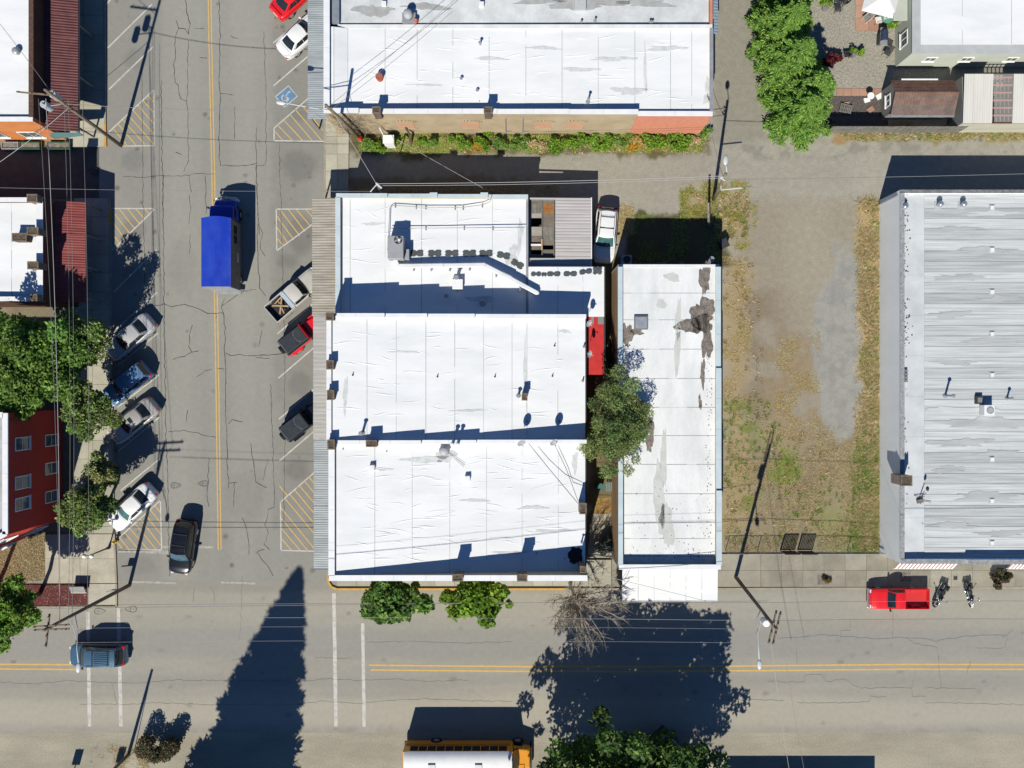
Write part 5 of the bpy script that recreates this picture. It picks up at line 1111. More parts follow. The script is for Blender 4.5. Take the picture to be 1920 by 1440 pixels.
def sedan(label, px, py, hdg, p, L=4.75, W=1.80, H=1.45, name='parked_car', glass=carglass, wglass=None, group='cars parked at an angle', sunroof=False, rackm=None, wing=False):
    r = place(label, 'car', px, py, hdg, name, group=group); k = L/4.75
    prof = [(-2.375*k,.60),(-2.33*k,.80),(-2.2*k,.96),(-1.55*k,1.00),(-.3*k,.96),(.85*k,.95),(1.6*k,.88),(2.05*k,.78),(2.28*k,.68),(2.375*k,.52)]
    b,hw,top,surf = body_shell(r, L, W, prof, p)
    cabin(r, 1.05*k, -1.72*k, .32*k, -.98*k, (.77,.74), (.58,.56), top, H, p, glass, wglass, sunroof=sunroof)
    lamps(r, L, hw, top); mirrors(r, .78*k, W/2-.06, 1.0, p); wheels(r, (1.42*k,-1.36*k), W-.24)
    gaps(r, surf, hw, [('x',1.08*k),('y',(.74,1.08*k,2.12*k)),('x',2.14*k),('x',-1.80*k),('y',(.78,-2.2*k,-1.8*k))])
    MB().obox((L/2-.05,0,.42),(.06,1.1,.14)).build('grille', plastic, r, world=False); MB().obox((-L/2-.002,0,.62),(.03,.5,.12)).build('number_plate', white_trim, r, world=False)
    if wing: MB().obox((-L/2+.2,0,1.08),(.22,1.3,.04)).obox((-L/2+.2,-.5,1.03),(.1,.05,.1)).obox((-L/2+.2,.5,1.03),(.1,.05,.1)).build('spoiler', p, r, world=False, bevel=.01)
    return r
def suv(label, px, py, hdg, p, L=4.7, W=1.85, H=1.72, name='parked_car', boxy=False, rack=True, group=None, glass=carglass, wglass=None, cat='car', rails=chrome, hood=1.15, bulge=.10, ribs=False):
    r = place(label, cat, px, py, hdg, name, z=.9, group=group); h = L/2
    prof = [(-h,.62),(-h+.05,.95),(-h+.25,1.05),(0,1.04),(h-hood-.1,1.05),(h-.55,.98),(h-.15,.86),(h-.03,.72),(h,.58)]
    b,hw,top,surf = body_shell(r, L, W, prof, p, nose=.2 if boxy else .34, tail=.1 if boxy else .2, taper=.2 if boxy else .34)
    rb = -h+.06 if boxy else -h+.10; rr = -h+.30 if boxy else -h+.5; fb = h-hood; fr = fb-(.55 if boxy else .72)
    rf = cabin(r, fb, rb, fr, rr, (W/2-.1,W/2-.12), (W/2-.24,W/2-.27), top, H, p, glass, wglass, bulge=.05 if boxy else bulge, panes=3, crown=.045)
    lamps(r, L, hw, top, zr=.98); mirrors(r, fb-.3, W/2-.05, 1.12, plastic); wheels(r, (h-.92,-h+.98), W-.24, .36)
    gaps(r, surf, hw, [('x',fb+.06),('y',(.74,fb+.06,h-.22)),('x',h-.22)])
    MB().obox((h-.04,0,.55),(.06,1.1,.2)).build('grille', plastic, r, world=False)
    if rack:
        for s in (-1,1): MB().tube([(rr+.15,s*(W/2-.34),H-.0),(rr+.25,s*(W/2-.34),H+.085),(fr-.35,s*(W/2-.34),H+.085),(fr-.2,s*(W/2-.34),H+.02)],.018,6).build('roof_rail', rails, r, world=False, smooth=True)
        for x in (rr+.55, fr-.75): MB().obox((x,0,H+.10),(.05,W-.66,.03)).build('crossbar', plastic, r, world=False)
    if ribs:
        for y in linspace(-(W/2-.42), W/2-.42, 7): MB().obox(((rr+.3+fr-.95)/2+.1,y,H+.045+.05*(1-(y/(W/2))**2)),(fr-rr-1.3,.035,.02)).build('roof_rib', p, r, world=False)
    return r
def pickup(label, px, py, hdg, p, L=5.1, W=1.82, H=1.62, cabL=1.55, hoodL=1.35, name='pickup_truck', group=None, bedm=None, load=None):
    r = place(label, 'pickup', px, py, hdg, name, z=.8, group=group); h = L/2; bx = h-hoodL-cabL   # bed front
    Lf = h-bx; xc = (h+bx)/2
    prof = [(-Lf/2,.95),(-Lf/2+.02,1.02),(Lf/2-hoodL,1.03),(Lf/2-.5,.97),(Lf/2-.12,.88),(Lf/2-.02,.75),(Lf/2,.6)]
    sub = empty('cab_assembly', xc, 0, 0); sub.parent = r
    b,hw,top,surf = body_shell(sub, Lf, W, prof, p, nose=.12, tail=0.0, taper=.14, zb=.34, name='cab_body')
    cabin(sub, Lf/2-hoodL, -Lf/2+.03, Lf/2-hoodL-.52, -Lf/2+.16, (W/2-.12,W/2-.1), (W/2-.24,W/2-.22), top, H, p, bulge=.05, panes=2, crown=.04)
    gaps(sub, surf, hw, [('x',Lf/2-hoodL+.05),('y',(.76,Lf/2-hoodL+.05,Lf/2-.12))])
    # flatten the helper level so parts sit directly on the truck
    for ch in list(sub.children): ch.parent = r; ch.location.x += xc
    bpy.data.objects.remove(sub)
    bl = bx-.03; t = .09; z0 = .55; z1 = 1.05
    MB().box(-h+.02,bl,-W/2+.1,W/2-.1,z0-.06,z0).build('bed_floor', bedm or p, r, world=False)
    for s in (-1,1): 
        MB().box(-h+.06,bl,min(s*(W/2-.01),s*(W/2-t)),max(s*(W/2-.01),s*(W/2-t)),.38,z1).build('bed_side', p, r, world=False, bevel=.02)
        MB().obox((-h+1.1,s*(W/2-.2),z0+.12),(.75,.2,.25)).build('wheel_well', bedm or p, r, world=False, bevel=.03)
    MB().box(-h,-h+.07,-W/2+.03,W/2-.03,.45,z1-.01).build('tailgate', p, r, world=False, bevel=.02); MB().box(bl-.05,bl,-W/2+t,W/2-t,z0,z1-.02).build('bed_front', p, r, world=False)
    MB().box(-h-.1,-h-.01,-W/2+.05,W/2-.05,.4,.56).build('rear_bumper', chrome, r, world=False, bevel=.02); MB().box(h-.04,h+.09,-W/2+.04,W/2-.04,.42,.62).build('front_bumper', chrome, r, world=False, bevel=.03)
    for s in (-1,1):
        MB().obox((h-.05,s*(W/2-.22),.78),(.08,.28,.14)).build('headlight', lampw, r, world=False); MB().obox((-h+.03,s*(W/2-.06),.82),(.09,.1,.26)).build('tail_light', lampr, r, world=False)
    mirrors(r, h-hoodL-.25, W/2-.06, 1.1, plastic); wheels(r, (h-.85,-h+1.1), W-.26, .35)
    return r
def jeep(label, px, py, hdg, p, top_m, group=None):
    r = place(label, 'jeep', px, py, hdg, 'off_road_vehicle', z=1.2, group=group)
    L = 3.9; h = L/2
    MB().box(-h,.62,-.76,.76,.42,1.12).build('tub', p, r, world=False, bevel=.05)
    MB().hexa([(.62,-.7,.5),(h-.05,-.58,.5),(h-.05,.58,.5),(.62,.7,.5),(.62,-.7,1.13),(h-.05,-.56,1.06),(h-.05,.56,1.06),(.62,.7,1.13)]).build('hood', p, r, world=False, bevel=.05)
    for s in (-1,1):
        MB().hexa([(h-1.15,s*.62,.8),(h-.05,s*.62,.8),(h-.05,s*.90,.8),(h-1.15,s*.90,.8),(h-1.15,s*.62,.90),(h-.05,s*.62,.9),(h-.1,s*.90,.86),(h-1.1,s*.90,.86)] if s>0 else [(h-1.15,-.90,.8),(h-.05,-.90,.8),(h-.05,-.62,.8),(h-1.15,-.62,.8),(h-1.1,-.90,.86),(h-.1,-.90,.86),(h-.05,-.62,.9),(h-1.15,-.62,.9)]).build('front_fender', p, r, world=False, bevel=.02)
        MB().obox((-h+.85,s*.84,.88),(1.05,.20,.06)).build('rear_fender', p, r, world=False, bevel=.02)
        MB().obox((h+.0,s*.4,.84),(.06,.2,.2)).build('headlight', lampw, r, world=False, bevel=.04); MB().obox((-h-.02,s*.68,.85),(.07,.12,.2)).build('tail_light', lampr, r, world=False)
        for xa,xb in ((-h+.12,-.55),(-.5,.38)): MB().obox(((xa+xb)/2,s*.72,1.42),(xb-xa-.06,.02,.42),0,s*-.12).build('side_window', carglass, r, world=False)
    MB().hexa([(-h+.02,-.75,1.13),(.58,-.74,1.13),(.58,.74,1.13),(-h+.02,.75,1.13),(-h+.10,-.68,1.78),(.34,-.66,1.80),(.34,.66,1.80),(-h+.10,.68,1.78)]).build('soft_top', top_m, r, world=False, bevel=.06)
    for y in linspace(-.5,.5,7): MB().box(-h+.16,.28,y-.012,y+.012,1.795,1.812).build('roof_seam', softtop_b if top_m is softtop else softtop, r, world=False)
    MB().box(-.62,-.56,-.64,.64,1.797,1.816).build('roof_seam', softtop_b, r, world=False)
    st = MB()
    for y in linspace(-.58,.58,9): st.ball((-h+.2,y,1.80),.022,6,4)
    for t in linspace(0,1,9): a = R(-80+160*t); st.ball((-.42-.28*math.cos(a)+.2,.5*math.sin(a),1.812),.02,6,4)
    st.build('rivets', white_trim, r, world=False)
    MB().grid(lambda u,v: Vector((.64-.24*v,(u*2-1)*(.66-.02*v),1.16+.58*v)), 6, 3).build('windshield', carglass, r, world=False)
    MB().tube([(.66,-.71,1.14),(.40,-.68,1.78),(.40,.68,1.78),(.66,.71,1.14)],.035,6).build('windshield_frame', p, r, world=False)
    sw_ = MB().cyl((-h-.26,0.05,1.0),(-h-.04,.05,1.0),.37,n=24).build('spare_wheel', rubber, r, world=False, bevel=.04); MB().cyl((-h-.275,.05,1.0),(-h-.25,.05,1.0),.2,n=16).build('spare_cover', plastic, sw_, world=False)
    MB().box(h+.02,h+.16,-.72,.72,.48,.64).build('front_bumper', plastic, r, world=False, bevel=.03); MB().box(-h-.12,-h,-.68,.68,.42,.56).build('rear_bumper', plastic, r, world=False, bevel=.03)
    mirrors(r, .55, .70, 1.25, plastic); wheels(r, (h-.58,-h+.85), 1.52, .38, .25)
    return r
G1 = 'cars parked at an angle along the left sidewalk'; G2 = 'vehicles parked at an angle by the canopies'
sedan('silver sedan parked nose-in under the leafy street trees', 244,632,220, P_silver, group=G1)
suv('blue wagon with leaf shadows on its roof, parked between two sedans', 237,719,219, P_blue, L=4.3, W=1.75, H=1.62, boxy=True, rack=False, group=G1)
sedan('grey beige sedan with sunroof parked beside the second street tree', 250,789,219, P_grey, group=G1, sunroof=True)
sedan('white sedan parked next to the striped corner on the left', 247,951,223, P_white, group=G1, wglass=tealglass)
suv('black suv driving on the side street near the corner', 342,1026,262, P_black, L=4.6, H=1.78, name='suv', cat='suv', rack=True, wglass=M('car_glass_blue', (.06,.12,.16), (.03,.07,.1), scale=3, rough=.06, spec=.7), rails=dark_metal)
suv('blue grey minivan crossing the left crosswalk', 182,1229,180, P_steel, L=4.75, W=1.9, H=1.78, name='minivan', cat='minivan', hood=.95, rails=plastic, ribs=True)
suv('white suv with roof rack parked by the lean-to shed', 1135,440,265, P_white, L=4.7, W=1.85, H=1.7, name='suv', cat='suv', rails=plastic, wglass=tealglass, ribs=True, hood=1.25)
sedan('white sedan half under the long blue grey canopy', 566,64,43, P_white, group=G2)
sedan('red sedan at the top edge parked beside the white one', 553,-8,43, P_red, L=4.6, group=G2, wing=True)
pk = pickup('silver pickup with timber cross in its bed under the canopy', 552,553,41, P_tan, L=5.2, H=1.66, cabL=1.75, hoodL=1.4, group=G2, bedm=plastic)
woodn = M('raw_timber', S(206,180,140), S(180,150,112), scale=3, rough=.85)
MB().obox((-1.45,0,.98),(1.35,.12,.06),.75).obox((-1.45,0,1.045),(1.35,.12,.06),-.75).obox((-1.45,.5,.96),(1.2,.1,.05),.1).obox((-1.5,-.1,.93),(1.1,.1,.05),1.3).build('timber_cross', woodn, pk, world=False)
MB().box(-.88,-.52,-.8,.8,.8,1.09).build('tool_box', M('tool_box_pale', S(190,206,220), rough=.35), pk, world=False, bevel=.02)
jeep('red jeep with slate soft top and rear spare wheel', 565,628,38, P_red, softtop, G2)
jeep('black jeep with slate soft top and rear spare wheel', 567,790,38, P_black, softtop, G2)
pickup('bright red pickup parked at the kerb beside two motorcycles', 1686,1122.5,180, P_red, L=4.95, W=1.72, H=1.55, cabL=1.5, hoodL=1.35, bedm=paint('red_bed', (.5,.02,.022), 0,.5,.1))

# ---- blue box truck
tx_, ty_ = -24.0, 10.7
t = thing('box_truck', 'bright blue box truck driving in the middle of the side street', 'truck', tx_, ty_, .004, 0)
bw = 1.18
def boxroof(u,v): x = -bw+2*bw*u; return Vector((x, -2.8+5.55*v + (.16*(1-(2*u-1)**2) if v > .99 else 0), 3.40+.09*(1-(2*u-1)**2)))
MB().grid(boxroof, 10, 6).build('roof', P_royal, t, smooth=True, world=False)
for yy in linspace(-2.2,2.2,7): MB().grid(lambda u,v: Vector((-bw+.04+2*(bw-.04)*u, yy-.02+.04*v, 3.404+.09*(1-(2*(.017+.966*u)-1)**2))), 10, 1).build('roof_rib', P_royal, t, smooth=True, world=False)
for xx in (-bw+.03,bw-.03):
    rv_ = MB()
    for yy in linspace(-2.7,2.6,30): rv_.ball((xx,yy,3.412),.014,6,4)
    rv_.build('rivets', galv, t, world=False)
truckside = M('truck_side', S(120,122,124), S(100,102,104), scale=1.5, rough=.6)
MB().box(-bw,bw,-2.8,2.75,.95,3.39).build('cargo_box', truckside, t, world=False)
MB().box(-bw-.015,-bw+.05,-2.8,2.8,3.3,3.41).box(bw-.05,bw+.015,-2.8,2.8,3.3,3.41).build('roof_trim', P_royal, t, world=False)
MB().box(-bw,bw,-2.86,-2.8,.9,3.36).build('rear_door', galv, t, world=False); MB().box(-1.1,1.1,-3.1,-2.82,.45,.62).build('rear_bumper', galv, t, world=False)
for y in (1.2,2.0): MB().box(bw,bw+.02,y-.34,y+.34,1.9,2.6).build('side_window', carglass, t, world=False)
MB().box(bw,bw+.03,-.6,.2,1.5,1.9).build('side_vent', galv, t, world=False)
MB().box(-1.0,1.0,2.8,4.05,.6,2.2).build('cab', P_royal, t, world=False, bevel=.16)
MB().hexa([(-.95,3.95,.6),(.95,3.95,.6),(.9,4.7,.6),(-.9,4.7,.6),(-.95,3.95,1.45),(.95,3.95,1.45),(.86,4.66,1.25),(-.86,4.66,1.25)]).build('hood', P_royal, t, world=False, bevel=.08)
MB().grid(lambda u,v: Vector(((2*u-1)*(.9-.06*v), 4.09-.10*v+.04*(1-(2*u-1)**2), 1.5+.6*v)), 8, 3, True).build('windshield', carglass, t, world=False)
MB().box(-1.0,1.0,2.76,2.95,.5,2.35).build('cab_gap', plastic, t, world=False)
for s in (-1,1): MB().box(min(s*1.0,s*1.02),max(s*1.0,s*1.02),3.1,3.85,1.5,2.05).build('door_window', carglass, t, world=False); MB().obox((s*1.25,3.95,1.75),(.2,.12,.4)).build('mirror', plastic, t, world=False, bevel=.03); MB().obox((s*.7,4.7,.95),(.3,.1,.2)).build('headlight', lampw, t, world=False)
bar = MB(); bar.tube([(-1.05,4.72,.98),(-.8,4.9,1.02),(0,4.98,1.03),(.8,4.9,1.02),(1.05,4.72,.98)],.06,8); bar.tube([(-1.0,4.74,.62),(0,4.96,.62),(1.0,4.74,.62)],.06,8)
for x in (-.7,-.25,.25,.7): bar.cyl((x,4.9,.6),(x,4.9,1.02),.035,n=6)
bar.build('push_bar', white_trim, t, world=False, smooth=True)
for y in (3.6,-1.9):
    for s in (-1,1):
        w_ = MB().cyl((s*.78,y,.45),(s*1.06,y,.45),.45,n=20).build('wheel', rubber, t, world=False); MB().cyl((s*1.0,y,.45),(s*1.07,y,.45),.24,n=14).build('rim', rimm, w_, world=False)
MB().box(-.5,.5,-2.7,4.2,.5,.9).build('chassis', plastic, t, world=False)

# ---- school bus (front to the right)
by = -31.35; bxr, bxf = g(756,0,2.2)[0], g(962,0,2.4)[0]
bus = thing('school_bus', 'yellow school bus with white roof parked beside the big tree', 'bus', (bxr+bxf)/2, by, .004)
cxm = (bxr+bxf)/2; hl = (bxf-bxr)/2; hwid = 1.2
def busroof(u,v): a = -1+2*v; return Vector((cxm-hl+.12+(2*hl-.2)*u, by+a*(hwid+.005), 2.60+.34*(1-abs(a)**3.2) - .05*(max(0,abs(2*u-1)-.9)*10)**2))
MB().grid(busroof, 24, 14).build('roof', M('bus_roof_white', (.72,.73,.73), (.66,.67,.67), scale=1, rough=.4), bus, smooth=True)
MB().box(bxr,bxf,by-hwid,by+hwid,.45,2.62).build('body', P_schoolbus, bus, bevel=.06)
0 and MB().hexa([(bxr,by-hwid,2.6),(bxf,by-hwid,2.6),(bxf,by+hwid,2.6),(bxr,by+hwid,2.6),(bxr+.03,by-hwid+.1,2.9),(bxf-.03,by-hwid+.1,2.9),(bxf-.03,by+hwid-.1,2.9),(bxr+.03,by+hwid-.1,2.9)]).build('roof_end', P_schoolbus, bus)
n = 11
for s in (-1,1):
    for i in range(n):
        a = bxr+.55+i*(2*hl-1.0)/n; b = a+(2*hl-1.0)/n-.07
        MB().box(a,b,min(by+s*hwid,by+s*(hwid+.012)),max(by+s*hwid,by+s*(hwid+.012)),1.62,2.5).build('side_window', carglass, bus)
    for z_ in (1.1,1.4): MB().box(bxr+.1,bxf-.2,min(by+s*hwid,by+s*(hwid+.03)),max(by+s*hwid,by+s*(hwid+.03)),z_,z_+.07).build('rub_rail', plastic if z_ > 1.3 else P_schoolbus, bus)
MB().hexa([(bxf,by-1.0,.5),(bxf+1.5,by-.85,.5),(bxf+1.5,by+.85,.5),(bxf,by+1.0,.5),(bxf,by-1.0,1.55),(bxf+1.4,by-.75,1.3),(bxf+1.4,by+.75,1.3),(bxf,by+1.0,1.55)]).build('hood', P_schoolbus, bus, bevel=.1)
MB().grid(lambda u,v: Vector((bxf+.5*(1-v)*1.0*(1-.35*(2*u-1)**2)+.02, by+(2*u-1)*1.08, 1.56+.9*v)), 8, 4, False).build('windshield', carglass, bus)
for px in (809,897):
    x,_ = g(px,0,3); o = MB().box(x-.3,x+.3,by-.32,by+.3,2.93,3.05).build('roof_hatch', M('hatch_white', (.6,.61,.6), (.5,.51,.5), scale=4, rough=.5), bus, bevel=.03)
for x in (bxf+.4, bxr+2.6):
    for s in (-1,1):
        w_ = MB().cyl((x,by+s*.85,.5),(x,by+s*1.22,.5),.5,n=20).build('wheel', rubber, bus); MB().cyl((x,by+s*1.15,.5),(x,by+s*1.235,.5),.26,n=14).build('rim', rimm, w_)
for s in (-1,1): MB().tube([(bxf-.1,by+s*1.15,2.3),(bxf+.7,by+s*1.35,2.3),(bxf+.8,by+s*1.35,1.8)],.025,6).obox((bxf+.8,by+s*1.35,1.75),(.08,.22,.34)).build('mirror', plastic, bus)
MB().box(bxr-.08,bxr,by-1.15,by+1.15,.45,.75).build('rear_bumper', plastic, bus); MB().box(bxf+1.42,bxf+1.6,by-1.1,by+1.1,.4,.7).build('front_bumper', plastic, bus)

# ---- motorcycles
def motorcycle(label, px, py, hdg, fw, lean=0.12):
    r = place(label, 'motorcycle', px, py, hdg, 'motorcycle', z=.5, group='motorcycles parked at the kerb')
    def whl(x, m, nm):
        mb = MB(); pts = [(x+.31*math.cos(a), 0, .31+.31*math.sin(a)) for a in np.linspace(0,6.2832,25)]; mb.tube(pts, .062, 8, caps=False); o = mb.build(nm, m, r, smooth=True, world=False)
        sp = MB(); 
        for k in range(8): a = k*.785; sp.cyl((x,0,.31),(x+.27*math.cos(a),0,.31+.27*math.sin(a)),.008,n=5)
        sp.cyl((x,-.07,.31),(x,.07,.31),.06,n=10); sp.build('spokes', chrome, o, world=False)
    whl(.82, rubber, 'front_wheel'); whl(-.72, rubber, 'rear_wheel')
    MB().grid(lambda u,v: Vector((.82+.40*math.cos(R(20+140*u)), (v-.5)*.17, .31+.40*math.sin(R(20+140*u))+.02*math.sin(math.pi*v))), 10, 4).build('front_fender', fw, r, smooth=True, world=False)
    MB().grid(lambda u,v: Vector((-.72+.42*math.cos(R(15+160*u)), (v-.5)*.2, .31+.42*math.sin(R(15+160*u))+.02*math.sin(math.pi*v))), 10, 4).build('rear_fender', P_black, r, smooth=True, world=False)
    MB().ball((.22,0,.80),.3,14,9,(1.0,.55,.45)).build('fuel_tank', P_black, r, smooth=True, world=False)
    MB().ball((-.25,0,.72),.3,14,8,(1.0,.62,.3)).ball((-.62,0,.80),.22,12,8,(.9,.6,.35)).build('seat', plastic, r, smooth=True, world=False)
    MB().box(-.28,.3,-.17,.17,.25,.58).cyl((.12,-.2,.5),(.2,-.3,.72),.09,n=10).cyl((.12,.2,.5),(.2,.3,.72),.09,n=10).build('engine', galv, r, world=False, bevel=.03)
    MB().tube([(.15,-.2,.3),(-.3,-.26,.28),(-1.0,-.28,.33)],.05,8).tube([(.15,.2,.3),(-.3,.26,.28),(-1.0,.28,.33)],.05,8).build('exhaust_pipe', chrome, r, smooth=True, world=False)
    MB().cyl((.82,-.1,.31),(.52,-.1,.98),.025,n=8).cyl((.82,.1,.31),(.52,.1,.98),.025,n=8).build('fork', chrome, r, world=False)
    MB().tube([(.28,-.45,1.04),(.45,-.32,1.08),(.52,0,1.02),(.45,.32,1.08),(.28,.45,1.04)],.018,6).build('handlebar', chrome, r, smooth=True, world=False)
    for s in (-1,1): MB().cyl((.20,s*.47,1.03),(.33,s*.43,1.05),.028,n=8).build('grip', rubber, r, world=False); MB().ball((.40,s*.45,1.18),.06,8,6,(.4,1,.8)).build('mirror', chrome, r, smooth=True, world=False)
    MB().ball((.68,0,.92),.10,10,8).build('headlight', chrome, r, smooth=True, world=False)
    for s in (-1,1): MB().obox((-.75,s*.25,.55),(.48,.16,.28)).build('saddlebag', plastic, r, world=False, bevel=.05)
    MB().tube([(0,.2,.25),(.1,.42,.0)],.015,6).build('side_stand', chrome, r, world=False)
    r.rotation_euler = (R(6),0,R(hdg)); return r
motorcycle('black motorcycle standing nearest the red pickup', 1765,1116,-118, P_black)
motorcycle('black motorcycle with pale front fender beside the small shrub', 1819,1114,-80, M('cream_fender', S(214,212,206), rough=.4))
# ================================================================ VEGETATION
def leafmat(name, trans=0.35, rough=.6):
    m = bpy.data.materials.new(name); m.use_nodes = True; n = m.node_tree.nodes; l = m.node_tree.links
    n.remove(n['Principled BSDF']); out = n['Material Output']
    a = n.new('ShaderNodeAttribute'); a.attribute_name = 'Col'
    d = n.new('ShaderNodeBsdfPrincipled'); d.inputs['Roughness'].default_value = rough; d.inputs['Specular IOR Level'].default_value = .25
    t = n.new('ShaderNodeBsdfTranslucent'); mx = n.new('ShaderNodeMixShader'); mx.inputs[0].default_value = trans
    l.new(a.outputs['Color'], d.inputs['Base Color']); l.new(a.outputs['Color'], t.inputs['Color'])
    l.new(d.outputs[0], mx.inputs[1]); l.new(t.outputs[0], mx.inputs[2]); l.new(mx.outputs[0], out.inputs['Surface']); return m
leafm = leafmat('leaf'); needlem = leafmat('needle', .35, .7); grassm = leafmat('grass_blade', .25, .8)
bark = M('bark', S(120,104,86), S(90,78,66), scale=3, rough=.95, stretch=(3,3,.6), bump=.5)
bark_pale = M('bark_pale', S(206,194,174), S(172,160,142), scale=3, rough=.95)
def unit_rand(n):
    v = RNG.normal(size=(n,3)); return v/np.linalg.norm(v,axis=1,keepdims=True)
def leaf_quads(pos, size, bias=.6, aspect=.5, direction=None, droop=0.0):
    n = len(pos); nm = unit_rand(n); nm[:,2] = np.abs(nm[:,2])+bias; nm /= np.linalg.norm(nm,axis=1,keepdims=True)
    t = unit_rand(n) if direction is None else direction + unit_rand(n)*.45
    if droop: t[:,2] -= droop
    t -= nm*(t*nm).sum(1,keepdims=True); t /= np.linalg.norm(t,axis=1,keepdims=True)+1e-9; b = np.cross(nm,t)
    s = (size*RNG.uniform(.6,1.3,n))[:,None]
    return np.stack([pos+t*s, pos+b*s*aspect, pos-t*s, pos-b*s*aspect],1).reshape(-1,3)
def pal_cols(pal, n, p=None, jitter=.22):
    pal = np.array(pal); c = pal[RNG.choice(len(pal), n, p=p)]; return c*RNG.uniform(1-jitter,1+jitter,(n,1))
GREEN = [S(128,166,74), S(110,150,64), S(148,182,88), S(94,130,56)]; LIME = [S(140,182,56), S(120,164,50), S(158,194,70), S(104,146,46)]
OLIVE = [S(156,168,104), S(138,152,90), S(176,184,122), S(118,132,78)]; DEEP = [S(96,138,58), S(82,122,52), S(116,156,70), S(68,104,46)]
def limb(mb, a, b, r0, r1, wob=.12, n=5):
    a = Vector(a); b = Vector(b); L = (b-a).length; pts = []
    for i in range(n+1):
        t = i/n; p = a.lerp(b,t)
        if 0 < i < n: p += Vector((random.uniform(-1,1),random.uniform(-1,1),random.uniform(-.5,.5)))*wob*L*.3
        pts.append(p)
    mb.tube(pts, r0, 7, taper=r1)
def tree(label, base, crown, pal, nl=9000, leaf=.16, lobes=18, lobe_r=.40, name='street_tree', cat='tree', trunk_r=.14, group=None, p=None, bias=.6, aspect=.55, barkm=None, shell=(.55,1.0), mat=None, fill=.25):
    global RNG
    RNG = np.random.default_rng(zlib.crc32(label.encode())); random.seed(zlib.crc32(label.encode()))
    cx,cy,cz,rx,ry,rz = crown; r = thing(name, label, cat, base[0], base[1], 0, 0, group); off = np.array([base[0],base[1],0])
    u = unit_rand(lobes); u[:,2] = u[:,2]*.9+.15
    lc = np.array([cx,cy,cz]) + u*np.array([rx,ry,rz])*RNG.uniform(.3,1.0,(lobes,1)); lr = np.mean([rx,ry])*lobe_r*RNG.uniform(.45,1.25,lobes)
    k = RNG.choice(lobes, int(nl*(1-fill)), p=lr**2/np.sum(lr**2)); d = unit_rand(len(k)); d[:,2] = d[:,2]*.8+.1
    clump = 1+ .22*np.sin(d[:,0]*7+k)*np.cos(d[:,1]*6+k*2)
    pos = lc[k] + d*(lr[k]*RNG.uniform(shell[0],shell[1],len(k))*clump)[:,None]
    nf = nl-len(k); q = unit_rand(nf)*(RNG.uniform(0,1,nf)**.45)[:,None]*.8; pos = np.concatenate([pos, np.array([cx,cy,cz])+q*np.array([rx,ry,rz])])
    tone = np.concatenate([RNG.uniform(.72,1.28,lobes)[k], np.full(nf,.8)])[:,None]*np.array([1,1,1]); warm = np.concatenate([RNG.uniform(-.12,.16,lobes)[k], np.zeros(nf)])
    cc_ = pal_cols(pal,len(pos),p)*tone; cc_[:,0] *= 1+warm; v = leaf_quads(pos, leaf, bias, aspect); c = np.repeat(cc_,4,0)
    o = fastmesh('crown', v-off, 4, mat or leafm, r, c)
    mb = MB(); top = Vector((cx,cy,cz-rz*.35)); limb(mb, (base[0],base[1],0), top, trunk_r, trunk_r*.6, .08)
    for i in range(min(lobes,14)): limb(mb, top.lerp(Vector((base[0],base[1],0)), .15*random.random()), Vector(lc[i]), trunk_r*.45, .02, .2)
    mb.build('trunk', barkm or bark, r, smooth=True); return r
G_ST = 'leafy street trees along the left sidewalk'
tree('large dense tree filling the gap between the left buildings', (-40.5,2.2), (*g(50,676,6.2),6.2,4.2,4.2,2.8), [S(120,158,68),S(100,138,58),S(142,176,80)], 24000, .16, 46, .25, 'shade_tree', trunk_r=.28)
tree('street tree beside the parked silver sedan', (-34.6,3.2), (*g(163,640,4.8),4.8,2.4,2.5,1.8), OLIVE+GREEN, 9000, .12, 30, .26, group=G_ST)
tree('street tree between the blue wagon and the red building', (-34.4,-2.4), (*g(170,772,4.2),4.2,2.2,2.3,1.6), OLIVE+GREEN, 8500, .12, 30, .26, group=G_ST)
tree('small street tree in deep shade above the green litter bin', (-34.2,-7.2), (*g(186,888,3.6),3.6,1.7,1.6,1.3), OLIVE, 4500, .12, 20, .28, group=G_ST)
tree('street tree just left of the parked white sedan', (-34.3,-10.2), (*g(158,955,4.6),4.6,2.3,2.5,1.7), OLIVE+GREEN, 9000, .12, 30, .26, group=G_ST)
tree('bright leafy tree in the lower left corner above the bark bed', (-40.2,-17.8), (*g(8,1142,6),6,2.5,3.0,2.2), LIME+GREEN, 10000, .15, 30, .26, name='shade_tree', trunk_r=.2)
tree('tree mostly outside the left edge shading the corner plaza', (-43.8,-17.0), (-42.6,-16.6,6.5,2.4,3.2,2.4), GREEN, 9000, .18, 14, .4, name='shade_tree', trunk_r=.2)
tree('dark green maple at the kerb, left of two below the white roofs', (-9.6,-16.7), (*g(732,1128,4.3),4.3,2.9,2.1,1.9), DEEP+GREEN, 9000, .18, 36, .24, name='maple_tree', group='maples in front of the corner shop', aspect=.8)
tree('bright green maple at the kerb, right of two below the white roofs', (-2.6,-16.6), (*g(896,1122,4.3),4.3,2.65,2.0,1.9), LIME, 7000, .18, 36, .24, name='maple_tree', group='maples in front of the corner shop', aspect=.8)
tree('olive green tree growing between the two white roofed buildings', (7.3,-3.2), (*g(1158,797,5.3),5.3,2.75,4.2,1.7), [S(142,166,96),S(124,148,82),S(162,182,112),S(106,128,72)], 26000, .10, 70, .20, name='shade_tree', trunk_r=.18, aspect=.30, fill=.12)
tree('large shade tree at the bottom edge beside the school bus', (8.6,-36.5), (8.5,-34.2,7.5,9.6,9.7,4.4), [S(80,110,46),S(68,96,40),S(96,126,54),S(114,144,64)], 46000, .20, 230, .10, name='shade_tree', trunk_r=.4, fill=.34)
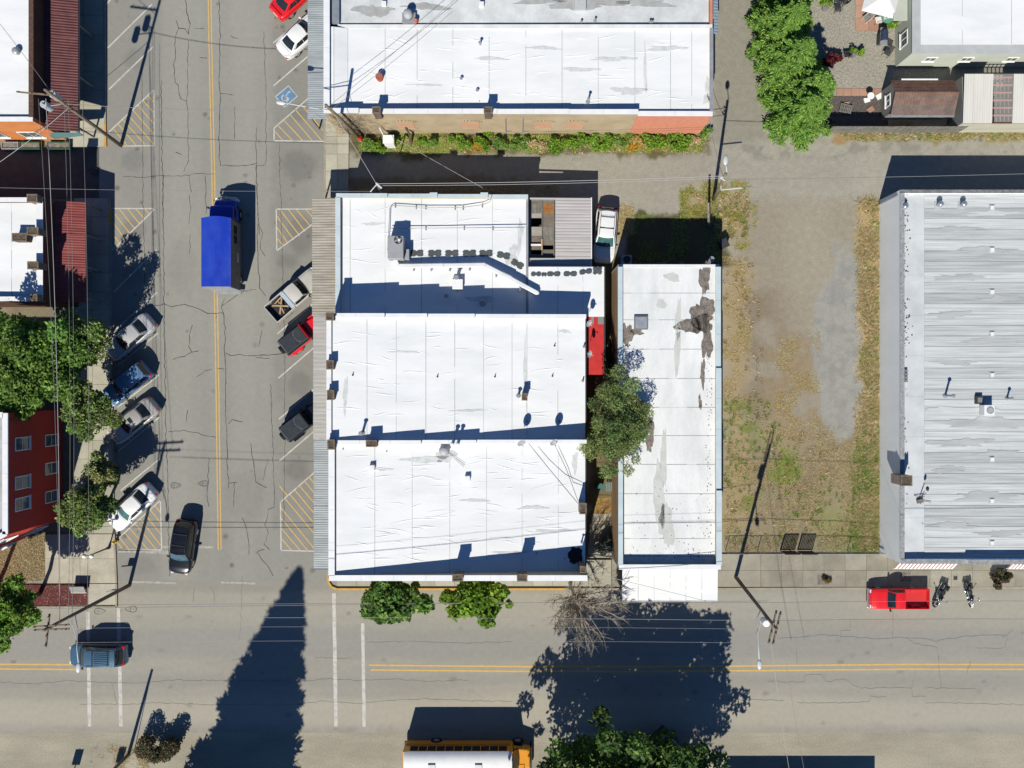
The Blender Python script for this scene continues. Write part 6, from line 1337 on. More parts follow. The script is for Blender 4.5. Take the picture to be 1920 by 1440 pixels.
# small round green stand seen at (185,857)
# conifers
def conifer(label, base, H, R0, pal, n=14000, name='evergreen_tree', group=None, size=.20, droop=.5, z0=.5, dens_top=1.0, lean=(0,0), tip=.05, jag=(.75,1.15)):
    global RNG
    RNG = np.random.default_rng(zlib.crc32(label.encode())); random.seed(zlib.crc32(label.encode()))
    r = thing(name, label, 'tree', base[0], base[1], 0, 0, group); off = np.array([base[0],base[1],0])
    nb = int(90*H/7*(1.6 if H > 15 else 1)); pos = []; dr = []
    mb = MB(); mb.tube([(base[0],base[1],0),(base[0]+lean[0]*.5,base[1]+lean[1]*.5,H*.5),(base[0]+lean[0],base[1]+lean[1],H)], .05*H**.7, 8, taper=.02)
    for i in range(nb):
        t = (i+.5)/nb; z = z0+(H-z0)*t; rad = R0*(1-t)**.8*random.uniform(*jag)+tip; a = i*2.39996+random.uniform(-.3,.3)
        d = np.array([math.cos(a),math.sin(a),0]); b0 = np.array([base[0]+lean[0]*t,base[1]+lean[1]*t,z]); m = int(n/nb*(.35+1.3*(1-t)))
        s = RNG.uniform(.12,1.0,m)**.7; side = RNG.normal(0,1,m)*(.10+.28*(1-s))*rad*.55; pd = np.array([-d[1],d[0],0])
        p_ = b0 + d*(s*rad)[:,None] + pd*side[:,None]; p_[:,2] += -.25*rad*s**2*droop*2 + RNG.normal(0,.07,m)*rad*.5 + .12*rad*s
        pos.append(p_); q = d[None,:]*1.0 + pd*(np.sign(side)*.6)[:,None]; q[:,2] = .15-.5*droop*s; dr.append(q)
        if i % 3 == 0: mb.tube([b0, b0+d*rad*.5, b0+d*rad*.9+np.array([0,0,-.15*rad*droop])], .03, 4, taper=.006)
    pos = np.concatenate(pos); dr = np.concatenate(dr); v = leaf_quads(pos, size, .55, .26, dr); c = np.repeat(pal_cols(pal,len(pos),None,.25),4,0)
    fastmesh('crown', v-off, 4, needlem, r, c); mb.build('trunk', bark, r); return r
CED = [S(150,194,84),S(130,178,76),S(176,210,104),S(104,150,66)]
GC = 'row of evergreens beside the alley'
for k,(px,py,Hh,R0,lb) in enumerate(((1484,-30,7.0,3.0,'evergreen at the top edge, farthest up the row beside the backyard'),(1474,48,7.2,3.0,'evergreen second from the top edge in the row'),(1488,112,7.0,3.1,'evergreen in the middle of the row beside the red leaved shrub'),(1522,168,6.6,3.0,'evergreen next to the lowest one in the row'),(1506,205,6.2,3.2,'lowest evergreen of the row, over the end of the plank fence'))):
    x,y = g(px,py,3.2); conifer(lb, (x,y), Hh, R0, CED, 20000, group=GC, size=.15, droop=.35)
# tall conifer standing below the frame whose shadow crosses the main road
conifer('tall conifer outside the bottom edge casting the long pointed shadow', (-24.7,-39.8), 23.5, 5.9, DEEP, 60000, name='fir_tree', size=.36, droop=.45, z0=1.0, jag=(.78,1.08))
# leafless tree
def bare_tree(label, base, top, spread, name='bare_tree', n1=64, matb=bark_pale):
    global RNG
    RNG = np.random.default_rng(zlib.crc32(label.encode())); random.seed(zlib.crc32(label.encode()))
    r = thing(name, label, 'tree', base[0], base[1]); mb = MB(); fork = Vector((base[0]+.2,base[1]-.5,2.6)); limb(mb, (base[0],base[1],0), fork, .16, .13, .05)
    for i in range(n1):
        a = random.uniform(0,6.28); rr = spread*random.uniform(.25,1.0); e = Vector((top[0]+rr*math.cos(a), top[1]+rr*math.sin(a)*.9, top[2]+random.uniform(-1.2,.8)))
        mid = fork.lerp(e,.5)+Vector((random.uniform(-.3,.3),random.uniform(-.3,.3),.5)); mb.tube([fork,mid,e], .06, 6, taper=.022)
        for j in range(9):
            t = random.uniform(.3,1); s = (mid.lerp(e,t) if t > .5 else fork.lerp(mid,t*2)); dd = (e-fork).normalized()+Vector((random.uniform(-.8,.8),random.uniform(-.8,.8),random.uniform(-.3,.5))); L = random.uniform(.5,1.1)
            q = s+dd.normalized()*L; mb.tube([s, s.lerp(q,.5)+Vector((random.uniform(-.08,.08),random.uniform(-.08,.08),.03)), q], .024, 4, taper=.009)
            for k in range(4):
                w = s.lerp(q,random.uniform(.3,1)); w2 = w+(dd.normalized()+Vector((random.uniform(-1,1),random.uniform(-1,1),random.uniform(-.3,.4)))).normalized()*random.uniform(.2,.5); mb.tube([w,w2], .011, 3, taper=.005, caps=False)
    mb.build('branches', matb, r); return r
bare_tree('leafless tree with pale twigs at the kerb beside the white awning', g(1068,1092), (*g(1097,1150,5.0),5.0), 3.1)
# dead vine and twigs on the wall corner of the north building
vx, vy = g(660,262); r = thing('dead_vine', 'brown leafless vine spread over the tan wall corner', 'vine', vx, vy); mb = MB()
for i in range(420):
    px = random.triangular(612,742,660); hgt = random.uniform(.2,5.0)*(1-max(0,(px-690))/80); x = g(px,0,hgt)[0]; y = nys-random.uniform(.03,.25)
    p0 = Vector((x,y,max(.05,hgt))); p1 = p0+Vector((random.uniform(-.5,.5),random.uniform(-.12,.02),random.uniform(-.35,.5))); mb.tube([p0,p0.lerp(p1,.5)+Vector((0,random.uniform(-.05,.02),.04)),p1], .012, 3, taper=.004, caps=False)
for i in range(14): 
    x = g(random.uniform(640,700),0,2)[0]; mb.tube([(x,nys-.1,0),(x+random.uniform(-.8,.4),nys-.15,2.5),(x+random.uniform(-1.8,.6),nys-.1,5.2)], .03, 5, taper=.01)
mb.build('twigs', M('twig', S(140,124,108), S(108,96,84), scale=4, rough=.95), r)

# ---- ground cover: scattered blades and weed leaves
def blades(name, label, polys, n, pal, h=(.08,.25), w=.016, tilt=.9, p=None, z=0.0, parent=None, mask=None):
    global RNG
    RNG = np.random.default_rng(zlib.crc32(label.encode())); random.seed(zlib.crc32(label.encode()))
    pts = []
    ar = []
    for poly in polys:
        W_ = [g(*q) for q in poly]; xs = [q[0] for q in W_]; ys = [q[1] for q in W_]; ar.append(((max(xs)-min(xs))*(max(ys)-min(ys)), W_))
    tot = sum(a for a,_ in ar)
    n = int(n*1.5); w = w*.7
    for a, W_ in ar:
        m = int(n*a/tot); x = RNG.uniform(min(q[0] for q in W_), max(q[0] for q in W_), m); y = RNG.uniform(min(q[1] for q in W_), max(q[1] for q in W_), m)
        jx = x+(fbm(x,y,.9,3)-.5)*1.6+RNG.normal(0,.28,m); jy = y+(fbm(x,y,.9,4)-.5)*1.6+RNG.normal(0,.28,m); k = inpoly(jx,jy,W_)
        if mask is not None: k &= mask(x,y) > RNG.random(m)
        pts.append(np.stack([x[k],y[k]],-1))
    P_ = np.concatenate(pts); m = len(P_); b0 = np.concatenate([P_, np.full((m,1),z)],1); a = RNG.uniform(0,6.283,m); hh = RNG.uniform(h[0],h[1],m)
    tl = RNG.uniform(.5,tilt+.25,m); tip = b0 + np.stack([np.cos(a)*tl*hh, np.sin(a)*tl*hh, hh*np.sqrt(np.clip(1-(tl*.85)**2,.06,1))*.7],-1); sd_ = np.stack([-np.sin(a),np.cos(a),np.zeros(m)],-1)*w*RNG.uniform(.6,1.4,(m,1))
    v = np.stack([b0-sd_, b0+sd_, tip],1).reshape(-1,3); base_c = pal_cols(pal,m,p,.25); c = np.repeat(base_c,3,0)
    o = fastmesh(name, v, 3, grassm, parent, c, 'stuff'); 
    if label and parent is None: o['label'] = label; o['category'] = 'grass'
    return o
DRY = [S(226,204,156),S(212,184,134),S(198,174,128),S(232,214,172)]; MIX = DRY+DRY[:2]+[S(176,178,104)]; GRN = [S(152,178,86),S(132,160,72),S(170,190,102)]
GOLD = [S(234,200,104),S(220,188,110),S(200,180,112),S(176,176,104)]
pn = lambda sc, seed, lo=.42, hi=.62: (lambda x,y: np.clip((fbm(x,y,sc,seed)-lo)/(hi-lo),0,1))
blades('dry_grass', 'straw coloured dry grass along the pale wall of the right building', [[(1610,372),(1648,372),(1650,1036),(1608,1036),(1602,860),(1612,700)]], 24000, DRY+[S(150,150,80)], (.15,.5), .022, 1.1, mask=pn(.8,50,.3,.52))
blades('green_grass', 'green weeds at the lower right of the vacant lot', [[(1606,850),(1644,820),(1648,1036),(1560,1036),(1600,960)],[(1612,640),(1640,640),(1640,760),(1618,760)]], 12100, GRN, (.1,.35), .025, 1.0, mask=pn(1.0,41))
blades('lot_weeds', 'patchy dry weeds across the lower vacant lot', [[(1358,800),(1540,800),(1620,850),(1620,1036),(1358,1036)]], 33000, MIX+[S(130,116,90)], (.06,.24), .018, 1.1, mask=pn(.55,42,.38,.62))
blades('edge_weeds', 'golden weeds along the right side of the long building', [[(1352,480),(1392,480),(1412,700),(1400,800),(1356,800)],[(1430,640),(1540,620),(1535,800),(1470,800)]], 19800, MIX+GOLD, (.06,.28), .018, 1.1, mask=pn(.6,43))
blades('pole_weeds', 'golden weeds around the alley utility pole', [[(1275,358),(1340,340),(1412,350),(1418,420),(1392,468),(1352,460),(1348,404),(1280,408)]], 16000, GOLD+GRN, (.12,.45), .022, 1.0, mask=pn(.7,49,.36,.56))
blades('shade_weeds', 'weeds in the shade behind the long building', [[(1178,402),(1352,402),(1352,494),(1178,494)]], 7700, GRN+[S(120,120,70)], (.08,.3), .02, 1.0, mask=pn(.7,44))
blades('car_side_weeds', 'dry weeds beside the white suv', [[(1160,390),(1188,384),(1182,440),(1160,436)],[(1146,500),(1164,500),(1166,620),(1146,620)]], 3850, MIX, (.08,.3), .02, 1.0)
blades('bright_patch', 'small bright green patch in the vacant lot', [[(1425,830),(1515,830),(1515,930),(1425,930)]], 9000, [S(172,192,90),S(160,182,80),S(186,200,106)], (.06,.2), .02, 1.1, mask=lambda x,y: np.clip(1.3-(((x-g(1470,0)[0])/1.25)**2+((y-g(0,880)[1])/1.5)**2)-(fbm(x,y,1.6,77)-.5)*2.6,0,1))
blades('fence_grass', 'short grass strip below the plank fence', [[(1560,244),(1990,240),(1990,260),(1640,266),(1570,260)]], 14300, MIX+GRN, (.05,.18), .018, 1.1, mask=pn(.8,45,.35,.55))
blades('alley_edge_grass', 'low grass beside the tall shrub strip', [[(672,262),(1330,262),(1330,290),(672,290)]], 12100, MIX+GRN, (.06,.22), .018, 1.0, mask=pn(.9,46,.35,.6))
blades('corner_weeds', 'weeds behind the low shops beside the alley', [[(1000,345),(1050,345),(1050,366),(1000,366)],[(640,352),(980,352),(980,362),(640,362)]], 2750, MIX, (.1,.3), .02, 1.0)
blades('bottom_weeds', 'weeds beside the shrub at the bottom left', [[(175,1405),(270,1395),(280,1450),(170,1450)]], 3300, MIX, (.1,.35), .02, 1.0, mask=pn(.9,47))
blades('slope_weeds', 'dry weeds on the bank below the red building', [[(-20,1020),(100,985),(110,1080),(60,1094),(-20,1094)],[(146,805),(165,800),(160,880),(146,880)]], 7700, DRY+[S(150,130,84)], (.08,.3), .02, 1.0)
def tufts(name, label, polys, nc, pal, rad=(.12,.32), per=26, mask=None):
    global RNG
    RNG = np.random.default_rng(zlib.crc32(label.encode())); V = []; C = []
    for poly in polys:
        W_ = [g(*q) for q in poly]; xs = [q[0] for q in W_]; ys = [q[1] for q in W_]; m = nc
        x = RNG.uniform(min(xs),max(xs),m); y = RNG.uniform(min(ys),max(ys),m); k = inpoly(x,y,W_)
        if mask is not None: k &= mask(x,y) > RNG.random(m)
        for X,Y in zip(x[k],y[k]):
            r = RNG.uniform(*rad); a = RNG.uniform(0,6.283,per); rr = r*RNG.uniform(.3,1,per); z = rr*RNG.uniform(.3,1.1,per); b = np.stack([X+np.cos(a)*.03,Y+np.sin(a)*.03,np.zeros(per)],-1)
            t = np.stack([X+np.cos(a)*rr,Y+np.sin(a)*rr,z],-1); s_ = np.stack([-np.sin(a),np.cos(a),np.zeros(per)],-1)*.014
            V.append(np.stack([b-s_,b+s_,t],1).reshape(-1,3)); c0 = np.array(pal[RNG.integers(len(pal))])*RNG.uniform(.75,1.2); C.append(np.repeat(c0[None,:]*RNG.uniform(.8,1.2,(per,1)),3,0))
    o = fastmesh(name, np.concatenate(V), 3, grassm, None, np.concatenate(C), 'stuff'); o['label'] = label; o['category'] = 'grass'; return o
tufts('straw_tufts', 'straw coloured grass tufts dotted over the vacant lot', [[(1358,480),(1420,480),(1440,800),(1620,830),(1620,1034),(1358,1034)]], 1500, DRY+[S(170,150,100)], mask=pn(.5,71,.4,.6))
tufts('green_tufts', 'green grass tufts along the edges of the vacant lot', [[(1355,740),(1430,740),(1500,860),(1600,940),(1645,760),(1648,1034),(1358,1034)],[(1606,800),(1648,800),(1648,1034),(1590,1034)]], 800, GRN, mask=pn(.6,72,.45,.6))
tufts('wall_tufts', 'tall dry tufts against the pale wall of the right building', [[(1620,372),(1650,372),(1650,1034),(1618,1034)]], 420, DRY+GRN[:1], rad=(.2,.5))
tufts('alley_tufts', 'grass tufts at the foot of the alley shrubs', [[(672,258),(1330,250),(1330,290),(672,290)],[(1292,356),(1404,356),(1404,448),(1352,446)],[(1562,242),(1990,240),(1990,262),(1600,264)]], 420, MIX+GRN, rad=(.12,.35))
def bush(label, px, py, r, h, pal, n=1500, leaf=.10, name='shrub', group=None, z=0, cat='shrub', aspect=.55):
    global RNG
    RNG = np.random.default_rng(zlib.crc32(label.encode())); random.seed(zlib.crc32(label.encode()))
    x,y = g(px,py,h*.5); t = thing(name, label, cat, x, y, z, 0, group); k = 7; lc = np.stack([RNG.normal(0,r*.6,k),RNG.normal(0,r*.42,k),RNG.uniform(h*.35,h*.8,k)],-1)
    j = RNG.integers(0,k,n); pos = lc[j]+unit_rand(n)*(np.array([r*.55,r*.55,h*.35])*RNG.uniform(.5,1,(n,1))); pos[:,2] = np.maximum(pos[:,2],.03)
    v = leaf_quads(pos, leaf, .6, aspect); fastmesh('foliage', v, 4, leafm, t, np.repeat(pal_cols(pal,n),4,0))
    mb = MB(); 
    for i in range(5): mb.tube([(0,0,0),tuple(lc[i])], .02, 5, taper=.006)
    mb.build('stems', bark, t, world=False); return t
GS = 'shrubs growing against the tan alley wall'
blades('alley_weeds', 'low bright weeds along the tan alley wall', [[(672,252),(1328,246),(1328,282),(672,286)]], 16000, [S(168,198,86),S(148,182,76),S(188,204,108),S(206,188,110)], (.10,.32), .045, 1.0, mask=pn(.6,48,.4,.6))
sp = [(690,268,.7,1.2,GREEN,'leafy shrub at the foot of the dead vine'),(708,272,.6,1.0,LIME,'pale shrub just left of the white wall cabinet'),(742,266,.5,.9,LIME,'shrub just right of the white wall cabinet'),(792,264,.5,.9,LIME,'low lime shrub left of the grey gravel gap'),(810,266,.6,1.1,GREEN,'round green shrub at the grey gravel gap'),(868,266,.6,.9,LIME,'shrub below the second bricked window'),(905,268,.8,1.1,LIME,'shrub with orange flowers beside it'),(940,266,.9,1.3,GREEN,'tall green shrub below the wall conduits'),(975,270,.9,1.2,GREEN,'dark shrub right of the wall conduits'),
      (1010,270,.6,.8,DRY,'brown dried shrub below the third bricked window'),(1045,266,.9,1.2,LIME,'bright shrub between third and fourth bricked windows'),(1075,270,.8,1.1,LIME,'bright shrub below the fourth bricked window'),(1105,264,.8,1.2,LIME,'shrub just right of the fourth bricked window'),(1140,262,.9,1.3,LIME,'tall lime shrub in the middle of the wall'),(1170,266,.7,1.0,GREEN,'green shrub where tan wall meets brick'),(1200,268,.6,.8,GOLD,'golden shrub at the start of the brick wall'),(1225,262,.8,1.1,LIME,'lime shrub below the brick wall, left one'),(1252,262,.9,1.2,LIME,'lime shrub below the middle of the brick wall'),(1278,260,.8,1.1,LIME,'lime shrub below the brick wall, right one'),(1300,262,.7,.9,DRY,'pinkish dried shrub near the brick corner'),(1318,252,.7,1.0,GREEN,'green shrub at the brick corner')]
for px,py,r_,h_,pal,lb in sp: bush(lb, px, py+random.uniform(-3,5), r_*random.uniform(.55,1.0), h_*random.uniform(.4,.75), pal, 800, .10, group=GS, aspect=.65)
fl = blades('orange_flowers', 'orange flowers among the alley shrubs', [[(884,272),(906,268),(906,282),(886,284)],[(1180,258),(1196,258),(1196,280),(1176,282)],[(1215,268),(1240,268),(1240,280),(1215,280)]], 450, [S(240,180,60),S(226,160,50)], (.4,.9), .05, 1.0)
bush('dark red leaved shrub in the shade beside the evergreens', 1556,112, .6,1.1, [S(110,40,50),S(84,30,40),S(130,56,60)], 2200, .09)
bush('small shrub in a planter on the sidewalk by the striped awning', 1878,1084, .55,1.3, [S(92,104,72),S(70,84,56),S(140,96,80)], 1600, .11, name='potted_shrub')
bush('dark shrub at the bottom edge beside the long pointed shadow', 298,1412, 1.35,1.9, [S(84,96,60),S(66,78,48),S(130,100,80)], 5000, .10)
bush('small shrub on the south sidewalk strip of the vacant lot', 1552,1088, .28,.5, [S(150,110,70),S(110,120,60)], 500, .07)
bush('yellow green potted plant by the backyard chairs', 1612,98, .45,.7, LIME, 700, .09, name='potted_plant', cat='plant'); bush('green potted plant at the top of the backyard', 1552,3, .4,.8, LIME, 700, .09, name='potted_plant', cat='plant')
bush('leafy plant beside the round green table', 1672,47, .4,.7, LIME, 700, .09, name='potted_plant', cat='plant'); bush('green plant under the parasol edge', 1676,22, .35,.9, LIME, 600, .09, name='potted_plant', cat='plant')
bush('yellow flowering pot in the backyard', 1574,111, .25,.4, [S(230,224,90),S(200,200,80)], 400, .06, name='potted_plant', cat='plant')
bush('dark bush in the narrow passage behind the olive tree', 1152,690, .9,1.6, DEEP, 2000, .11); bush('grey leafless looking bush in the passage between white roofs', 1140,1020, .75,1.1, [S(150,160,150),S(120,132,122)], 1600, .10)
# ================================================================ POLES, WIRES, ROOFTOP AND YARD THINGS
wirem = M('wire', (.20,.20,.19), rough=.5); wire_pale = M('wire_pale', (.34,.34,.33), rough=.5); insul = M('insulator', (.06,.045,.035), rough=.4); transm = M('transformer_grey', S(196,206,212), S(180,190,198), scale=2, rough=.45); lampgrey = M('lamp_grey', S(214,218,220), rough=.4)
def pole(label, base, top, r0=.16, r1=.11, group='wooden utility poles', mat=wood_pole):
    r = thing('utility_pole', label, 'pole', base[0], base[1], 0, 0, group); b = Vector((base[0],base[1],0)); t = Vector(top)
    MB().tube([b, b.lerp(t,.5), t], r0, 12, taper=r1).build('shaft', mat, r, smooth=True); return r, b, t
def crossarm(r, a, b, n=4, post=True, w=.06):
    a = Vector(a); b = Vector(b); d = (b-a); ang = math.atan2(d.y,d.x); c = (a+b)/2
    o = MB().obox(c, (d.length, w*1.6, w*2), ang, 0, -math.asin(max(-1,min(1,d.z/d.length)))).build('crossarm', wood_pole, r)
    for i in range(n):
        p = a.lerp(b, (i+.25)/(n-.5) if n > 1 else .5); MB().cyl(p+Vector((0,0,.06)), p+Vector((0,0,.22)), .045, .03, 8).build('insulator', insul, o)
def wire(label, a, b, sag=.5, r=.02, mat=wirem, n=18, cat='wire', group='overhead wires', name='overhead_wire'):
    a = Vector(a); b = Vector(b); pts = []
    for i in range(n+1):
        t = i/n; p = a.lerp(b,t); p.z -= sag*4*t*(1-t); pts.append(p)
    c = (a+b)/2; o = MB().tube(pts, r, 5, caps=False).build(name, mat, None, smooth=True)
    # centre the mesh on its own origin
    m = o.data; off = Vector((a.x,a.y,0))
    for v in m.vertices: v.co -= off
    o.location = off; return tag(o, label, cat, group)
def G3(px,py,z): return g3(px,py,z)
# pole 1, upper left with two transformers
r1,b1_,t1 = pole('utility pole with two grey transformers at the orange building', g(227,273), G3(84,168,11.6))
q = b1_.lerp(t1,.93); crossarm(r1, G3(31,172,11.0), G3(92,178,10.9), 3)
for px,py,z in ((104,180,9.3),(88,199,9.0)):
    p = G3(px,py,z); o = MB().cyl(p-Vector((0,0,.5)),p+Vector((0,0,.5)),.27,n=16).build('transformer', transm, r1, smooth=False, bevel=.05); MB().cyl(p+Vector((.08,0,.5)),p+Vector((.1,0,.75)),.05,n=8).build('bushing', insul, o)
    MB().tube([p, b1_.lerp(t1, z/11.6)], .04, 6).build('bracket', galv, r1)
# pole 2, lower left
r2,b2_,t2 = pole('tall utility pole with three crossarms at the lower left corner', g(243,1097), G3(82,1182,12.2))
crossarm(r2, G3(62,1175,11.9), G3(130,1171,11.9), 4); crossarm(r2, G3(63,1181,11.6), G3(130,1179,11.6), 4); crossarm(r2, G3(93,1151,11.2), G3(86,1213,11.2), 4)
def lamp_arm(r, pts, head, ang, label=None):
    MB().tube(pts, .035, 6).build('lamp_arm', lampgrey, r, smooth=True); o = MB().ball(head,.34,14,8,(1.15,.55,.35)); h = o.build('lamp_head', lampgrey, r, smooth=True)
    h.location = (0,0,0); c = Vector(head); off = r.location
    for v in h.data.vertices:
        l_ = v.co + off - c; x,y = l_.x*math.cos(ang)-l_.y*math.sin(ang), l_.x*math.sin(ang)+l_.y*math.cos(ang); v.co = Vector((x,y,l_.z)) + c - off
pA = b2_.lerp(t2,.68); lamp_arm(r2, [pA, G3(146,1180,9.0), G3(144,1215,9.4), G3(147,1244,9.4)], G3(147,1252,9.4), 1.45); MB().tube([b2_.lerp(t2,.74), G3(136,1172,9.4), G3(144,1200,9.4)], .02, 5).build('brace', lampgrey, r2)
MB().obox(b2_.lerp(t2,.16)+Vector((-.3,.05,0)), (.5,.16,.5)).cyl(b2_.lerp(t2,.14), b2_.lerp(t2,.14)+Vector((-1.1,-.1,0)), .04, n=6).build('meter_box', galv, r2)
# pole 3, right
r3,b3_,t3 = pole('utility pole with double crossarm and long lamp arm at the vacant lot', g(1379,1081), G3(1456,1180,12.0))
crossarm(r3, G3(1441,1206,11.7), G3(1456,1144,11.7), 4); crossarm(r3, G3(1449,1208,11.9), G3(1464,1146,11.9), 4)
p = G3(1434,1166,9.8); MB().cyl(p-Vector((0,0,.45)),p+Vector((0,0,.45)),.26,n=16).build('transformer', white_metal, r3, bevel=.05)
lamp_arm(r3, [b3_.lerp(t3,.66), G3(1419,1160,8.2), G3(1422,1210,8.9), G3(1423.5,1238,9.0)], G3(1424,1246,9.0), 1.6)
MB().tube([b3_.lerp(t3,.72), G3(1420,1195,8.9)], .02, 5).build('brace', lampgrey, r3)
# pole 4, alley
r4,b4_,t4 = pole('leaning utility pole with lamp between the alley and the vacant lot', g(1338,374), G3(1361,326,8.2), .15, .11)
p4 = b4_.lerp(t4,.4); MB().tube([G3(1352,356,5.0), G3(1391,352,5.0)], .05, 6).build('side_arm', lampgrey, r4); MB().tube([b4_.lerp(t4,.62), G3(1352,356,5.0)], .04, 6).build('brace', lampgrey, r4)
lamp_arm(r4, [t4-Vector((0,0,.3)), G3(1363,322,8.2), G3(1361,310,8.6)], G3(1360.5,300,8.6), 1.5)
for k in range(4): MB().cyl(t4+Vector((random.uniform(-.3,.3),random.uniform(-.3,.3),-.6-.2*k)), t4+Vector((random.uniform(-.3,.3),random.uniform(-.3,.3),-.3-.2*k)), .05, n=8).build('insulator', lampgrey, r4)
r4b = thing('stub_post', 'short leaning stub post in front of the alley pole', 'post', *g(1329,424)); MB().tube([g3(1329,424,0), G3(1328,380,3.0)], .13, 10, taper=.09).build('shaft', wood_grey, r4b, smooth=True)
# pole 5, corner of north building with lamp
r5,b5_,t5 = pole('utility pole with street lamp at the dead vine corner', g(678,262), G3(611,197,8.9), .15, .12)
lamp_arm(r5, [b5_.lerp(t5,.86), G3(590,203,7.5), G3(550,196,7.6), G3(534,193,7.5)], G3(527,192.5,7.4), -.12)
MB().cyl(b5_+Vector((0,0,.3)), b5_.lerp(t5,.10), .19, .18, 12).build('red_band', P_red, r5)
# pole 6 bottom left
r6,b6_,t6 = pole('utility pole rising past the bottom edge near the dark shrub', g(241,1415), (*g(241,1415)[:1], g(241,1415)[1]-.1, 7.2), .15, .11)
MB().tube([b6_+Vector((.5,.3,0)), b6_+Vector((.1,.0,6.0))], .03, 5).build('guy_guard', galv, r6)
# service mast on the north wall of the low shop
m5 = thing('service_mast', 'grey service mast with insulator on the wall of the low white roofed shop', 'mast', g(706,345,5.3)[0], y1n+.1)
mx,my = g(706,345,5.6); MB().cyl((mx,my-.1,3.0),(mx,my-.05,5.5),.05,n=8).build('pipe', galv, m5); MB().obox((mx+.18,my-.12,5.6),(.62,.16,.16),-.75).build('weatherhead', lampgrey, m5, bevel=.05); MB().tube([(mx,my,5.5),(mx-.5,my-.5,5.3)], .04, 6).ball((mx-.5,my-.5,5.3),.07,8,6).build('arm', lampgrey, m5)
# wires
G1w = 'overhead wires'
wire('wire from the service mast to the alley pole, upper strand', (mx+.1,my,5.7), b4_.lerp(t4,.93), .5, .022, wire_pale)
wire('wire from the service mast to the alley pole, lower strand', (mx+.1,my-.1,5.5), b4_.lerp(t4,.86), .6, .018, wire_pale)
wire('wire from the service mast up to the corner lamp pole', (mx,my,5.6), b5_.lerp(t5,.8), .3, .02, wire_pale)
wire('white wire from the wall cabinet to the low shop roof', G3(746,262,2.2), G3(905,352,4.6), .15, .018, wire_pale)
wire('twisted wire from the transformer pole across the street to the lamp pole', b1_.lerp(t1,.78), b5_.lerp(t5,.9), .8, .022, wirem)
for k,(pa,pb,z0_,z1_) in enumerate(((86,112,10.4,10.4),(120,128,9.2,9.0),(128,135,9.0,8.8),(155,163,8.2,8.2),(72,112,10.9,11.6))):
    nm_ = ('thick pale wire along the left sidewalk','thin wire over the red awning','second thin wire over the red awning','wire over the street trees','wire over the white pilaster roof')[k]
    wire(nm_+' between the two left poles', G3(pa,185 if k != 3 else 205,z0_), G3(pb,1172,z1_), .5, .024 if k == 0 else .014, wire_pale if k == 0 else wirem)
for k,(ya,yb,z_) in enumerate(((1160,1164,10.6),(1135,1130,5.6),(1141,1127,5.4),(1178,1180,11.6),(1205,1206,11.9))):
    nm_ = ('pale wire across the intersection','lower cable across the intersection','lowest cable across the intersection','thin wire over the maples','thin wire nearest the yellow centre line')[k]
    wire(nm_, G3(128,ya,z_), G3(1440,yb,z_), .5 if k not in (1,2) else .25, (.012,.018,.018,.008,.008)[k], wire_pale if k in (0,3,4) else wirem, 40)
    if k in (0,1): wire(nm_+', continuing to the right edge', G3(1442,yb,z_), G3(2100,yb-2,z_), .3, .018, wirem)
    if k in (1,): wire(nm_+', continuing to the left edge', G3(126,ya+6,z_), G3(-150,ya+8,z_), .2, .015, wirem)
wire('service drop from the right pole to the leafless tree corner', G3(1418,1152,8.6), G3(1090,1070,5.2), .3, .018, wire_pale)
wire('dotted wire running off the bottom edge from the double crossarm', G3(1446,1207,11.6), G3(1500,1560,10.5), .4, .016, wire_pale)
wire('second wire running off the bottom edge from the double crossarm', G3(1460,1150,11.8), G3(1530,1560,10.5), .4, .012, wirem)
wire('wire from the lamp pole over the white roof, upper strand', b5_.lerp(t5,.95), G3(885,-30,7.5), .3, .016, wirem); wire('wire from the lamp pole over the white roof, lower strand', b5_.lerp(t5,.88), G3(850,20,6.6), .3, .016, wirem)
wire('wire from the alley pole toward the right building', b4_.lerp(t4,.8), G3(2050,322,6.0), .3, .02, wirem)
wire('drop wire from the alley pole to the brick corner', b4_.lerp(t4,.85), G3(1330,222,4.8), .4, .016, wirem)
wire('wire across the street in front of the truck', G3(0,352,6.5), (mx-.5,my-.5,5.3), .4, .014, wirem)
wire('wire at the left edge to the transformer pole', G3(-60,-30,9.5), b1_.lerp(t1,.9), .4, .018, wirem); wire('white drop wire at the left edge of the alley', G3(-40,330,6), b1_.lerp(t1,.72), .3, .02, wire_pale)
for k,(px,py) in enumerate(((186,1146),(247,1142))):
    x,y,z = G3(px,py,8.3); s = 1 if k == 0 else -1
    pts = [(x+s*.36*(math.cos(a)+.35*max(0,math.cos(a))**3), y+.22*math.sin(a)*(1-.3*math.cos(a)), z) for a in np.linspace(0,6.283,21)]
    o = MB().tube(pts,.02,5,caps=False).cyl((x-.3,y,z),(x+.3,y,z),.012,n=5).cyl((x-.1,y-.2,z),(x-.1,y+.2,z),.012,n=5); t_ = thing('cable_loop', ('left' if k==0 else 'right')+' coiled cable loop hanging above the corner crosswalk', 'cable', x, y, 0, 0, 'coiled cable loops'); o.build('loop', dark_metal, t_)

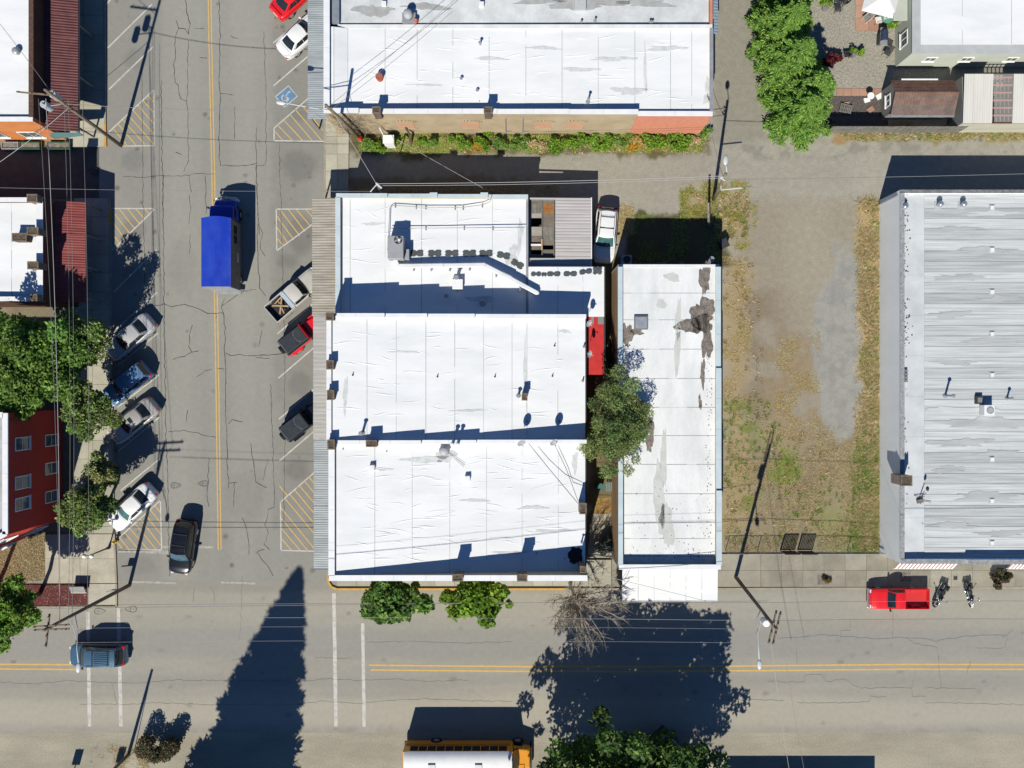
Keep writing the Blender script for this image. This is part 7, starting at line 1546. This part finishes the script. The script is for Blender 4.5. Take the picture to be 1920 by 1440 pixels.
# ---- rooftop things
x,y = g(742,463,5.2); zz = z1(x,y)
ac = thing('air_conditioner', 'grey rooftop air conditioner with round fan on the low white roof', 'air conditioner', x, y, zz)
MB().box(-.62,.62,-.95,.85,.18,1.45).build('casing', acgrey, ac, world=False, bevel=.03); MB().box(.64,1.0,-.9,-.1,.1,.85).build('side_box', acgrey, ac, world=False, bevel=.02)
fo = MB().cyl((.22,.52,1.452),(.22,.52,1.47),.33,n=24).build('fan_opening', black, ac, world=False); fb_ = MB()
for k in range(4): a = k*1.571+.4; fb_.obox((.22+.16*math.cos(a),.52+.16*math.sin(a),1.478),(.26,.15,.008),a)
fb_.build('fan_blade', galv, fo, world=False); MB().cyl((.30,.50,1.488),(.30,.50,1.52),.1,n=12).build('fan_hub', white_metal, fo, world=False)
gr_ = MB()
for rr_ in (.12,.22,.32): gr_.tube([(.22+rr_*math.cos(a),.52+rr_*math.sin(a),1.52) for a in np.linspace(0,6.283,21)],.006,4,caps=False)
gr_.build('fan_guard', galv, fo, world=False); MB().box(-.6,.6,-.8,.7,0,.17).build('curb', dark_metal, ac, world=False)
ductm = M('duct_white', (.66,.67,.68), (.58,.60,.61), scale=1.5, rough=.4)
dt = thing('roof_duct', 'white air duct running from the air conditioner across the low roof', 'duct', *g(850,495,4.6), 0); zz = 4.35
dp = [G3(741,487,zz), G3(746,499,zz), G3(830,498,zz-.05), G3(908,497,zz-.12), G3(960,524,zz-.22), G3(1006,549,zz-.3)]
for a,b in zip(dp[:-1],dp[1:]): 
    c_ = (a+b)/2; d_ = b-a; MB().obox(c_,(d_.length+.18,.34,.36),math.atan2(d_.y,d_.x)).build('duct_section', ductm, dt, bevel=.05)
MB().ball(dp[-1],.2,10,8,(1.2,.9,1)).build('duct_end', white_metal, dt, smooth=True)
for px,py in ((775,503),(808,503),(843,503),(880,502),(930,514),(975,540)): x,y = g(px,py,4.2); MB().box(x-.05,x+.05,y-.2,y+.2,z1(x,y),4.2).build('support', galv, dt)
cdm = thing('conduit_line', 'thin conduit looping across the low white roof', 'conduit', *g(800,400,4.2), 0)
pts = [G3(726,470,4.3),G3(729,430,4.25),G3(731,390,4.2),G3(737,385,4.2),G3(800,389,4.1),G3(866,389,4.0),G3(905,384,4.0),G3(919,378,4.0),G3(922,366,4.4)]; MB().tube(pts,.03,6).build('pipe', galv, cdm, smooth=True)
pts = [G3(733,428,4.25),G3(800,428,4.12),G3(880,427,4.0),G3(985,426,3.85)]; MB().tube(pts,.03,6).build('pipe', galv, cdm, smooth=True)
for px,py in ((741,386),(780,388),(798,389),(853,389),(868,389),(904,384),(798,428),(870,427),(924,427)): x,y = g(px,py,4.1); MB().box(x-.04,x+.04,y-.13,y+.13,z1(x,y)+.01,z1(x,y)+.1).build('pipe_block', wood_grey, cdm)
# walkway pads
GP = 'grey walkway pads on the low roof'; words = ['first','second','third','fourth','fifth','sixth','seventh']
def pad(label, px, py, ang, z, w=1.1, h=.52):
    x,y = g(px,py,z); o = thing('walkway_pad', label, 'pad', x, y, 0, R(ang), GP); pts = []
    c_ = .12; W_,H_ = w/2,h/2
    poly = [(-W_+c_,-H_),(-.12,-H_),(-.06,-H_+.08),(.06,-H_+.08),(.12,-H_),(W_-c_,-H_),(W_,-H_+c_),(W_-.06,0),(W_,H_-c_),(W_-c_,H_),(.12,H_),(.06,H_-.08),(-.06,H_-.08),(-.12,H_),(-W_+c_,H_),(-W_,H_-c_),(-W_+.06,0),(-W_,-H_+c_)]
    MB().prism(poly, z+.004, z+.03).build('mat', padm, o, world=False)
for k,(px,py,a) in enumerate(((781,475,0),(815,475,0),(847,475,0),(880,475,0),(911,475,0),(944,479,-12),(970,495,-32))): zz = z1(g(px,py,4)[0],0)+.012; pad('grey walkway pad, %s from the air conditioner' % words[k], px,py,a,zz)
for k,(px,py,a,w_) in enumerate(((1005,514,0,.85),(1020,515,0,.45),(1038,514,0,1.1),(1069,514,0,1.1),(1098,510,8,1.05),(1120,508,0,.75))): pad('grey walkway pad on the rear wing, %s from the shop wall' % words[k], px,py,a,3.735, w_, .36 if k < 5 else .6)
# vents boxes on the low roof
x,y = g(858,533,4.1); rv = thing('roof_vent_box', 'white box vent beside the duct shadow on the low roof', 'vent', x, y, z1(x,y)); MB().box(-.42,.42,-.4,.4,0,.5).build('box', white_metal, rv, world=False, bevel=.02); MB().cyl((-.05,.5,0),(-.05,.5,.9),.13,n=12).build('stack', galv, rv, world=False); MB().cyl((-.05,.5,.92),(-.05,.5,1.02),.22,.14,n=12).build('cap', galv, rv, world=False)
x,y = g(832,846,6.6); zz = zr(x,0)-.04; rv = thing('roof_exhaust_fan', 'dome shaped grey exhaust fan on the corner shop roof', 'vent', x, y, zz); MB().box(-.3,.3,-.3,.3,0,.35).build('curb', galv, rv, world=False); MB().cyl((0,0,.35),(0,0,.62),.42,.36,n=20).ball((0,0,.62),.36,16,6,(1,1,.5)).build('dome', dishgrey, rv, smooth=True, world=False)
MB().tube([(.3,-.1,.05),(1.55,-1.2,.05)],.012,4).tube([(.3,-.25,.05),(1.5,-1.3,.05)],.012,4).build('cable', dark_metal, rv, world=False)
x,y = g(853,833,6.8); rv = thing('twin_flue', 'pair of small white flues on the parapet beside the exhaust fan', 'vent', x, y, 6.3); MB().cyl((-.2,0,0),(-.2,0,.6),.12,n=10).cyl((.2,0,0),(.2,0,.6),.12,n=10).build('pipe', white_metal, rv, world=False); MB().cyl((-.2,0,.62),(-.2,0,.7),.18,.1,n=10).cyl((.2,0,.62),(.2,0,.7),.18,.1,n=10).build('cap', white_metal, rv, world=False)
x,y = g(767,33,4.9); rv = thing('roof_exhaust_fan', 'dome exhaust fan with red can on the dirty grey roof', 'vent', x, y, 4.5); MB().box(-.55,.5,-.4,.4,0,.4).build('curb', galv, rv, world=False); MB().cyl((-.05,.15,.4),(-.05,.15,.9),.38,.34,n=20).ball((-.05,.15,.9),.34,14,6,(1,1,.4)).build('dome', dishgrey, rv, smooth=True, world=False)
x,y = g(779,38,4.9); rv = thing('red_canister', 'small red canister beside the exhaust fan on the grey roof', 'canister', x, y, 4.5); MB().cyl((0,0,0),(0,0,.5),.17,n=14).build('can', M('faded_red', S(220,110,96), rough=.6), rv, world=False, bevel=.02); MB().cyl((0,0,.5),(0,0,.6),.08,n=10).build('neck', galv, rv, world=False)
def dish(label, px, py, z, ang, r=.36):
    x,y = g(px,py,z+.5); d_ = thing('satellite_dish', label, 'satellite dish', x, y, z, R(ang), 'satellite dishes'); tilt = Matrix.Rotation(R(52),4,'Y')
    MB().grid(lambda u,v: tilt @ Vector((r*v*math.cos(u*6.2832), r*v*math.sin(u*6.2832), .25*r*v*v)) + Vector((0,0,.62)), 20, 5).build('reflector', dishgrey, d_, smooth=True, world=False)
    MB().cyl((-.05,0,0),(-.05,0,.55),.025,n=8).build('mast', galv, d_, world=False); f_ = tilt @ Vector((0,0,.42)) + Vector((0,0,.55)); MB().tube([tilt @ Vector((-.3,0,.02))+Vector((0,0,.6)), f_],.015,5).ball(f_,.05,8,6).build('feed_arm', galv, d_, world=False)
dish('satellite dish on the party wall above the draped cables, left one', 977,829,6.2,-60); dish('satellite dish on the party wall above the draped cables, right one', 1038,828,6.0,-60)
dish('satellite dish at the gutter above the red roof strip, upper one', 1103,606,4.7,-40,.3); dish('satellite dish at the gutter above the red roof strip, lower one', 1104,664,4.7,-20,.3)
cb = thing('draped_cables', 'grey cables draped over the corner shop roof from the dishes', 'cable', *g(1050,880,5.5)); mb = MB()
for pl in ([(990,830),(1030,880),(1084,945)],[(1008,836),(1030,862),(1060,890),(1092,905)],[(1040,834),(1062,880),(1084,940)],[(1047,836),(1065,875),(1075,905),(1095,912)]):
    pts = []
    for i in range(13):
        t_ = i/12*(len(pl)-1); k = min(int(t_),len(pl)-2); f_ = t_-k; px = pl[k][0]+(pl[k+1][0]-pl[k][0])*f_; py = pl[k][1]+(pl[k+1][1]-pl[k][1])*f_; x,y = g(px,py,5.1); pts.append((x,y,zr(x,0)-.01))
    mb.tube(pts,.014,4)
mb.build('cables', M('cable_grey', S(120,120,120), rough=.7), cb)
# vapour pipes on right roof, old antenna, condenser
x,y = g(1852,769,3.9); cd_ = thing('condenser_unit', 'white condenser with round fan on the streaked sheet roof', 'air conditioner', x, y, 3.42); MB().box(-.42,.42,-.42,.42,.05,.75).build('casing', white_metal, cd_, world=False, bevel=.03); o = MB().cyl((.05,0,.752),(.05,0,.77),.3,n=20).build('fan_ring', galv, cd_, world=False); MB().cyl((.05,0,.772),(.05,0,.78),.2,n=16).build('fan', dishgrey, o, world=False)
x,y = g(1837,750,3.7); b_ = thing('roof_vent_box', 'dark square vent next to the condenser', 'vent', x, y, 3.42); MB().box(-.28,.28,-.32,.32,0,.3).build('frame', dark_metal, b_, world=False); MB().box(-.18,.18,-.2,.2,.301,.33).build('lid', wall_grey, b_, world=False)
x,y = g(1733,936,4.2); an = thing('antenna_stand', 'fallen antenna stand with dish arm on the streaked sheet roof', 'antenna', x, y, 3.42); a_ = MB(); a_.tube([(0,0,0),(.2,.5,.7)],.03,6).tube([(-.45,.2,.05),(.3,.1,.2)],.03,6).tube([(.1,-.2,.05),(.9,-.35,.1)],.02,6).tube([(-.1,-.3,.05),(.25,.6,.3)],.03,6); a_.build('frame', dark_metal, an, world=False); MB().obox((0,-.25,.08),(.5,.3,.16),.2).build('foot', wood_grey, an, world=False); MB().ball((.25,.85,.8),.2,12,8,(.5,1,1)).build('reflector', dark_metal, an, smooth=True, world=False)
# condenser + tank behind the long building
x,y = g(1174,488,.5); c_ = thing('condenser_unit', 'condenser unit in the shade at the corner of the long building', 'air conditioner', x, y, 0); MB().box(-.42,.42,-.4,.4,0,.9).build('casing', galv, c_, world=False, bevel=.03); MB().cyl((0,0,.902),(0,0,.92),.32,n=18).build('fan_ring', dark_metal, c_, world=False)
x,y = g(1334,486,4.0); c_ = thing('vent_stack', 'small round blue grey vent behind the long building corner', 'vent', x, y, 0); MB().cyl((0,0,0),(0,0,3.9),.1,n=10).build('pipe', galv, c_, world=False); MB().cyl((0,0,3.9),(0,0,4.05),.24,n=16).build('cap', galv, c_, world=False)
x,y = g(1356,600,3.2); c_ = thing('wall_meter', 'pale electric box on the vacant lot wall of the long building', 'box', dx1+.15, y, 0); MB().box(-.14,.16,-.35,.35,1.2,2.2).build('box', acgrey, c_, world=False); MB().cyl((0,0,2.2),(0,0,4.4),.03,n=6).build('conduit', galv, c_, world=False)
x,y = g(1357,457,.6); c_ = thing('waste_bin', 'dark bin tipped beside the weeds at the alley pole', 'bin', x, y, 0, .5); MB().box(-.3,.3,-.35,.35,0,.8).build('body', plastic, c_, world=False, bevel=.04); MB().box(-.33,.33,-.38,.38,.8,.87).build('lid', dark_metal, c_, world=False, bevel=.02)
# ---- white cabinet and post at alley wall
x,y = g(729,263,1.3); c_ = thing('wall_cabinet', 'white cabinet standing among the shrubs at the tan wall', 'cabinet', x, y, 0); MB().box(-.42,.42,-.3,.3,0,1.5).build('body', white_metal, c_, world=False, bevel=.03); MB().box(-.46,.46,-.34,.36,1.5,1.58).build('lid', white_metal, c_, world=False); MB().tube([(-.4,.3,1.0),(-.6,.7,2.4)],.05,6).build('pipe', white_metal, c_, world=False)
x,y = g(770,272,0); c_ = thing('leaning_log', 'dark broken trunk leaning at the tan wall', 'log', x, y, 0); MB().tube([(0,0,0),(.1,.5,.9),(-.2,.9,1.9)],.13,8,taper=.08).build('trunk', bark, c_, world=False); MB().tube([(.1,.5,.9),(.3,.6,1.3)],.06,6,taper=.02).build('stub', bark, c_, world=False)
# ---- backyard
def chair(label, px, py, ang, m, cushion=None):
    x,y = g(px,py,.4); c_ = thing('patio_chair', label, 'chair', x, y, .01, R(ang), 'patio chairs'); 
    for sx in (-.25,.25):
        for sy in (-.24,.24): MB().cyl((sx,sy,0),(sx,sy,.42),.02,n=6).build('leg', m, c_, world=False)
    for k,yy in enumerate(linspace(-.22,.22,5)): MB().box(-.27,.27,yy-.035,yy+.035,.42,.44).build('seat_slat', cushion or m, c_, world=False)
    for k,zz in enumerate(linspace(.55,.9,4)): MB().box(-.26,.26,-.28-.03*k,-.26-.03*k,zz-.04,zz+.04).build('back_slat', cushion or m, c_, world=False)
    for s in (-1,1): MB().tube([(s*.28,.24,.42),(s*.28,.24,.62),(s*.28,-.28,.64)],.018,5).tube([(s*.26,-.24,.42),(s*.26,-.36,.95)],.018,5).build('arm', m, c_, world=False)
chair('dark patio chair at the top of the gravel yard', 1571,16,190, dark_metal); chair('white framed patio chair by the parasol', 1626,34,130, white_trim, wall_grey); chair('pale patio chair beside the round green table', 1647,38,100, wall_grey, white_trim); chair('dark patio chair in the middle of the gravel yard', 1588,102,5, dark_metal); chair('thin metal chair near the sage house corner', 1664,98,150, dark_metal); chair('dark folded chair at the very top of the yard', 1583,2,40, dark_metal)
x,y = g(1664,33,.7); c_ = thing('round_table', 'round green patio table with a pot on it', 'table', x, y, 0); MB().cyl((0,0,.68),(0,0,.73),.48,n=28).build('table_top', M('patina_green', S(110,170,150), S(96,150,132), scale=4, rough=.6), c_, world=False); MB().cyl((0,0,0),(0,0,.68),.06,n=8).build('leg', dark_metal, c_, world=False)
c_ = thing('candle_pot', 'small white pot on the round green table', 'pot', x+.05, y, .735); MB().cyl((0,0,0),(0,0,.12),.09,.11,n=14).build('pot', white_trim, c_, world=False); MB().cyl((0,0,.121),(0,0,.13),.07,n=10).build('soil', wall_brick, c_, world=False)
x,y = g(1658,68,.9); c_ = thing('barbecue_grill', 'dark blue covered barbecue grill against the sage house', 'grill', x, y, 0, R(88)); MB().box(-.75,.75,-.3,.3,.75,.85).build('shelf', galv, c_, world=False); gl = MB().grid(lambda u,v: Vector((-.42+.84*u, .32*math.cos(math.pi*v), .86+.36*math.sin(math.pi*v))), 8, 10, True).build('hood', M('grill_blue', S(66,78,104), S(56,66,90), scale=3, rough=.35), c_, smooth=True, world=False); MB().box(-.42,.42,-.28,.28,.05,.74).build('cabinet', dark_metal, c_, world=False); MB().cyl((-.3,.36,1.0),(.3,.36,1.0),.02,n=6).build('handle', chrome, c_, world=False)
# white parasol (square canopy)
x,y = g(1660,-8,2.4); c_ = thing('parasol', 'white square parasol over the paver patio', 'parasol', x, y, 0, R(-14)); s_ = 1.55; MB().add([(-s_,-s_,2.2),(s_,-s_,2.2),(s_,s_,2.2),(-s_,s_,2.2),(0,0,2.75),(-s_,-s_,2.17),(s_,-s_,2.17),(s_,s_,2.17),(-s_,s_,2.17),(0,0,2.71)], [(0,1,4),(1,2,4),(2,3,4),(3,0,4),(6,5,9),(7,6,9),(8,7,9),(5,8,9),(0,5,6,1),(1,6,7,2),(2,7,8,3),(3,8,5,0)]).build('canopy', M('parasol_cloth', (.60,.60,.60), (.55,.55,.55), scale=2, rough=.8), c_, world=False); MB().cyl((0,0,0),(0,0,2.7),.03,n=8).build('pole', wood_grey, c_, world=False)
for px,py,lb in ((1548,14,'round stone planter at the top of the gravel yard'),(1600,102,'round stone planter beside the dark chair')):
    x,y = g(px,py,.3); c_ = thing('stone_planter', lb, 'planter', x, y, 0, 0, 'stone planters'); MB().cyl((0,0,0),(0,0,.42),.24,.3,n=18).build('bowl', wall_grey, c_, world=False); MB().cyl((0,0,.4),(0,0,.43),.24,n=16).build('soil', rooftar, c_, world=False)
x,y = g(1630,182,.5); c_ = thing('bird_bath', 'white round bird bath on the dark gravel', 'bird bath', x, y, 0); MB().cyl((0,0,.7),(0,0,.8),.18,.3,n=20).build('bowl', white_trim, c_, world=False); MB().cyl((0,0,0),(0,0,.7),.1,.08,n=12).build('stem', white_trim, c_, world=False)
for px,py,a,w_,h_,m_,lb in ((1626,187,.3,.5,.4,white_trim,'white stepping stone beside the bird bath'),(1633,205,.6,.55,.45,terra[0],'pinkish loose slab on the dark gravel'),(1588,194,.1,.45,.3,terra[1],'pink slab beside the slatted crate'),(1650,180,.5,.6,.45,white_trim,'white box at the shed corner')):
    x,y = g(px,py,.1); c_ = thing('loose_slab', lb, 'slab', x, y, 0, a); MB().box(-w_/2,w_/2,-h_/2,h_/2,.01,.09).build('top', m_, c_, world=False, bevel=.01); MB().box(-w_/2+.03,w_/2-.03,-h_/2+.03,h_/2-.03,.0,.009).build('underside', wall_grey, c_, world=False)
x,y = g(1586,203,.2); c_ = thing('slatted_crate', 'pale slatted crate lying under the lowest evergreen', 'crate', x, y, 0, -.25)
for k in range(7): MB().box(-.5+.15*k,-.4+.15*k,-.35,.35,.2,.23).build('slat', wood_grey, c_, world=False)
for yy in (-.33,0,.33): MB().box(-.5,.52,yy-.03,yy+.03,.1,.19).build('rail', wood_grey, c_, world=False)
# ---- street corner furniture
x,y = g(206,1026); c_ = thing('lamp_post', 'black pedestrian lamp post with white globes on the corner plaza', 'lamp post', x, y, .12); MB().cyl((0,0,0),(0,0,3.3),.07,.045,n=10).cyl((0,0,0),(0,0,.5),.14,.09,n=10).build('post', dark_metal, c_, world=False); MB().tube([(-.3,0,3.3),(.0,0,3.2),(.3,0,3.3)],.03,6).build('arm', dark_metal, c_, world=False)
for s in (-1,1): MB().ball((s*.3,0,3.5),.19,14,10).build('globe', M('lamp_globe', (.75,.74,.68), rough=.3), c_, smooth=True, world=False)
x,y = g(216,1016,.3); c_ = thing('fire_hydrant', 'yellow fire hydrant at the striped corner', 'hydrant', x, y, .12); hy = M('hydrant_yellow', S(236,200,60), S(220,180,50), scale=4, rough=.5); MB().cyl((0,0,0),(0,0,.55),.11,n=12).cyl((0,0,0),(0,0,.06),.16,n=12).build('barrel', hy, c_, world=False); MB().ball((0,0,.56),.13,12,8).build('bonnet', hy, c_, smooth=True, world=False); MB().cyl((-.2,0,.4),(.2,0,.4),.06,n=10).build('nozzle', hy, c_, world=False)
x,y = g(217,972,1.0); c_ = thing('street_sign', 'red sign post at the kerb below the parked white sedan', 'sign', x, y, .12); MB().cyl((0,0,0),(0,0,2.4),.03,n=8).build('post', galv, c_, world=False); MB().cyl((0,-.05,2.1),(0,-.03,2.1),.3,n=8).build('plate', P_red, c_, world=False)
x,y = g(186,857,.4); c_ = thing('litter_bin', 'green round litter bin under the shaded street tree', 'bin', x, y, .12); MB().cyl((0,0,0),(0,0,.8),.26,.28,n=18).build('body', M('bin_green', S(96,160,140), S(80,140,124), scale=4, rough=.6), c_, world=False); MB().cyl((0,0,.8),(0,0,.84),.22,n=16).build('opening', black, c_, world=False)
x,y = g(148,1105,.6); c_ = thing('bench_sign', 'slanted white edged sign board on the red bark bed', 'sign', x, y, .1, 0); MB().obox((-.1,0,.55),(1.25,.75,.08),.0,R(35)).build('board', wall_grey, c_, world=False); MB().obox((-.1,-.34,.32),(1.3,.05,.06)).build('edge', white_trim, c_, world=False)
for sx in (-.55,.35): MB().box(sx-.05,sx+.05,-.05,.05,0,.5).build('leg', dark_metal, c_, world=False)
for px,py,w_,hh,lb in ((134,1462,.7,2.6,'sign board past the bottom edge, left of the leaning pole'),(214,1462,.6,2.8,'sign board past the bottom edge, nearest the leaning pole')):
    x,y = g(px,py); c_ = thing('street_sign', lb, 'sign', x, y, 0); MB().cyl((0,0,0),(0,0,hh),.05,n=8).build('post', galv, c_, world=False); MB().box(-w_/2,w_/2,-.05,-.03,hh-1.3,hh).build('plate', wall_grey, c_, world=False)
x,y = g(160,1470); c_ = thing('parked_trailer', 'low dark trailer past the bottom left edge', 'trailer', x, y-.3, 0); MB().box(-1.2,1.2,-1.5,.0,.5,1.4).build('body', dark_metal, c_, world=False, bevel=.06); 
for sx in (-1.1,1.1): MB().cyl((sx-.1,-.8,.3),(sx+.1,-.8,.3),.3,n=14).build('wheel', rubber, c_, world=False)
# planters on the alley side of the orange building
for k,(pa,pb,lb) in enumerate(((2,34,'wire planter crate at the orange wall, leftmost'),(36,74,'green planter box at the orange wall, middle one'),(88,130,'green planter box at the orange wall, nearest the corner'))):
    x0_,y0_ = g(pa,274,.5); x1_,_ = g(pb,274,.5); c_ = thing('planter_box', lb, 'planter', (x0_+x1_)/2, iys-.55, 0, 0, 'planter boxes at the orange wall'); W_ = (x1_-x0_)/2; pm = greenp if k else galv
    MB().box(-W_,W_,-.3,-.24,0,.5).box(-W_,W_,.24,.3,0,.5).box(-W_,-W_+.06,-.24,.24,0,.5).box(W_-.06,W_,-.24,.24,0,.5).build('box', pm, c_, world=False); MB().box(-W_+.06,W_-.06,-.24,.24,.0,.4).build('soil', rooftar, c_, world=False)
# litter in the passage between the white roofs
x,y = g(1138,912,.5); c_ = thing('garden_clutter', 'dark teal bin and stacked chairs in the narrow passage', 'bin', x-.6, y, 0); MB().cyl((0,0,0),(0,0,.8),.3,n=16).build('bin', M('teal', S(60,120,120), rough=.6), c_, world=False)
for k in range(5): MB().box(.5+.14*k,.58+.14*k,-.4,.4,.6,.64).build('slat', M('teal_pale', S(120,150,150), rough=.7), c_, world=False)
bedm_ = M('leaf_bed', S(150,120,80), S(120,90,60), scale=8, rough=.95, speck=.4, spscale=6, c3=S(180,150,70), scale3=2, f3=.7)
struct(MB().sheet(pp((1118,934),(1160,932),(1160,962),(1112,962)), .012).build('leaf_litter_bed', bedm_), 'bed of fallen leaves in the passage'); struct(MB().sheet(pp((1110,963),(1160,963),(1160,1040),(1102,1040)), .012).build('passage_paving', concrete), 'concrete strip in the passage between white roofs')
# pointed dark canopy under the big tree
x,y = g(1250,1402,2.3); c_ = thing('dark_trailer', 'dark cornered trailer roof with pale edge trim under the big tree', 'trailer', x, y-1.1, 0, R(45)); MB().box(-1.6,1.6,-1.6,1.6,.4,2.3).build('body', M('trailer_dark', (.03,.035,.045), rough=.5), c_, world=False, bevel=.04); MB().box(-1.62,1.62,1.54,1.62,2.3,2.36).box(1.54,1.62,-1.62,1.53,2.3,2.36).build('edge_trim', white_metal, c_, world=False)
for sx in (-1,1): MB().cyl((sx*1.5-.1,0,.35),(sx*1.5+.1,0,.35),.35,n=14).build('wheel', rubber, c_, world=False)
# low building past the bottom edge
x0_,yN = g(1365,1418); hh = 3.2; yb_ = yN-hh*1.022; xa_ = g(1363,0)[0]-hh*.255
c_ = thing('roadside_building', 'low building past the bottom edge casting the straight shadow', 'building', xa_+6, yb_-4); MB().box(xa_,xa_+12.4,yb_-8,yb_,0,hh).build('wall', wall_grey, c_); MB().box(xa_-.1,xa_+12.5,yb_-8.1,yb_-.02,hh+.002,hh+.1).build('roof', roofgrey, c_)
# gate and chain link fence at the sidewalk edge of the lot
fy = g(0,1033)[1]; c_ = thing('chain_link_fence', 'chain link fence along the sidewalk of the vacant lot', 'fence', *g(1500,1033))
for px in (1360,1420,1462,1522,1588,1646): x,_ = g(px,1033); MB().cyl((x,fy,0),(x,fy,1.3),.03,n=8).build('post', galv, c_)
for pa,pb in ((1360,1460),(1524,1646)):
    xa_,xb_ = g(pa,0)[0], g(pb,0)[0]; MB().cyl((xa_,fy,1.28),(xb_,fy,1.28),.022,n=6).build('rail', galv, c_); mesh_ = MB(); k = xa_
    while k < xb_-.1:
        mesh_.cyl((k,fy,.05),(k+.35,fy,1.26),.006,n=3,caps=False); mesh_.cyl((k+.35,fy,.05),(k,fy,1.26),.006,n=3,caps=False); k += .13
    mesh_.build('wire_mesh', galv, c_, kind='stuff')
gt = thing('lot_gate', 'pair of dark slatted gates standing open at the vacant lot', 'gate', *g(1492,1033))
for s,(pa,pb) in enumerate(((1462,1490),(1494,1522))):
    xa_,xb_ = g(pa,0)[0], g(pb,0)[0]; lf = MB().box(xa_,xb_,fy-.03,fy+.03,.1,.16).box(xa_,xb_,fy-.03,fy+.03,1.4,1.46).box(xa_,xa_+.05,fy-.03,fy+.03,.16,1.4).box(xb_-.05,xb_,fy-.03,fy+.03,.16,1.4).build('gate_frame', dark_metal, gt)
    for i in range(9): xx = xa_+.1+(xb_-xa_-.24)*i/8; MB().box(xx-.045,xx+.045,fy-.012,fy+.012,.162,1.398).build('slat', plastic, lf)
# tree grates / access covers on the east sidewalk
for px,py,lb in ((1541,1086,'square tree pit cut in the east sidewalk'),(1697,1081,'brick tree pit behind the red pickup'),(1790,1083,'small utility cover between the motorcycles')):
    x,y = g(px,py); c_ = thing('sidewalk_cover', lb, 'cover', x, y, .12); w_ = .42 if 'small' not in lb else .16; MB().box(-w_,w_,-w_,w_,0,.016).build('plate', rooftar if 'small' not in lb else dark_metal, c_, world=False); MB().box(-w_-.05,w_+.05,-w_-.05,-w_,0,.02).box(-w_-.05,w_+.05,w_,w_+.05,0,.02).build('rim', kerbm, c_, world=False)
